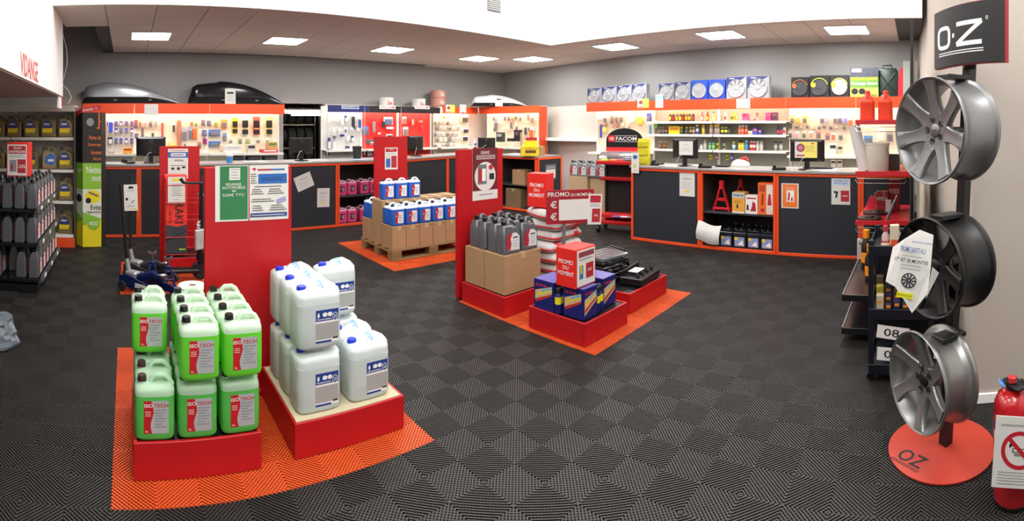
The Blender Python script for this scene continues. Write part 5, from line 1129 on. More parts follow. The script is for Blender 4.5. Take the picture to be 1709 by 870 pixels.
for px, c, bd, l in ((1186, 'd0b828', '807020', 'yellow bottle'), (1197, '8c5050', 'c09090', 'brownish bottle'), (1214, 'c8c028', '6a6a20', 'yellow-green bottle'), (1222, '5048a0', 'a8a0d0', 'violet bottle')): s_can(px, 1.1, .026, .11, c, bd, '303030', l + ' standing low behind the right counter', 'low goods behind the right counter', kind='bottle', off=.2)
# right wall: peg packets
for px, py, w_, h_, c, st, l in [(1002, 196, 7, 10, 'c8ccd8', 1, 'blue-topped clear pack'), (1010, 199, 8, 11, 'c0b8b0', 0, 'pale blister pack'), (1021, 200, 7, 12, 'b07068', 0, 'small red part pack'), (1029, 198, 7, 12, 'b8a8a0', 0, 'red and white part pack'), (1037, 198, 7, 12, 'c8b0a8', 0, 'second red and white part pack'), (1055, 195, 9, 20, 'e8ece0', 1, 'large white bottle-shaped pack'), (1068, 202, 10, 12, 'e8c840', 3, 'yellow round pack'), (1083, 196, 9, 14, '2c50c8', 0, 'blue and yellow pack'), (1095, 208, 8, 13, '80c070', 3, 'green pack'), (1085, 216, 4, 16, '60b0d8', 3, 'pale blue slim pack'), (1003, 219, 4, 22, '3c4ca8', 3, 'blue edge strip'), (1009, 217, 9, 8, 'f0d870', 3, 'yellow ticket pack')]:
    pkt(px, py, w_, h_, c, l + ' on the pegboard behind the tool trolley', 'packets behind the tool trolley', R0_, R1_, .30, st)
for j, (py, xs, cs) in enumerate(((200, (1322, 1332, 1343), ('d8c858', 'c8b850', 'e8d050')), (200, (1372, 1380, 1394), ('b8b8c0', 'a8a8b8', 'c0c0c0')), (200, (1402, 1411), ('98a0c8', '7888d0')), (225, (1319, 1330, 1342, 1354, 1366), ('e0dcd0', 'c8a8b0', 'e0d8c0', 'd0907c', 'c88870')), (228, (1381, 1391, 1403), ('c88070', 'b86858', 'c8c4b8')))):
    for k, px in enumerate(xs): pkt(px, py, 8, 12, cs[k], '%s carded packet, %s of the %s group right of the can shelves' % (('yellow', 'grey', 'blue', 'pale', 'reddish')[j], ORD[k], ('top left', 'top middle', 'top right', 'lower left', 'lower right')[j]), 'packets right of the shelves', R0_, R1_, .30, k % 2)
pkt(1420, 205, 8, 18, 'e87850', 'orange strip of packets beside the wire rack', None, R0_, R1_, .33, 1)
item_box('boxed_part', 'black and white patterned box on the peg shelf', 1390, 257, 12, 17, 'd8d8d0', R0_, R1_, .12, .1, stripe='303030'); item_box('boxed_part', 'beige patterned box beside the black and white box', 1402, 257, 8, 14, 'c8c0a8', R0_, R1_, .12, .1, stripe='4a4030')
item_box('boxed_part', 'brown patterned box on the lower peg shelf', 1391, 279, 9, 12, 'b0a898', R0_, R1_, .08, .1, stripe='3c2c20'); item_box('boxed_part', 'second brown patterned box on the lower peg shelf', 1401, 279, 9, 12, 'b0a898', R0_, R1_, .08, .1, stripe='3c2c20')
pkt(1449, 232, 15, 11, '4a90d8', 'bright blue packet above the white bucket', None, R0_, R1_, .28, 0); pkt(1471, 224, 13, 22, 'e0dcd0', 'large white packet beside the big wheel', None, R0_, R1_, .28, 1); pkt(1485, 228, 11, 18, 'a8a49c', 'grey clear packet beside the big wheel', None, R0_, R1_, .28, 0)

# ================================================================ on top of the units: roof boxes, tubs, hubcap boxes
def roof_box(label, P0, P1, pxa, pxb, z0, hgt, dep, top_m, low_m, card=None, off=.06, peak=.25):
    a, _ = line_frame(P0, P1); n = Vector((-sin(a), cos(a), 0)) * (off + dep / 2)
    p = hit(pxa, 172, (P0[0] + n.x, P0[1] + n.y), (P1[0] + n.x, P1[1] + n.y)); q = hit(pxb, 172, (P0[0] + n.x, P0[1] + n.y), (P1[0] + n.x, P1[1] + n.y)); L = (q - p).length; c = (p + q) / 2
    t = thing('roof_box', label, 'roof box', (c.x, c.y, z0), a)
    def prof(s):      # s 0..1 from the blunt tail to the pointed nose: height and half width
        hh = min(1, (s / .06) ** .5) if s < .06 else 1.0
        up = hh * (.80 + .20 * sin(pi * min(1, s / (2 * peak)) * .5 + 0)) if s < 2 * peak * .5 else hh * (1.0 - ((s - peak) / (1 - peak)) ** 2.1 * .93)
        wd_ = hh * (.92 if s < .06 else 1) * (1 - max(0, (s - .35) / .65) ** 2.4 * .62); return up, wd_
    for part_, m in (('lid', top_m), ('tray', low_m)):
        rings = []
        for i in range(22):
            s = max(.0015, min(.9985, i / 21)); u_, w_ = prof(s); x = -L / 2 + L * s; ring = []
            for k in range(18):
                an = 2 * pi * k / 18; cx_, cz_ = cos(an), sin(an)
                y = dep / 2 * w_ * math.copysign(abs(cx_) ** .55, cx_)
                zz = max(0, cz_) ** .7 * (hgt * u_ - hgt * .30 * min(1, u_ * 1.4)) + hgt * .30 * min(1, u_ * 1.4) if part_ == 'lid' else hgt * .30 * min(1, u_ * 1.4) * (1 if cz_ > 0 else 1 - min(1, (abs(cz_)) ** .6) * 1.0) + (0 if cz_ > 0 else 0)
                ring.append((x, y * (1.0 if part_ == 'lid' else (1.015 if cz_ > -.3 else .93)), zz))
            rings.append(ring)
        b = MB(); b.loft(rings, m); b.build(part_, t, 50)
    for s in (-.15, .2):
        b = MB(); b.box(L * s - .03, L * s + .03, -dep / 2 * 1.03, -dep / 2 * .95, hgt * .12, hgt * .2, mat('606268', .3), .003); b.build('lock', t)
    if card: sheet('price_card', '', card[1], card[2], [('r', .2, .66, .8, .78, INK), ('l', .15, .85, .2, .5, 4, INK)], (card[0] * L, -dep / 2 - .02, card[3]), 0, parent=t)
    return t
roof_box('long silver and black roof box on top of the left units', A0, A1, 136, 298, 2.086, .40, .34, mat('a4a6aa', .3, .5), mat('141416', .4), peak=.22)
roof_box('long glossy black roof box with a white price card on the units', A0, A1, 313, 471, 2.086, .43, .34, mat('1a1a1e', .18, .1), mat('101012', .4), (-.08, .2, .28, .0), peak=.3)
roof_box('white and black roof box on the corner units', (6.9, 9.04), (7.9, 8.3), 786, 880, 2.13, .27, .30, mat('d4d4d6', .3, .1), mat('18181a', .4), (-.02, .17, .22, .0), .02, .32)
def tub(label, px, r_, h_, m, deco):
    p = hit(px, 172, (3.8, 9.22), (6.5, 9.22)); t = thing('tub', label, 'tub', (p.x, p.y, 2.091))
    b = MB(); b.lathe([(r_ * .92, 0), (r_, .01), (r_, h_ * .9), (r_ * 1.03, h_ * .9), (r_ * 1.03, h_), (r_ * .9, h_ + .004)], m, 28); b.build('bucket', t)
    b = MB(); b.text(deco, -.06, .06, h_ * .2, h_ * .6, LRED, -r_ - .004); b.build('lettering', t, 0)
tub('white tub with red print on the left black-banded display', 645, .15, .185, WHITE, '2x'); tub('white tub with red print on the right black-banded display', 699, .145, .18, WHITE, '2x')
PK = mat('c08878', .5)
for k in range(2):
    p = hit(731, 172, (3.8, 9.22), (6.8, 9.22)); t = thing('film_roll', 'copper-pink wrapped roll, %s of two stacked by the corner' % ('lower', 'upper')[k], 'roll', (p.x, p.y, 2.13 + .175 * k), 0, 'copper-pink rolls')
    b = MB(); b.lathe([(.05, 0), (.165, 0), (.17, .006), (.17, .165), (.165, .172), (.05, .172), (.05, 0)], PK, 28); b.build('roll', t); b = MB(); b.text('2x', -.06, .06, .05, .12, WPR, -.174); b.build('lettering', t, 0)
def hub_box(label, pxa, pxb, h_, base, style, group=None, ns=12, d_=.12, off=.03):
    p = hit(pxa, 165, (7.7 + off, 5.94), (7.7 + off, 0)); q = hit(pxb, 165, (7.7 + off, 5.94), (7.7 + off, 0)); w_ = (q - p).length - .006; c = (p + q) / 2
    t = thing('hubcap_box', label, 'hubcap box', (c.x, c.y, 2.127), FX, group); B_ = mat(base, .4, var=.05)
    b = MB(); b.box(-w_/2, w_/2, 0, d_, 0, h_, B_, .004)
    if style == 'grey':
        b.quad([(-w_/2 + .005, -.001, h_ - .005), (w_/2 - .005, -.001, h_ - .005), (-w_/2 + .005, -.001, h_ * .45)], mat('2c3470', .4)); b.quad([(-w_*.35, -.0016, h_*.9), (-w_*.1, -.0016, h_*.9), (-w_*.1, -.0016, h_*.93), (-w_*.35, -.0016, h_*.93)], WPR)
    b.build('box', t)
    R_ = min(w_, h_) * .43; cz = h_ * .46; hm = {'grey': mat('c0c2c6', .3, .6), 'blue': mat('c8ccd0', .3, .6), 'dark': mat('5c5c60', .35, .5), 'bright': mat('dcdcdc', .25, .5)}[style]
    X = Matrix.Translation((0, -.002, cz))
    b = MB(); b.lathe([(R_ * .9, 0), (R_, -.012), (R_ * .96, -.018), (R_ * .88, -.008)], hm, 28, X, 'y'); b.build('rim_ring', t, 40)
    b = MB(); b.lathe([(.001, -.02), (R_ * .2, -.018), (R_ * .24, -.004), (R_ * .24, 0)], hm, 18, X, 'y'); b.build('hub', t, 40)
    b = MB(); b.lathe([(.001, -.001), (R_ * .93, -.001)], mat('26282c', .5), 24, X, 'y'); b.build('dark_backing', t, 0)
    for k in range(ns):
        an = 2 * pi * k / ns; u = Vector((cos(an), 0, sin(an))); v = Vector((-sin(an), 0, cos(an))); a_, c_ = .15, .26 if ns < 10 else .17
        P_ = [u * R_ * .2 - v * R_ * a_ * .4, u * R_ * .2 + v * R_ * a_ * .4, u * R_ * .92 + v * R_ * c_ * .5, u * R_ * .92 - v * R_ * c_ * .5]
        b = MB(); vs = [p_ + Vector((0, -.014, cz)) for p_ in P_] + [p_ + Vector((0, -.004, cz)) for p_ in P_]; b.add(vs, [(0, 1, 2, 3), (0, 4, 5, 1), (1, 5, 6, 2), (2, 6, 7, 3), (3, 7, 4, 0)], hm); b.build('spoke', t, 0)
    if style in ('dark', 'bright'):
        col = mat('e07040' if ns == 11 else 'e8e040', .5, var=0); b = MB()
        for k in range(10):
            a0, a1 = pi * .1 + pi * .8 * k / 10, pi * .1 + pi * .8 * (k + 1) / 10
            b.quad([(R_ * 1.0 * cos(a0), -.02, cz + R_ * sin(a0)), (R_ * 1.09 * cos(a0), -.02, cz + R_ * 1.09 * sin(a0)), (R_ * 1.09 * cos(a1), -.02, cz + R_ * 1.09 * sin(a1)), (R_ * cos(a1), -.02, cz + R_ * sin(a1))], col)
        b.build('printed_arc', t, 0)
        b = MB(); b.lathe([(.001, -.02), (R_ * .3, -.02)], col, 16, Matrix.Translation((-R_ * .7, -.002, cz + R_ * .25)), 'y'); b.build('printed_dot', t, 0)
    return t
for k, (a_, c_) in enumerate(((980, 1004), (1004, 1029), (1029, 1054), (1054, 1079))): hub_box('grey and navy hubcap box, %s of four above the tool trolley' % ORD[k], a_, c_, .28 + .012 * k, 'a0a2a8', 'grey', ns=9)
for k, (a_, c_) in enumerate(((1099, 1125), (1126, 1152))): hub_box('grey and navy hubcap box, %s left of the two blue ones' % ('first', 'second')[k], a_, c_, .30 + .01 * k, 'a0a2a8', 'grey', ns=8)
for k, (a_, c_) in enumerate(((1153, 1181), (1182, 1210))): hub_box('bright blue hubcap box, %s of two' % ('left', 'right')[k], a_, c_, .325, '2a50c0', 'blue', ns=14)
for k, (a_, c_) in enumerate(((1212, 1246), (1247, 1284))): hub_box('larger grey and navy hubcap box, %s of two right of the blue ones' % ('left', 'right')[k], a_, c_, .36, 'a4a6ac', 'grey', ns=9)
hub_box('black hubcap box with an orange arc', 1320, 1350, .32, '2c2c2c', 'dark', ns=11); hub_box('black hubcap box with a yellow arc and dark hubcap', 1351, 1384, .34, '2e2e2c', 'dark', ns=13); hub_box('black hubcap box with a yellow arc and bright hubcap', 1385, 1417, .34, '2e2e2c', 'bright', ns=13)
header_sign('green banner with a photo strip on top of the right wall units', (7.71, 5.9), (7.71, 0), 1419, 1466, 113, 165, '', mat('6a9a3c', .5), INK, 0, 'banner',
   [('r', 0, .70, 1, 1, mat('4a4c58', .5, var=.4, scale=12)), ('r', .05, .86, .4, .97, mat('d8dce0', .5, var=0)), ('t', 'MADE IN EUROPE', .04, .60, .96, .69, YEL), ('t', 'Nettoyage Gratuit', .04, .42, .96, .55, WPR), ('r', 0, 0, 1, .36, mat('e8e060', .5, var=0)), ('o', .16, .24, .12, .1, INK), ('o', .42, .24, .12, .1, INK), ('t', 'Evite', .5, .04, .96, .18, INK)])
t = thing('jerrycan', 'dark green metal jerrycan on top of the right wall units', 'jerrycan', tuple(hit(1481, 152, (7.74, 5.9), (7.74, 0)).xy) + (2.13,), FX); JG = mat('2c3a34', .4, .2)
b = MB(); b.slab([(-.15, 0), (.15, 0), (.16, .02), (.16, .40), (.13, .44), (-.13, .44), (-.16, .40), (-.16, .02)], .13, JG, .012, Matrix.Translation((0, .08, 0))); b.build('body', t)
for s in (-1, 1):
    b = MB(); b.tube([(s * .12, .012, .06), (0, .012, .2), (s * .12, .012, .36)], .012, JG, 6); b.build('pressed_rib', t)
b = MB(); b.tube([(-.08, .08, .43), (-.07, .08, .49), (.06, .08, .49), (.07, .08, .43)], .012, JG, 8); b.build('handle', t)

# ================================================================ workshop seen through the opening between the units
b = MB(); b.box(1.5, 6.0, 13.6, 13.75, 0, 3.2, mat('8a867c', .8)); b.box(1.4, 1.5, YB + .15, 13.7, 0, 3.2, mat('8a867c', .8)); b.box(6.0, 6.1, YB + .15, 13.7, 0, 3.2, mat('8a867c', .8)); b.box(1.4, 6.1, YB + .15, 13.7, 3.2, 3.3, mat('6a665e', .8)); struct(b.build('wall_workshop', None, 0))
for k in range(3):
    t = thing('strip_lamp', 'long strip lamp under the workshop ceiling, %s from the opening' % ORD[k], 'lamp', (3.75 + .35 * k, 10.4 + .6 * k, 2.02 - .03 * k)); b = MB(); b.box(-.55, .55, -.05, .05, .01, .05, WHITE); b.build('housing', t, 0); b = MB(); b.cyl((-.52, 0, 0), (.52, 0, 0), .02, mat('fff8e8', .5, emit=22, var=0), 8); b.build('tube', t)
    for s in (-.4, .4):
        b = MB(); b.cyl((s, 0, .05), (s, 0, 1.18), .004, STEEL, 5); b.build('hanger', t)
for k in range(3):
    t = thing('tyre_rack', 'dark tyre shelf in the workshop behind the opening, %s' % ('left', 'middle', 'right')[k], 'rack', (3.2 + 1.1 * k, 12.2, 0))
    for z in (.5, 1.1, 1.7, 2.28):
        b = MB(); b.box(-.5, .5, 0, .5, z, z + .03, mat('9a9080', .6)); b.build('shelf', t, 0)
    for x in (-.5, .48):
        b = MB(); b.box(x, x + .02, 0, .5, 0, 2.4, STEEL); b.build('upright', t, 0)
    for z in (.53, 1.13, 1.73):
        for q in range(4):
            t2 = thing('tyre', 'dark tyre on the %s workshop rack, %s shelf, %s from the left' % (('left', 'middle', 'right')[k], {.53: 'lowest', 1.13: 'middle', 1.73: 'upper'}[z], ORD[q]), 'tyre', (2.84 + 1.1 * k + .24 * q, 12.465, z + .262), 0, 'tyres on the workshop racks'); b = MB(); b.lathe([(.16, -.09), (.24, -.1), (.26, -.07), (.26, .07), (.24, .1), (.16, .09), (.16, -.09)], mat('161616', .7), 20, None, 'x'); b.build('rubber', t2)

# ================================================================ tool trolley and can stacks by the corner
t = thing('tool_trolley', 'red and black tool trolley with a rounded black sign board', 'trolley', (6.62, 4.42, 0), -pi / 2 + .28)
TR = mat('d02a2a', .35)
for s in (-1, 1):
    b = MB(); b.box(min(s * .30, s * .34), max(s * .30, s * .34), .2, .26, .12, 1.28, BLACK, .004); b.build('upright', t)
b = MB(); b.box(-.30, .30, .23, .25, .15, 1.28, mat('101012', .5)); b.build('back_panel', t, 0)
for z, d in ((.14, .28), (.24, .26), (.80, .05), (1.07, .26)):
    b = MB(); b.box(-.36, .36, .2 - d - .1, .22, z, z + .03, TR, .004); b.box(-.36, .36, .2 - d - .1, .2 - d - .08, z, z + .06, TR, .003); b.build('tray', t)
for x in (-.32, .32):
    for y in (-.15, .2):
        b = MB(); b.lathe([(.015, -.02), (.055, -.02), (.055, .02), (.015, .02)], BLACK, 16, Matrix.Translation((x, y, .058)), 'x'); b.build('caster', t)
b = MB(); o_ = [(.31 * cos(k * pi / 12), 1.44 + .20 * sin(k * pi / 12)) for k in range(13)] + [(-.31, 1.24), (.31, 1.24)]
b.slab(o_, .03, BLACK, .004, Matrix.Translation((0, .20, 0))); b.build('sign_board', t)
b = MB(); b.box(-.27, -.16, .180, .184, 1.42, 1.52, LRED); b.text('=D', -.255, -.175, 1.445, 1.495, WPR, .179); b.box(-.16, .22, .180, .184, 1.42, 1.425, WPR); b.box(-.16, .22, .180, .184, 1.515, 1.52, WPR); b.text('FACOM', -.14, .21, 1.44, 1.50, WPR, .181); b.box(-.31, .31, .181, .184, 1.27, 1.33, LRED); b.build('logo_plate', t, 0)
b = MB(); q8 = []
for i in range(9):
    an = i / 8 * pi / 2; q8.append([(x, .18 - .26 * sin(an), 1.105 + .17 * cos(an)) for x in (-.35, .35)])
b.add([p for r_ in q8 for p in r_], [(2 * i, 2 * i + 1, 2 * i + 3, 2 * i + 2) for i in range(8)], mat('dfe4ea', .05, glass=.9, var=0)); b.build('curved_cover', t, 60)
t2 = thing('tool_set', 'green and orange tools under the clear trolley cover', 'tools', (6.52, 4.42, 1.105), -pi / 2 + .28)
for k, c in enumerate(('a8d838', 'e07828', 'c03838', '303030')):
    b = MB(); b.box(-.26 + .13 * k, -.16 + .13 * k, -.04, .04, 0, .05, mat(c, .4), .01); b.build('tool', t2)
t3 = thing('sheet_stack', 'blue and white leaflets on the lower tray of the tool trolley', 'leaflets', (6.5, 4.25, .274), -pi / 2 + .3)
for k in range(3):
    b = MB(); b.box(-.2 + .13 * k, -.08 + .13 * k, -.08, .08, .0, .006, (mat('6a7ac8', .4), WPR, mat('8090d0', .4))[k], .001); b.build('leaflet', t3)
p = at(1066, 283, Y=4.1)
t = thing('card_stand', 'tall yellow and white display card stand at the left end of the right counter', 'display stand', (6.36, 3.86, 1.096), FX)
b = MB(); b.box(-.08, .10, .0, .06, 0, .39, mat('d8d030', .45, var=.4, scale=22), .003); b.build('card_body', t)
for k in range(3):
    b = MB(); b.box(-.07, .09, -.03, 0, .03 + .12 * k, .11 + .12 * k, mat('c8c020', .45, var=.4, scale=40), .004); b.build('pocket', t)
sheet('leaflet_card', 'white leaflet card hanging over the left corner of the right counter', .13, .30, [('o', .5, .78, .3, .1, BLUEP), ('r', .3, .25, .6, .45, mat('c8c860', .5, var=0)), ('l', .2, .8, .1, .15, 2)], (6.22, 3.90, .985), FX, 'leaflet')
# grey can stacks on cartons beyond the trolley
big = [(7.55, 5.72), (7.62, 5.28), (7.66, 4.84)]
for k, (x, y) in enumerate(big):
    c_ = carton('carton', 'wide brown carton under the grey cans beyond the corner, %s from the corner' % ORD[k], .42, .40, .42, mat('c0a480', .8)); c_.location = (x - .2, y, .34); c_.rotation_euler = (0, 0, -pi / 2)
    c_ = carton('carton', 'lower brown carton beyond the corner, %s from the corner' % ORD[k], .42, .40, .33, mat('b89c78', .8)); c_.location = (x - .2, y, .006); c_.rotation_euler = (0, 0, -pi / 2)
g_ = Proto(oil_can('oil_can', '', .19, .115, .29, mat('85878a', .35, .2)))
k = 0
for x in (7.22, 7.34, 7.46):
    for i in range(6):
        g_.put((x, 5.83 - .205 * i, .762), FX + .1, 'grey oil can beyond the corner, %s row, %s from the left' % (ORD[int(round((x - 7.22) / .12))], ORD[i]), 'grey oil cans beyond the corner'); k += 1

# ================================================================ wheel stand on the right
def rim(name, label, R_, W_, ns, m, loc, rz, logo, tiltx=0.0, lipm=None, wm=.042, curve=0.0):
    t = thing(name, label, 'wheel rim', loc, rz); t.rotation_euler = (tiltx, 0, rz); lipm = lipm or m
    b = MB(); b.lathe([(R_ - .012, .004), (R_ - .003, -.002), (R_, .002), (R_ + .001, .012), (R_ - .010, .016), (R_ - .014, .03), (R_ - .024, .045), (R_ - .030, .07), (R_ - .030, W_ * .72), (R_ - .018, W_ * .82), (R_ - .016, W_ - .03), (R_ - .002, W_ - .02), (R_, W_ - .008), (R_ - .004, W_), (R_ - .012, W_ - .002), (R_ - .022, W_ - .03), (R_ - .036, W_ * .7), (R_ - .038, .08), (R_ - .030, .045), (R_ - .020, .02), (R_ - .012, .004)], m, 72, None, 'y'); b.build('barrel', t, 28)
    hub_y = .05
    for k in range(ns):
        an = pi / 2 + 2 * pi * k / ns; rings = []
        for i in range(9):
            s = i / 8; r_ = .035 + (R_ - .018 - .035) * s
            hw = .040 * (1 - s) ** 2.5 + wm * .52 + wm * .95 * max(0, s - .3) ** 1.5; yf = hub_y - .006 - (hub_y - .006) * s ** 1.7 + .001; th_ = .042 - .012 * s
            a2 = an + curve * s * s; u = Vector((cos(a2), 0, sin(a2))); v = Vector((-sin(a2), 0, cos(a2))); c = u * r_
            prof = [(-1, .55), (-.97, .16), (-.80, .0), (-.4, .05), (0, .07), (.4, .05), (.80, .0), (.97, .16), (1, .55), (.8, 1), (-.8, 1)]
            rings.append([c + v * (hw * a_) + Vector((0, yf + th_ * q_, 0)) for a_, q_ in prof])
        b = MB(); b.loft([[tuple(p) for p in r_] for r_ in rings], m); b.build('spoke', t, 40)
    b = MB(); b.lathe([(.001, hub_y + .05), (.075, hub_y + .05), (.082, hub_y + .02), (.080, hub_y + .004), (.070, hub_y - .004), (.038, hub_y - .003), (.034, hub_y + .012), (.001, hub_y + .012)], m, 40, None, 'y'); hub_o = b.build('hub', t, 40)
    for k in range(5):
        an = pi / 2 + .3 + 2 * pi * k / 5; X = Matrix.Translation((.056 * cos(an), hub_y - .005, .056 * sin(an)))
        b = MB(); b.lathe([(.001, .0), (.0148, .0), (.0165, -.0018), (.0165, .004), (.001, .004)], mat('141416', .5), 18, X, 'y'); b.build('bolt_hole', hub_o, 40)
    b = MB(); b.lathe([(.001, -.010), (.028, -.008), (.035, -.001), (.035, .01)], lipm, 32, Matrix.Translation((0, hub_y - .002, 0)), 'y'); cap_o = b.build('centre_cap', t, 50)
    if logo:
        b = MB(); b.text(logo, -.018, .018, -.005, .006, mat('2a3a78', .5, var=0), hub_y - .0128); b.build('lettering', cap_o, 0)
    return t
ALU = mat('7e7e7e', .42, .65, var=.04, scale=6, coat=.15); ALU2 = mat('868684', .38, .75, var=.04, scale=6, coat=.15); BLKW = mat('050506', .45)
def polar(px, py, r): th = (px - C0) / F; return Vector((r * sin(th), r * cos(th), EYE - (py - HZ) / F * r))
p = polar(1548, 218, 2.39); rim('alloy_wheel', 'large silver alloy wheel at the top of the wheel stand, seven broad spokes', .258, .24, 7, ALU, tuple(p), radians(-141), 'rial', .0, wm=.044)
p = polar(1547, 447, 2.38); rim('alloy_wheel', 'black alloy wheel in the middle of the wheel stand, under the hanging sheet', .236, .235, 7, BLKW, tuple(p), radians(-139), '', wm=.04)
p = polar(1528, 638, 2.36); rim('alloy_wheel', 'smaller silver alloy wheel at the bottom of the wheel stand', .226, .20, 6, ALU2, tuple(p), radians(-144), '', radians(-3), BLKW, wm=.036, curve=.14)
t = thing('wheel_stand', 'black wheel display stand with a round red-orange base plate', 'display stand', (2.61, -.15, 0)); OZR = mat('b83826', .55, var=.08, scale=5)
b = MB(); b.lathe([(.27, .002), (.272, .002), (.275, .006), (.275, .012), (.27, .014)], OZR, 72, Matrix.Translation((-.02, .02, 0))); b.build('base_plate', t)
b = MB(); X = Matrix.Translation((-.03, .02, .0150)) @ Matrix.Rotation(radians(-62), 4, 'Z')
Xo = Matrix.Translation((2.35, .05, 0))
def disc_text(b, dx, dy, ang, flat=True):
    X = Matrix.Translation((dx, dy, .0148)) @ Matrix.Rotation(ang, 4, 'Z')
    b.text('OZ', -.075, .075, -.045, .045, INK, 0, X, True); b.box(-.085, .085, -.058, -.054, 0, .0004, INK, 0, X); b.box(-.085, .085, -.068, -.065, 0, .0004, INK, 0, X)
q = at(1522, 765, z=.015); disc_text(b, q.x - 2.61, q.y + .15, radians(-128)); b.build('lettering', t, 0)
b = MB(); b.tube([(0.0, 0, .014), (.0, -.03, .6), (.005, -.09, 1.2), (.01, -.13, 2.05)], .036, BLACK, 4, 1.0); b.build('pole', t, 20)
# short arms from the pole to the rims, with the black clips on the barrels
for (px, py, rr, zt) in ((1588, 130, 2.50, 0), (1578, 362, 2.48, 0), (1580, 562, 2.42, 0)):
    q = polar(px, py, rr) - Vector((2.61, -.15, 0)); b = MB(); b.box(-.045, .045, -.09, .06, -.008, .014, BLACK, .003, Matrix.Translation(q) @ Matrix.Rotation(radians(39), 4, 'Z')); b.build('rim_clip', t)
for pz in (1.64, .98, .43):
    b = MB(); b.cyl((0.0, -.02 - .06 * pz, pz), (-.08, .0 - .02 * pz, pz), .022, BLACK, 10); b.build('arm', t)
# curved sign
PA, PM, PB = Vector((2.745, -.10)), Vector((2.50, -.235)), Vector((2.375, -.42))
def arc(u, off=0.0):
    c = 2 * PM - (PA + PB) / 2; p = PA * (1 - u) ** 2 + c * 2 * u * (1 - u) + PB * u * u; d = ((c - PA) * (1 - u) + (PB - c) * u).normalized(); n = Vector((-d.y, d.x))
    if n.dot(p) > 0: n = -n
    return p + n * off
t = thing('curved_sign', 'curved black sign with white logo letters on top of the wheel stand', 'sign', (0, 0, 0)); Z0, Z1 = 1.975, 2.275
def arcpanel(b, u0, u1, z0, z1, o0, o1, m, n=20):
    rings = [[(*arc(u0 + (u1 - u0) * i / n, o0), z0), (*arc(u0 + (u1 - u0) * i / n, o1), z0), (*arc(u0 + (u1 - u0) * i / n, o1), z1), (*arc(u0 + (u1 - u0) * i / n, o0), z1)] for i in range(n + 1)]
    b.loft([[tuple(p) for p in r_] for r_ in rings], m)
b = MB(); arcpanel(b, 0, 1, Z0, Z1, .0, .004, mat('0e0e10', .5, var=.05)); b.build('panel', t, 60)
b = MB(); arcpanel(b, 0, 1.04, Z0 - .004, Z1 + .004, -.03, -.002, mat('a02830', .5)); b.build('red_back', t, 60)
def arc_print(b, geo, m, off=.0046):
    vs, fs = geo; b.add([(*arc(x, off), Z0 + z * (Z1 - Z0)) for x, z in vs], fs, m)
def stroke(pts, wd, close=False, asp=.56):
    """a thick line through points in sign coordinates"""
    vs = []; fs = []; n = len(pts)
    for i, (x, z) in enumerate(pts):
        a = pts[(i - 1) % n] if (i or close) else pts[0]; c = pts[(i + 1) % n] if (i < n - 1 or close) else pts[-1]
        dx, dz = (c[0] - a[0]) / asp, c[1] - a[1]; L = hypot(dx, dz) or 1; vs += [(x - dz / L * wd * asp, z + dx / L * wd), (x + dz / L * wd * asp, z - dx / L * wd)]
    for i in range(n if close else n - 1): j = (i + 1) % n; fs.append((2 * i, 2 * i + 1, 2 * j + 1, 2 * j))
    return vs, fs
b = MB()
O_ = [(.19 + .095 * math.copysign(abs(cos(a)) ** .55, cos(a)), .50 + .17 * math.copysign(abs(sin(a)) ** .55, sin(a))) for a in [2 * pi * k / 28 for k in range(28)]]
arc_print(b, stroke(O_, .035, True), WPR); arc_print(b, ([(.335, .47), (.365, .47), (.365, .54), (.335, .54)], [(0, 1, 2, 3)]), WPR)
for pts in ([(.40, .68), (.74, .68)], [(.74, .68), (.40, .34)], [(.40, .34), (.74, .34)]): arc_print(b, stroke([(pts[0][0] + (pts[1][0] - pts[0][0]) * k / 8, pts[0][1] + (pts[1][1] - pts[0][1]) * k / 8) for k in range(9)], .037), WPR, .0046)
for z in (.235, .195): arc_print(b, stroke([(.10 + .66 * k / 16, z) for k in range(17)], .008), WPR)
arc_print(b, stroke([(.80 + .012 * cos(a), .72 + .026 * sin(a)) for a in [2 * pi * k / 12 for k in range(12)]], .005, True), WPR)
b.build('lettering', t, 0)
b = MB(); q = Vector((2.60, -.275)); b.box(q.x - .03, q.x + .03, q.y - .03, q.y + .03, 1.96, 2.2, BLACK, .004); b.build('bracket', t)
# sheet clipped to the black wheel
def hang_sheet(label, pxs, els, r, nm='hanging_sheet'):
    pts = [polar(x, y, r + dr) for x, y, dr in pxs]; b = MB(); n = len(pts); out = [tuple(p) for p in pts]
    d = Vector((.004, 0, 0)); b.add(out + [tuple(p + d) for p in pts], [tuple(range(n)), tuple(range(2 * n - 1, n - 1, -1))] + [(i, i + n, (i + 1) % n + n, (i + 1) % n) for i in range(n)], PAPER); return b
b = hang_sheet('', [(1535, 384, .02), (1510, 399, .0), (1490, 413, .03), (1478, 470, .02), (1494, 479, .0), (1508, 500, -.01), (1522, 523, 0), (1548, 490, .0), (1553, 450, .01), (1558, 393, .03)], [], 2.245)
X = Matrix.Translation(polar(1519, 452, 2.233)) @ Matrix.Rotation(radians(-93.5), 4, 'Z') @ Matrix.Rotation(radians(8), 4, 'Y')
def P2(x, z): return (x, 0, z)
b.text('PROMO JANTE ALU', -.055, .058, .075, .105, mat('3a5aa0', .5, var=0), 0, X); b.text('automotive', -.01, .085, .125, .137, mat('6a88b8', .5, var=0), 0, X); b.text('17" ET 38 MONTEE', -.075, .075, .035, .052, INK, 0, X)
for z in (.062, .02, .006): b.quad([P2(-.045, z), P2(.045, z), P2(.045, z + .003), P2(-.045, z + .003)], GREYP, X)
b.lathe([(.029, 0), (.034, -.0004), (.034, .0), (.029, .0)], INK, 28, X @ Matrix.Translation((0, -.0002, -.045)), 'y')
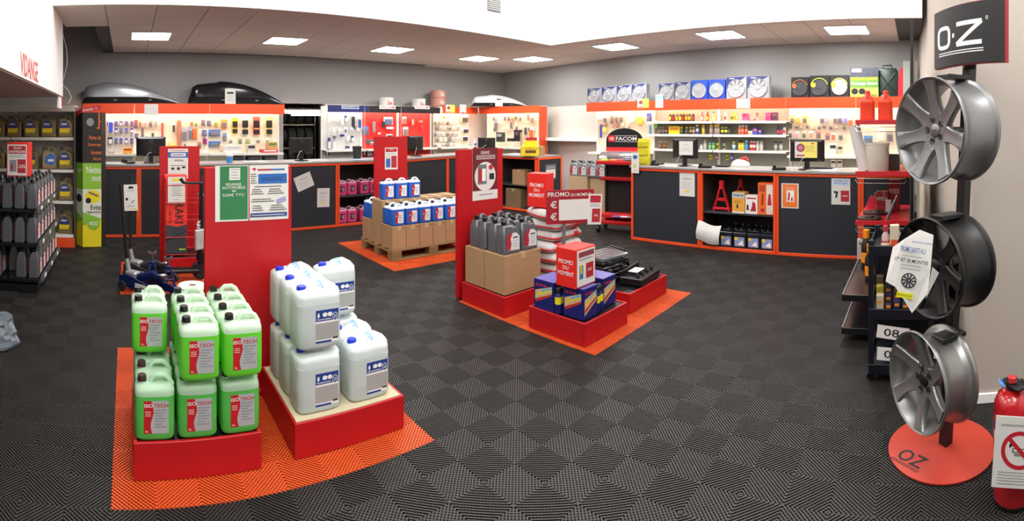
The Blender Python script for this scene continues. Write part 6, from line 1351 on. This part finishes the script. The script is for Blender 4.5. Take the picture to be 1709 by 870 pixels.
for k in range(10):
    an = 2 * pi * k / 10; u = Vector((cos(an), 0, sin(an))); v = Vector((-sin(an), 0, cos(an))); c = Vector((0, -.0005, -.045)); b.quad([tuple(c + u * .004 - v * .0025), tuple(c + u * .004 + v * .0025), tuple(c + u * .031 + v * .0035), tuple(c + u * .031 - v * .0035)], INK, X)
b.quad([P2(-.045, -.125), P2(.028, -.125), P2(.028, -.10), P2(-.045, -.10)], mat('e8e420', .6, var=0), X); b.text('MONTAGE INCLUS', -.04, .024, -.118, -.107, mat('8a8a20', .6, var=0), -.0006, X)
tag(b.build('hanging_sheet', None, 0), 'white sheet with a wheel picture and yellow highlight hanging on the black wheel', 'sheet')
b = hang_sheet('', [(1556, 446, .01), (1567, 456, .03), (1545, 500, .0)], [], 2.27); tag(b.build('hanging_sheet', None, 0), 'blank folded sheet behind the printed one on the black wheel', 'sheet')

# fire extinguisher
t = thing('fire_extinguisher', 'red fire extinguisher with a no-smoking notice at the right edge', 'extinguisher', (2.20, -.425, .0)); ER = mat('ac121a', .25, coat=.6)
b = MB(); b.lathe([(.07, .004), (.082, .012), (.086, .03), (.086, .40), (.082, .44), (.066, .475), (.040, .49), (.024, .495)], ER, 40); b.build('cylinder', t, 50)
b = MB(); b.lathe([(.068, .002), (.082, .004), (.0868, .012), (.0868, .018)], BLACK, 40); b.build('foot_ring', t, 40)
b = MB(); b.lathe([(.026, .49), (.03, .50), (.03, .53), (.022, .54)], mat('1a1a1a', .4), 20); b.build('valve', t)
b = MB(); b.box(-.07, .05, -.03, .03, .505, .53, BLACK, .01, Matrix.Rotation(.5, 4, 'Z')); b.build('lever', t)
b = MB(); b.tube([(-.06 + .025 * cos(a), .06 + .01 * sin(a), .553 + .012 * sin(a)) for a in [2 * pi * k / 16 for k in range(16)]], .004, mat('4a88c8', .4), 6, close=True); b.build('blue_ring', t)
b = MB(); b.lathe([(.014, .53), (.02, .536), (.02, .556), (.014, .56)], mat('b83030', .3), 16, Matrix.Translation((-.02, .005, 0))); b.build('gauge', t)
b = MB(); b.tube([(.03, -.02, .5), (.09, -.06, .48), (.11, -.06, .35), (.10, -.05, .15)], .011, BLACK, 8); b.build('hose', t)
b = MB()
for i in range(10):
    a0, a1 = 1.75 + .09 * i, 1.75 + .09 * (i + 1)
    for z0, z1, m in ((.15, .20, mat('303878', .5, var=0)), (.20, .27, WPR), (.27, .29, LRED), (.29, .33, WPR), (.33, .37, mat('303878', .5, var=0))): b.quad([(.0868 * cos(a0), .0868 * sin(a0), z0), (.0868 * cos(a1), .0868 * sin(a1), z0), (.0868 * cos(a1), .0868 * sin(a1), z1), (.0868 * cos(a0), .0868 * sin(a0), z1)][::-1], m)
b.build('label', t, 0)
q = polar(1697, 816, 2.105)
ring = [(.5 + .36 * cos(a), .53 + .27 * sin(a)) for a in [2 * pi * k / 40 for k in range(40)]]; inn = [(.5 + .28 * cos(a), .53 + .21 * sin(a)) for a in [2 * pi * k / 40 for k in range(40)]]
els = [('p', [ring[k], ring[(k + 1) % 40], inn[(k + 1) % 40], inn[k]], mat('c02030', .5, var=0)) for k in range(40)]
els += [('p', [(.22, .70), (.28, .74), (.78, .37), (.72, .33)], mat('c02030', .5, var=0)), ('r', .36, .50, .72, .56, INK), ('r', .38, .512, .70, .548, PAPER), ('l', .40, .68, .46, .48, 2, INK), ('p', [(.3, .56), (.36, .60), (.33, .66), (.29, .6)], INK), ('t', 'INTERDICTION DE FUMER', .12, .86, .88, .89, INK), ('o', .85, .93, .03, .02, mat('3a8a40', .5, var=0)), ('l', .1, .9, .06, .22, 5, GREYP)]
o = sheet('no_smoking_notice', 'white no-smoking notice with a red crossed ring standing against the extinguisher', .215, .30, [], (q.x, q.y, q.z), radians(-100), 'notice', tilt=radians(4)); D.objects.remove(o)
# the ring is many small facets: print them at one depth
b = MB(); w_, h_ = .215, .30; b.box(-w_/2, w_/2, 0, .003, 0, h_, PAPER)
for k in range(40): b.quad([(-w_/2 + x * w_, -.0005, z * h_) for x, z in els[k][1]], els[k][2])
for e in els[40:]:
    if e[0] == 'p': b.quad([(-w_/2 + x * w_, -.001, z * h_) for x, z in e[1]], e[2])
    elif e[0] == 'r': b.quad([(-w_/2 + x * w_, -.0007 - (.0001 if e[5] is PAPER else 0), z * h_) for x, z in ((e[1], e[2]), (e[3], e[2]), (e[3], e[4]), (e[1], e[4]))], e[5])
    elif e[0] == 't': b.text(e[1], -w_/2 + e[2]*w_, -w_/2 + e[4]*w_, e[3]*h_, e[5]*h_, e[6], -.0005)
    elif e[0] == 'l':
        for k in range(e[5]):
            z = e[3] + (e[4] - e[3]) * k / (e[5] - 1); b.quad([(-w_/2 + x * w_, -.0009, zz * h_) for x, zz in ((e[1], z - .005), (e[2] - .05 * (k % 3), z - .005), (e[2] - .05 * (k % 3), z + .005), (e[1], z + .005))], e[6])
tag(b.build('no_smoking_notice', None, 0, (q.x, q.y, q.z), (0, radians(4), radians(-100))), 'white no-smoking notice with a red crossed ring hanging on the extinguisher', 'notice')

# ================================================================ black gondola, red shelves and navy cart on the right
t = thing('wall_gondola', 'black gondola shelving with red upper shelves along the right side wall', 'shelving', (5.0, .3, 0)); BG = mat('17171a', .25, var=.08)
for z, x0 in ((.35, -1.12), (.10, -1.14)):
    b = MB(); b.box(x0, 1.1, -.28, .27, z - .03, z, BG, .003); b.box(x0 - .012, x0, -.28, .28, z - .045, z + .006, BG, .002); b.box(x0, 1.1, .27, .28, z - .04, z + .006, mat('8a8a8c', .3, .5)); b.build('deep_shelf', t)
b = MB(); b.box(-1.1, 1.1, -.30, -.28, .003, 1.0, BG); b.box(-.10, 1.1, -.30, -.28, 1.0, 2.3, mat('c8c0aa', .6)); b.build('back_panel', t, 0)
b = MB(); b.box(-1.08, 1.08, -.26, .16, .003, .06, BLACK); b.build('plinth', t, 0)
for x in (-.12, 1.08):
    b = MB(); b.box(x, x + .05, -.28, -.235, .06, 2.35, mat('8c8e8c', .4, .3), .002)
    b.build('perforated_upright', t)
b = MB(); b.box(-.32, -.26, -.27, -.24, .35, 2.66, BLACK, .003); b.build('tall_post', t)
RS = mat('c4202a', .4)
for z in (.73, 1.21, 1.715):
    b = MB(); b.box(-.10, 1.0, -.23, .30, z - .02, z, RS, .002); b.box(-.11, -.10, -.23, .30, z - .03, z + .015, RS, .002); b.build('red_shelf', t)
    for dz in (.055, .10):
        b = MB(); b.tube([(-.09, -.2, z - dz + .03), (-.12, -.18, z - dz), (-.12, .28, z - dz), (-.09, .30, z - dz + .03)], .004, CHROME, 6); b.build('wire_rail', t)
def on_shelf(px, X_, z): th = (px - C0) / F; return Vector((X_, X_ / tan(th), z + .001))
def red_jug(label, px):
    t = thing('fuel_can', label, 'fuel can', tuple(on_shelf(px, 5.05, 1.716)), FX); m = mat('e8401c', .4)
    b = MB(); b.loft([sring(.15 * k, .17 * k, z, 5) for z, k in ((0, .92), (.01, 1), (.03, 1), (.032, .97), (.18, .97), (.19, 1), (.20, .97), (.25, .6), (.27, .34))], m); b.build('body', t, 50)
    b = MB(); b.tube([(0, -.06, .23), (0, -.05, .275), (0, .05, .275), (0, .06, .23)], .014, m, 8); b.build('handle', t)
    b = MB(); b.lathe([(.026, .262), (.028, .30), (.02, .31)], m, 14); b.build('cap', t)
red_jug('orange-red fuel can on the top red shelf, left of two', 1448); red_jug('orange-red fuel can on the top red shelf, right of two', 1478)
p = on_shelf(1463, 5.05, 1.212); t = thing('bucket_roll', 'large off-white cylindrical bucket on the middle red shelf', 'bucket', tuple(p))
b = MB(); b.lathe([(.115, 0), (.12, .008), (.128, .27), (.132, .27), (.132, .285), (.12, .288), (.115, .28)], mat('cfc6b8', .6), 32); b.build('bucket', t)
b = MB(); b.tube([(-.128 * cos(a), -.128 * sin(a) * .2 - .10, .26 - .10 * sin(a)) for a in [pi * k / 8 for k in range(9)]], .004, STEEL, 6); b.build('bail', t)
p = on_shelf(1434, 5.0, 1.212); b = MB(); b.cyl((p.x, p.y - .055, p.z + .01), (p.x + .02, p.y + .055, p.z + .46), .058, mat('cfc8c4', .7), 22); o = b.build('paper_roll', None, 40); tag(o, 'tall off-white paper roll leaning against the bucket on the red shelf', 'paper roll')
p = on_shelf(1474, 5.0, 1.212); t = thing('boxed_part', 'small red and white carton right of the white bucket', 'box', tuple(p), FX); b = MB(); b.box(-.03, .03, -.02, .03, 0, .05, RED, .002); b.box(-.025, .025, -.022, -.02, .01, .035, WPR); b.build('box', t)
p = on_shelf(1492, 5.3, 1.212); t = thing('boxed_part', 'dark box on the middle red shelf beside the big wheel', 'box', tuple(p), FX); b = MB(); b.box(-.06, .06, -.05, .05, 0, .16, mat('3a3432', .5), .003); b.build('box', t)
def disc(label, px, X_, r_, m):
    p = on_shelf(px, X_, .731); t = thing('brake_disc', label, 'brake disc', tuple(p)); b = MB(); b.lathe([(r_ * .35, 0), (r_, 0), (r_, .02), (r_ * .4, .02), (r_ * .36, .035), (r_ * .1, .035), (r_ * .1, .03), (r_ * .35, .0)], m, 36); b.build('disc', t)
    for k in range(10):
        an = 2 * pi * k / 10; b = MB(); b.lathe([(.001, .0205), (r_ * .05, .0205)], BLACK, 8, Matrix.Translation((r_ * .7 * cos(an), r_ * .7 * sin(an), 0))); b.build('hole', t, 0)
IRON = mat('2a2a2a', .4, .7)
disc('dark brake disc lying at the front of the lower red shelf', 1451, 5.04, .125, IRON); disc('dark brake disc lying behind on the lower red shelf', 1462, 5.38, .14, mat('3c3c3c', .35, .8))
def bx(label, px, X_, z, w_, d_, h_, col, rz=FX, name='boxed_part', cat='box', txt=None, lean=0.0, stripe=None):
    p = on_shelf(px, X_, z); t = thing(name, label, cat, tuple(p), rz); t.rotation_euler = (0, lean, rz); b = MB(); b.box(-w_/2, w_/2, -d_/2, d_/2, 0, h_, mat(col, .5), .003); b.build('box', t)
    if txt: b = MB(); b.text(txt, -w_ * .42, w_ * .42, h_ * .55, h_ * .72, WPR, -d_/2 - .001); b.build('lettering', t, 0)
    if stripe: b = MB(); b.box(-w_ * .4, w_ * .4, -d_/2 - .001, -d_/2, h_ * .1, h_ * .45, mat(stripe, .5), 0); b.build('print', t, 0)
DRD = 'a01c26'
bx('dark red box with white lettering standing on the lower red shelf', 1473, 5.55, .731, .13, .1, .22, DRD, txt='ISOTECH'); bx('second dark red box, raised at the back of the lower red shelf', 1493, 5.6, .731, .12, .1, .34, DRD, txt='ISOTECH'); bx('white and grey box between the red boxes', 1483, 5.4, .731, .06, .08, .14, 'c0b8b0')
bx('red flat packet leaning at the left of the lower red shelf', 1452, 5.75, .731, .10, .05, .13, 'c02040', lean=.4)
t = thing('shock_absorber', 'silver and dark shock absorber leaning on the lower red shelf', 'car part', tuple(on_shelf(1489, 5.02, .731)), FX); b = MB(); b.cyl((-.05, 0, 0), (.03, 0, .19), .018, mat('7a7c80', .3, .8), 12); b.build('tube', t); b = MB(); b.cyl((.03, 0, .19), (.05, 0, .24), .010, CHROME, 10); b.build('rod', t)
t = thing('cable_coil', 'coiled pale cable over the red boxes', 'cable', tuple(on_shelf(1470, 5.35, .93))); b = MB(); b.tube([(.0, .05 * cos(a) + .01 * a / 6, .05 * sin(a)) for a in [2 * pi * k / 14 for k in range(30)]], .005, mat('8a8478', .5), 6); b.build('coil', t)
# goods on the black shelf and on the cart
def amber(label, px, X_, z, h_, r_=.035, cap='e88a18', body='1c1812'):
    p = on_shelf(px, X_, z); t = thing('amber_bottle', label, 'bottle', tuple(p), FX); b = MB(); b.lathe([(r_ * .9, 0), (r_, .006), (r_, h_ * .6), (r_ * .5, h_ * .75), (r_ * .45, h_ * .8)], mat(body, .3), 18); b.build('body', t, 50)
    b = MB(); b.lathe([(r_ * .6, h_ * .78), (r_ * .62, h_), (r_ * .4, h_ * 1.02)], mat(cap, .35), 14); b.build('cap', t); b = MB(); b.lathe([(r_ * 1.01, h_ * .12), (r_ * 1.01, h_ * .4)], mat(cap, .4, var=.4, scale=60), 18); b.build('label', t, 0)
amber('dark bottle with an amber top at the back of the black shelf, left of two', 1446, 4.7, .351, .34, .05); amber('dark bottle with amber print on the black shelf, right of two', 1452, 4.3, .351, .30, .045)
bx('small white box behind the amber bottles', 1436, 4.95, .351, .06, .06, .2, 'b8b4ac', name='boxed_part'); t = thing('torch', 'long black torch lying slanted over the black shelf', 'torch', tuple(on_shelf(1452, 4.95, .56)), FX); b = MB(); b.cyl((-.07, 0, -.02), (.05, 0, .12), .022, BLACK, 12); b.cyl((-.10, 0, -.055), (-.07, 0, -.02), .034, BLACK, 12, .024); b.build('torch_body', t)
t = thing('goods_cart', 'dark navy shelf cart beside the wheel stand', 'cart', (3.53, .10, 0)); NV = mat('0a0e1c', .45)
for x in (-.27, .24):
    for y in (-.21, .18):
        b = MB(); b.box(x, x + .035, y, y + .035, .06, .92, NV, .003); b.build('post', t)
        b = MB(); b.lathe([(.01, -.012), (.028, -.012), (.028, .012), (.01, .012)], BLACK, 14, Matrix.Translation((x + .02, y + .02, .031)), 'x'); b.build('caster', t)
for z, d in ((.85, .05), (.44, .05), (.08, .05)):
    b = MB(); b.box(-.27, .275, -.21, .215, z - .02, z - .012, NV); b.box(-.275, -.262, -.21, .215, z - .03, z + .035, NV, .002); b.box(.262, .275, -.21, .215, z - .03, z + .035, NV, .002); b.box(-.262, .262, .205, .215, z - .03, z + .035, NV, .002); b.build('tray', t)
b = MB(); b.box(.25, .262, -.21, .215, .1, .83, mat('0a0a0c', .6)); b.build('back_panel', t, 0)
for px, X_, h_, r_, c, c2, l in ((1478, 3.34, .16, .026, 'c8a8a0', 'b83040', 'white and pink bottle, front of the cart top'), (1497, 3.40, .16, .03, 'd0b8b4', 'c04040', 'white and pink bottle, second on the cart top')): amber(l, px, X_, .84, h_, r_, c2, c)
bx('white and orange carton on the cart top', 1493, 3.33, .84, .06, .05, .17, 'd8c8b0', stripe='e05828'); bx('orange carton at the right of the cart top', 1543, 3.34, .84, .07, .05, .12, 'd84a28', stripe='f0c080'); bx('second orange carton on the cart top', 1556, 3.42, .84, .05, .05, .11, 'e05a30', stripe='f0e0c0')
t = thing('tin', 'small round tin with a yellow and green label on the cart top', 'tin', tuple(on_shelf(1478, 3.30, .84))); b = MB(); b.lathe([(.03, 0), (.031, .05), (.028, .053)], mat('b8b090', .4, .3), 18); b.build('body', t); b = MB(); b.lathe([(.0315, .01), (.0315, .035)], mat('7a9a40', .5), 18); b.build('label', t)
TAG = mat('f08a28', .6, var=0); k = 0
for j, X_ in enumerate((3.32, 3.42, 3.54)):
    for i, px in enumerate((1469, 1483, 1497, 1511, 1525)):
        c = (('c8b8a0', '262830', '2a2c4c', '30343c', '38302c'), ('a8a030', '2c3040', '504030', '26304c', '30343c'), ('584838', '3c4038', '2c2c50', '403c38', '2a2a2a'))[j][i]; h_ = (.12, .07, .09, .075, .08)[i] + .03 * j
        p = on_shelf(px, X_, .429); t = thing('small_pack', 'small %s pack with orange price tag on the cart, %s row, %s along' % (('beige', 'black', 'navy', 'grey', 'brown')[i], ORD[j], ORD[i]), 'packet', tuple(p), FX)
        b = MB(); b.box(-.024, .024, -.03, .03, 0, h_, mat(c, .4, var=.3, scale=40), .003); b.build('pack', t); b = MB(); b.box(-.014, .014, -.032, -.03, h_ * .62, h_ * .62 + .018, TAG); b.build('price_tag', t, 0); k += 1
for px, z, tx, l in ((1489, .275, '08', 'upper'), (1490, .135, '00', 'lower')):
    p = on_shelf(px, 3.285, z); els = [('r', .02, .04, .98, .96, WPR), ('t', tx, .22, .2, .7, .8, INK)] if l == 'upper' else [('r', .02, .04, .98, .96, WPR), ('t', '00', .22, .2, .7, .8, INK)]
    sheet('number_plate', 'white plate with black digits on the cart, %s of two' % l, .21, .085, els, (p.x - .02, p.y - .0, p.z), FX, 'number plate', tilt=radians(7 if l == 'upper' else 3))
t = thing('number_plate', 'white plate with black digits seen through the lowest wheel', 'number plate', tuple(on_shelf(1546, 3.27, .15)), FX); b = MB(); b.box(-.07, .07, 0, .003, 0, .10, WPR); b.text('00', -.05, .05, .02, .08, INK, -.001); b.build('plate', t, 0)
t = thing('red_banner_roll', 'bright pink-red folded warning kit on top of the units beside the wheel', 'box', tuple(hit(1503, 165, (7.8, 5), (7.8, 0)).xy) + (2.128,), FX); b = MB(); b.slab([(-.07, 0), (.07, 0), (.10, .36), (.0, .46), (-.03, .3)], .05, mat('f03848', .5), .004); b.build('kit', t)
bx('pale grey electrical box on top of the units by the tall post', 1514, 7.8, 2.128, .12, .1, .55, 'a8b0a8')

# ================================================================ left side: gold can shelves, printed column, black gondola
wall_unit('grey shelf unit of gold oil cans with an orange plinth, far left', (-2.55, 6.84), (-.71, 6.84), 0, .92, 1.87, 1.955, mat('b8b4a8', .6), GB, [(1.51, .34), (1.065, .36), (.63, .36), (.17, .38)], dep=.42, tube=False)
wall_unit('shelf unit of gold oil cans with an orange plinth beside the printed column', (-2.55, 6.84), (-.71, 6.84), .925, 1.84, 1.87, 1.955, mat('b8b4a8', .6), GB, [(1.51, .34), (1.065, .36), (.63, .36), (.17, .38)], dep=.42, tube=False, sides=(0, mat('4a4440', .5)))
b = MB(); b.box(-2.54, -.715, 6.845, 6.87, .003, .13, ORANGE, .002); o = b.build('plinth', None); tag(o, 'orange plinth along the bottom of the gold can shelves', 'plinth')
GOLD = mat('83744a', .4, .25, var=.08)
gc = [Proto(oil_can('oil_can', '', .205, .115, .315, GOLD, 'gold', mat('4a4028', .4))), Proto(oil_can('oil_can', '', .205, .115, .315, GOLD, 'blue', mat('4a4028', .4)))]
for j, z in enumerate((1.51, 1.065, .63, .17)):
    for i in range(7):
        x = -.85 - .245 * i
        blue = (j == 1 and i == 1)
        gc[1 if blue else 0].put((x, 6.99, z + .006), (.25 if blue else (random.random() - .5) * .2), ('gold oil can with a blue label turned sideways on the second shelf' if blue else 'gold oil can with a yellow strip, %s shelf from the top, %s from the right' % (ORD[j], ORD[i])), 'gold oil cans, %s shelf' % ORD[j])
# printed column
NB_ = 'printed_column'; t = thing(NB_, 'printed promotional column, black above and green, white and yellow below', 'display column', (0, 0, 0))
po = [(-.715, 7.06), (-.61, 6.90), (-.355, 6.935), (-.30, 7.08), (-.36, 7.20), (-.66, 7.22)]
b = MB(); b.add([(x, y, z) for z in (.004, 1.86) for x, y in po], [tuple(range(6))[::-1], tuple(range(6, 12))] + [(i, (i + 1) % 6, (i + 1) % 6 + 6, i + 6) for i in range(6)], mat('26221e', .5)); b.build('cardboard_core', t, 0)
LG_ = mat('8cc63a', .5, var=.05); YL = mat('f0e020', .5, var=.03); OR = mat('e87828', .5, var=0); WP = mat('e4e8d8', .5, var=.04)
def face(P, Q, els):
    a = atan2(Q[1] - P[1], Q[0] - P[0]); w_ = hypot(Q[0] - P[0], Q[1] - P[1]); o = sheet('printed_face', '', w_, 1.85, els, ((P[0] + Q[0]) / 2 + sin(a) * .004, (P[1] + Q[1]) / 2 - cos(a) * .004, .006), a, parent=t, base=mat('26221e', .5))
base = [('r', 0, 0, 1, .20, YL), ('r', 0, .20, 1, .43, WP), ('r', 0, .43, 1, .625, LG_), ('p', [(0, .16), (1, .20), (1, .21), (0, .26)], LG_)]
face(po[1], po[2], base + [('o', .55, .375, .42, .05, YL), ('o', .3, .345, .15, .022, INK), ('p', [(.3, .40), (.8, .37), (.85, .385), (.35, .415)], mat('8a7060', .5)), ('t', 'Netto', .2, .55, .98, .60, WPR), ('t', 'mot', .5, .49, .98, .53, WPR), ('t', 'Evite', .42, .275, .98, .315, INK), ('t', 'reparation', .2, .245, .98, .27, INK),
     ('o', .58, .175, .34, .05, LG_), ('t', 'eco', .36, .16, .8, .19, WPR), ('t', 'Perte de', .35, .80, .98, .83, OR), ('t', 'Demarrage', .3, .745, .98, .775, OR), ('t', 'Surconso', .45, .69, .98, .72, OR), ('t', 'Gaz po', .55, .64, .98, .67, OR), ('r', .84, .88, .92, 1.0, OR), ('r', .74, .88, .84, .89, OR), ('r', .84, .93, .98, .94, OR), ('o', .4, .93, .2, .03, mat('9a9a9a', .5))])
face(po[0], po[1], base + [('o', .5, .36, .4, .03, INK), ('t', 'ge', .3, .55, .9, .58, WPR)])
b = MB(); b.add([(-.72, 7.05, 1.80), (-.62, 6.885, 1.86), (-.36, 6.92, 1.90), (-.36, 6.92, 1.97), (-.62, 6.885, 1.92), (-.72, 7.05, 1.88)], [(0, 1, 4, 5), (1, 2, 3, 4)], mat('d83038', .5)); b.text('new !', 0.01, .2, .01, .05, WPR, 0, Matrix.Translation((-.61, 6.882, 1.86)) @ Matrix.Rotation(.13, 4, 'Z') @ Matrix.Rotation(-.15, 4, 'Y')); b.build('red_crown', t, 0)
# black gondola with grey oil cans facing the aisle
t = thing('oil_gondola', 'black gondola of grey oil cans near the left edge', 'shelving', (-1.25, 5.6, 0))
b = MB(); b.box(-.52, -.50, -.68, .68, .003, 1.25, BLACK); b.build('back_panel', t, 0)
b = MB(); b.box(-.5, .36, -.66, .66, .003, .08, BG); b.build('plinth', t, 0)
b = MB(); b.box(-.5, -.3, -.675, -.66, .003, 1.2, BLACK); b.build('end_panel', t, 0)
for z, xr in ((.135, .40), (.485, .38), (.83, .36)):
    b = MB(); b.box(-.5, xr - .03, -.67, .67, z - .03, z, BG, .002); b.build('shelf', t)
    b = MB(); b.loft([[(xr - .03, y, z - .035), (xr + .012, y, z - .03), (xr + .0, y, z + .025), (xr - .008, y, z + .025)] for y in (-.67, .67)], mat('54565c', .35, .3)); b.build('price_rail', t, 0)
    for y in (-.5, -.05, .4):
        b = MB(); b.box(xr + .008, xr + .013, y, y + .08, z - .022, z + .012, WPR); b.build('price_tag', t, 0)
g2 = Proto(oil_can('oil_can', '', .195, .11, .305, mat('5c5e62', .35, .2)))
for j, z in enumerate((.831, .486, .136)):
    for i in range(6):
        for c in range(4):
            if j == 2 and (i == 0 and c == 2): continue
            g2.put((-.955 - .13 * c + (.02 if j == 2 else 0), 5.07 + .215 * i, z), pi / 2 + (random.random() - .5) * .08, 'grey oil can, left gondola, %s shelf, %s from aisle, %s in depth' % (('top', 'middle', 'bottom')[j], ORD[c], ORD[i]), 'grey oil cans, %s shelf of the left gondola' % ('top', 'middle', 'bottom')[j])
t = promo_cube('promo_cube', 'red anniversary promo box on top of the grey oil cans, left edge', .22, .22, .34, False); t.location = (-1.09, 5.02, 1.163)
sheet('poster', '', .2, .31, [('r', .06, .70, .94, .95, REDP), ('t', 'GRAND', .3, .85, .72, .92, WPR), ('t', 'ANNIVERSAIRE', .08, .73, .92, .81, WPR), ('l', .1, .9, .60, .64, 2), ('r', .12, .12, .46, .5, GREYP), ('r', .16, .16, .28, .36, REDP), ('r', .52, .08, .94, .52, REDP), ('t', '-23%', .55, .24, .92, .35, WPR)], (0, -.114, .012), 0, parent=t)
t = thing('wrapped_stand', 'dark leaning stand wrapped in clear plastic at the left edge', 'stand', (-1.0, 3.72, 0))
b = MB(); b.tube([(.07, 0, .02), (-.02, 0, .25), (-.05, 0, .6), (-.055, 0, 1.2)], [.055, .05, .035, .03], mat('3a4048', .4), 4); b.build('post', t, 20)
rnd = random.Random(5); b = MB(); rings = []
for k in range(9):
    z = .004 + .20 * k / 8; rings.append([((.16 - .05 * k / 8 + rnd.uniform(-.022, .022)) * cos(a) + .02, (.14 - .03 * k / 8 + rnd.uniform(-.02, .02)) * sin(a), z + rnd.uniform(0, .012)) for a in [2 * pi * i / 20 for i in range(20)]])
b.loft(rings, mat('788088', .12, .1, coat=.5)); b.build('plastic_wrap', t, 20)
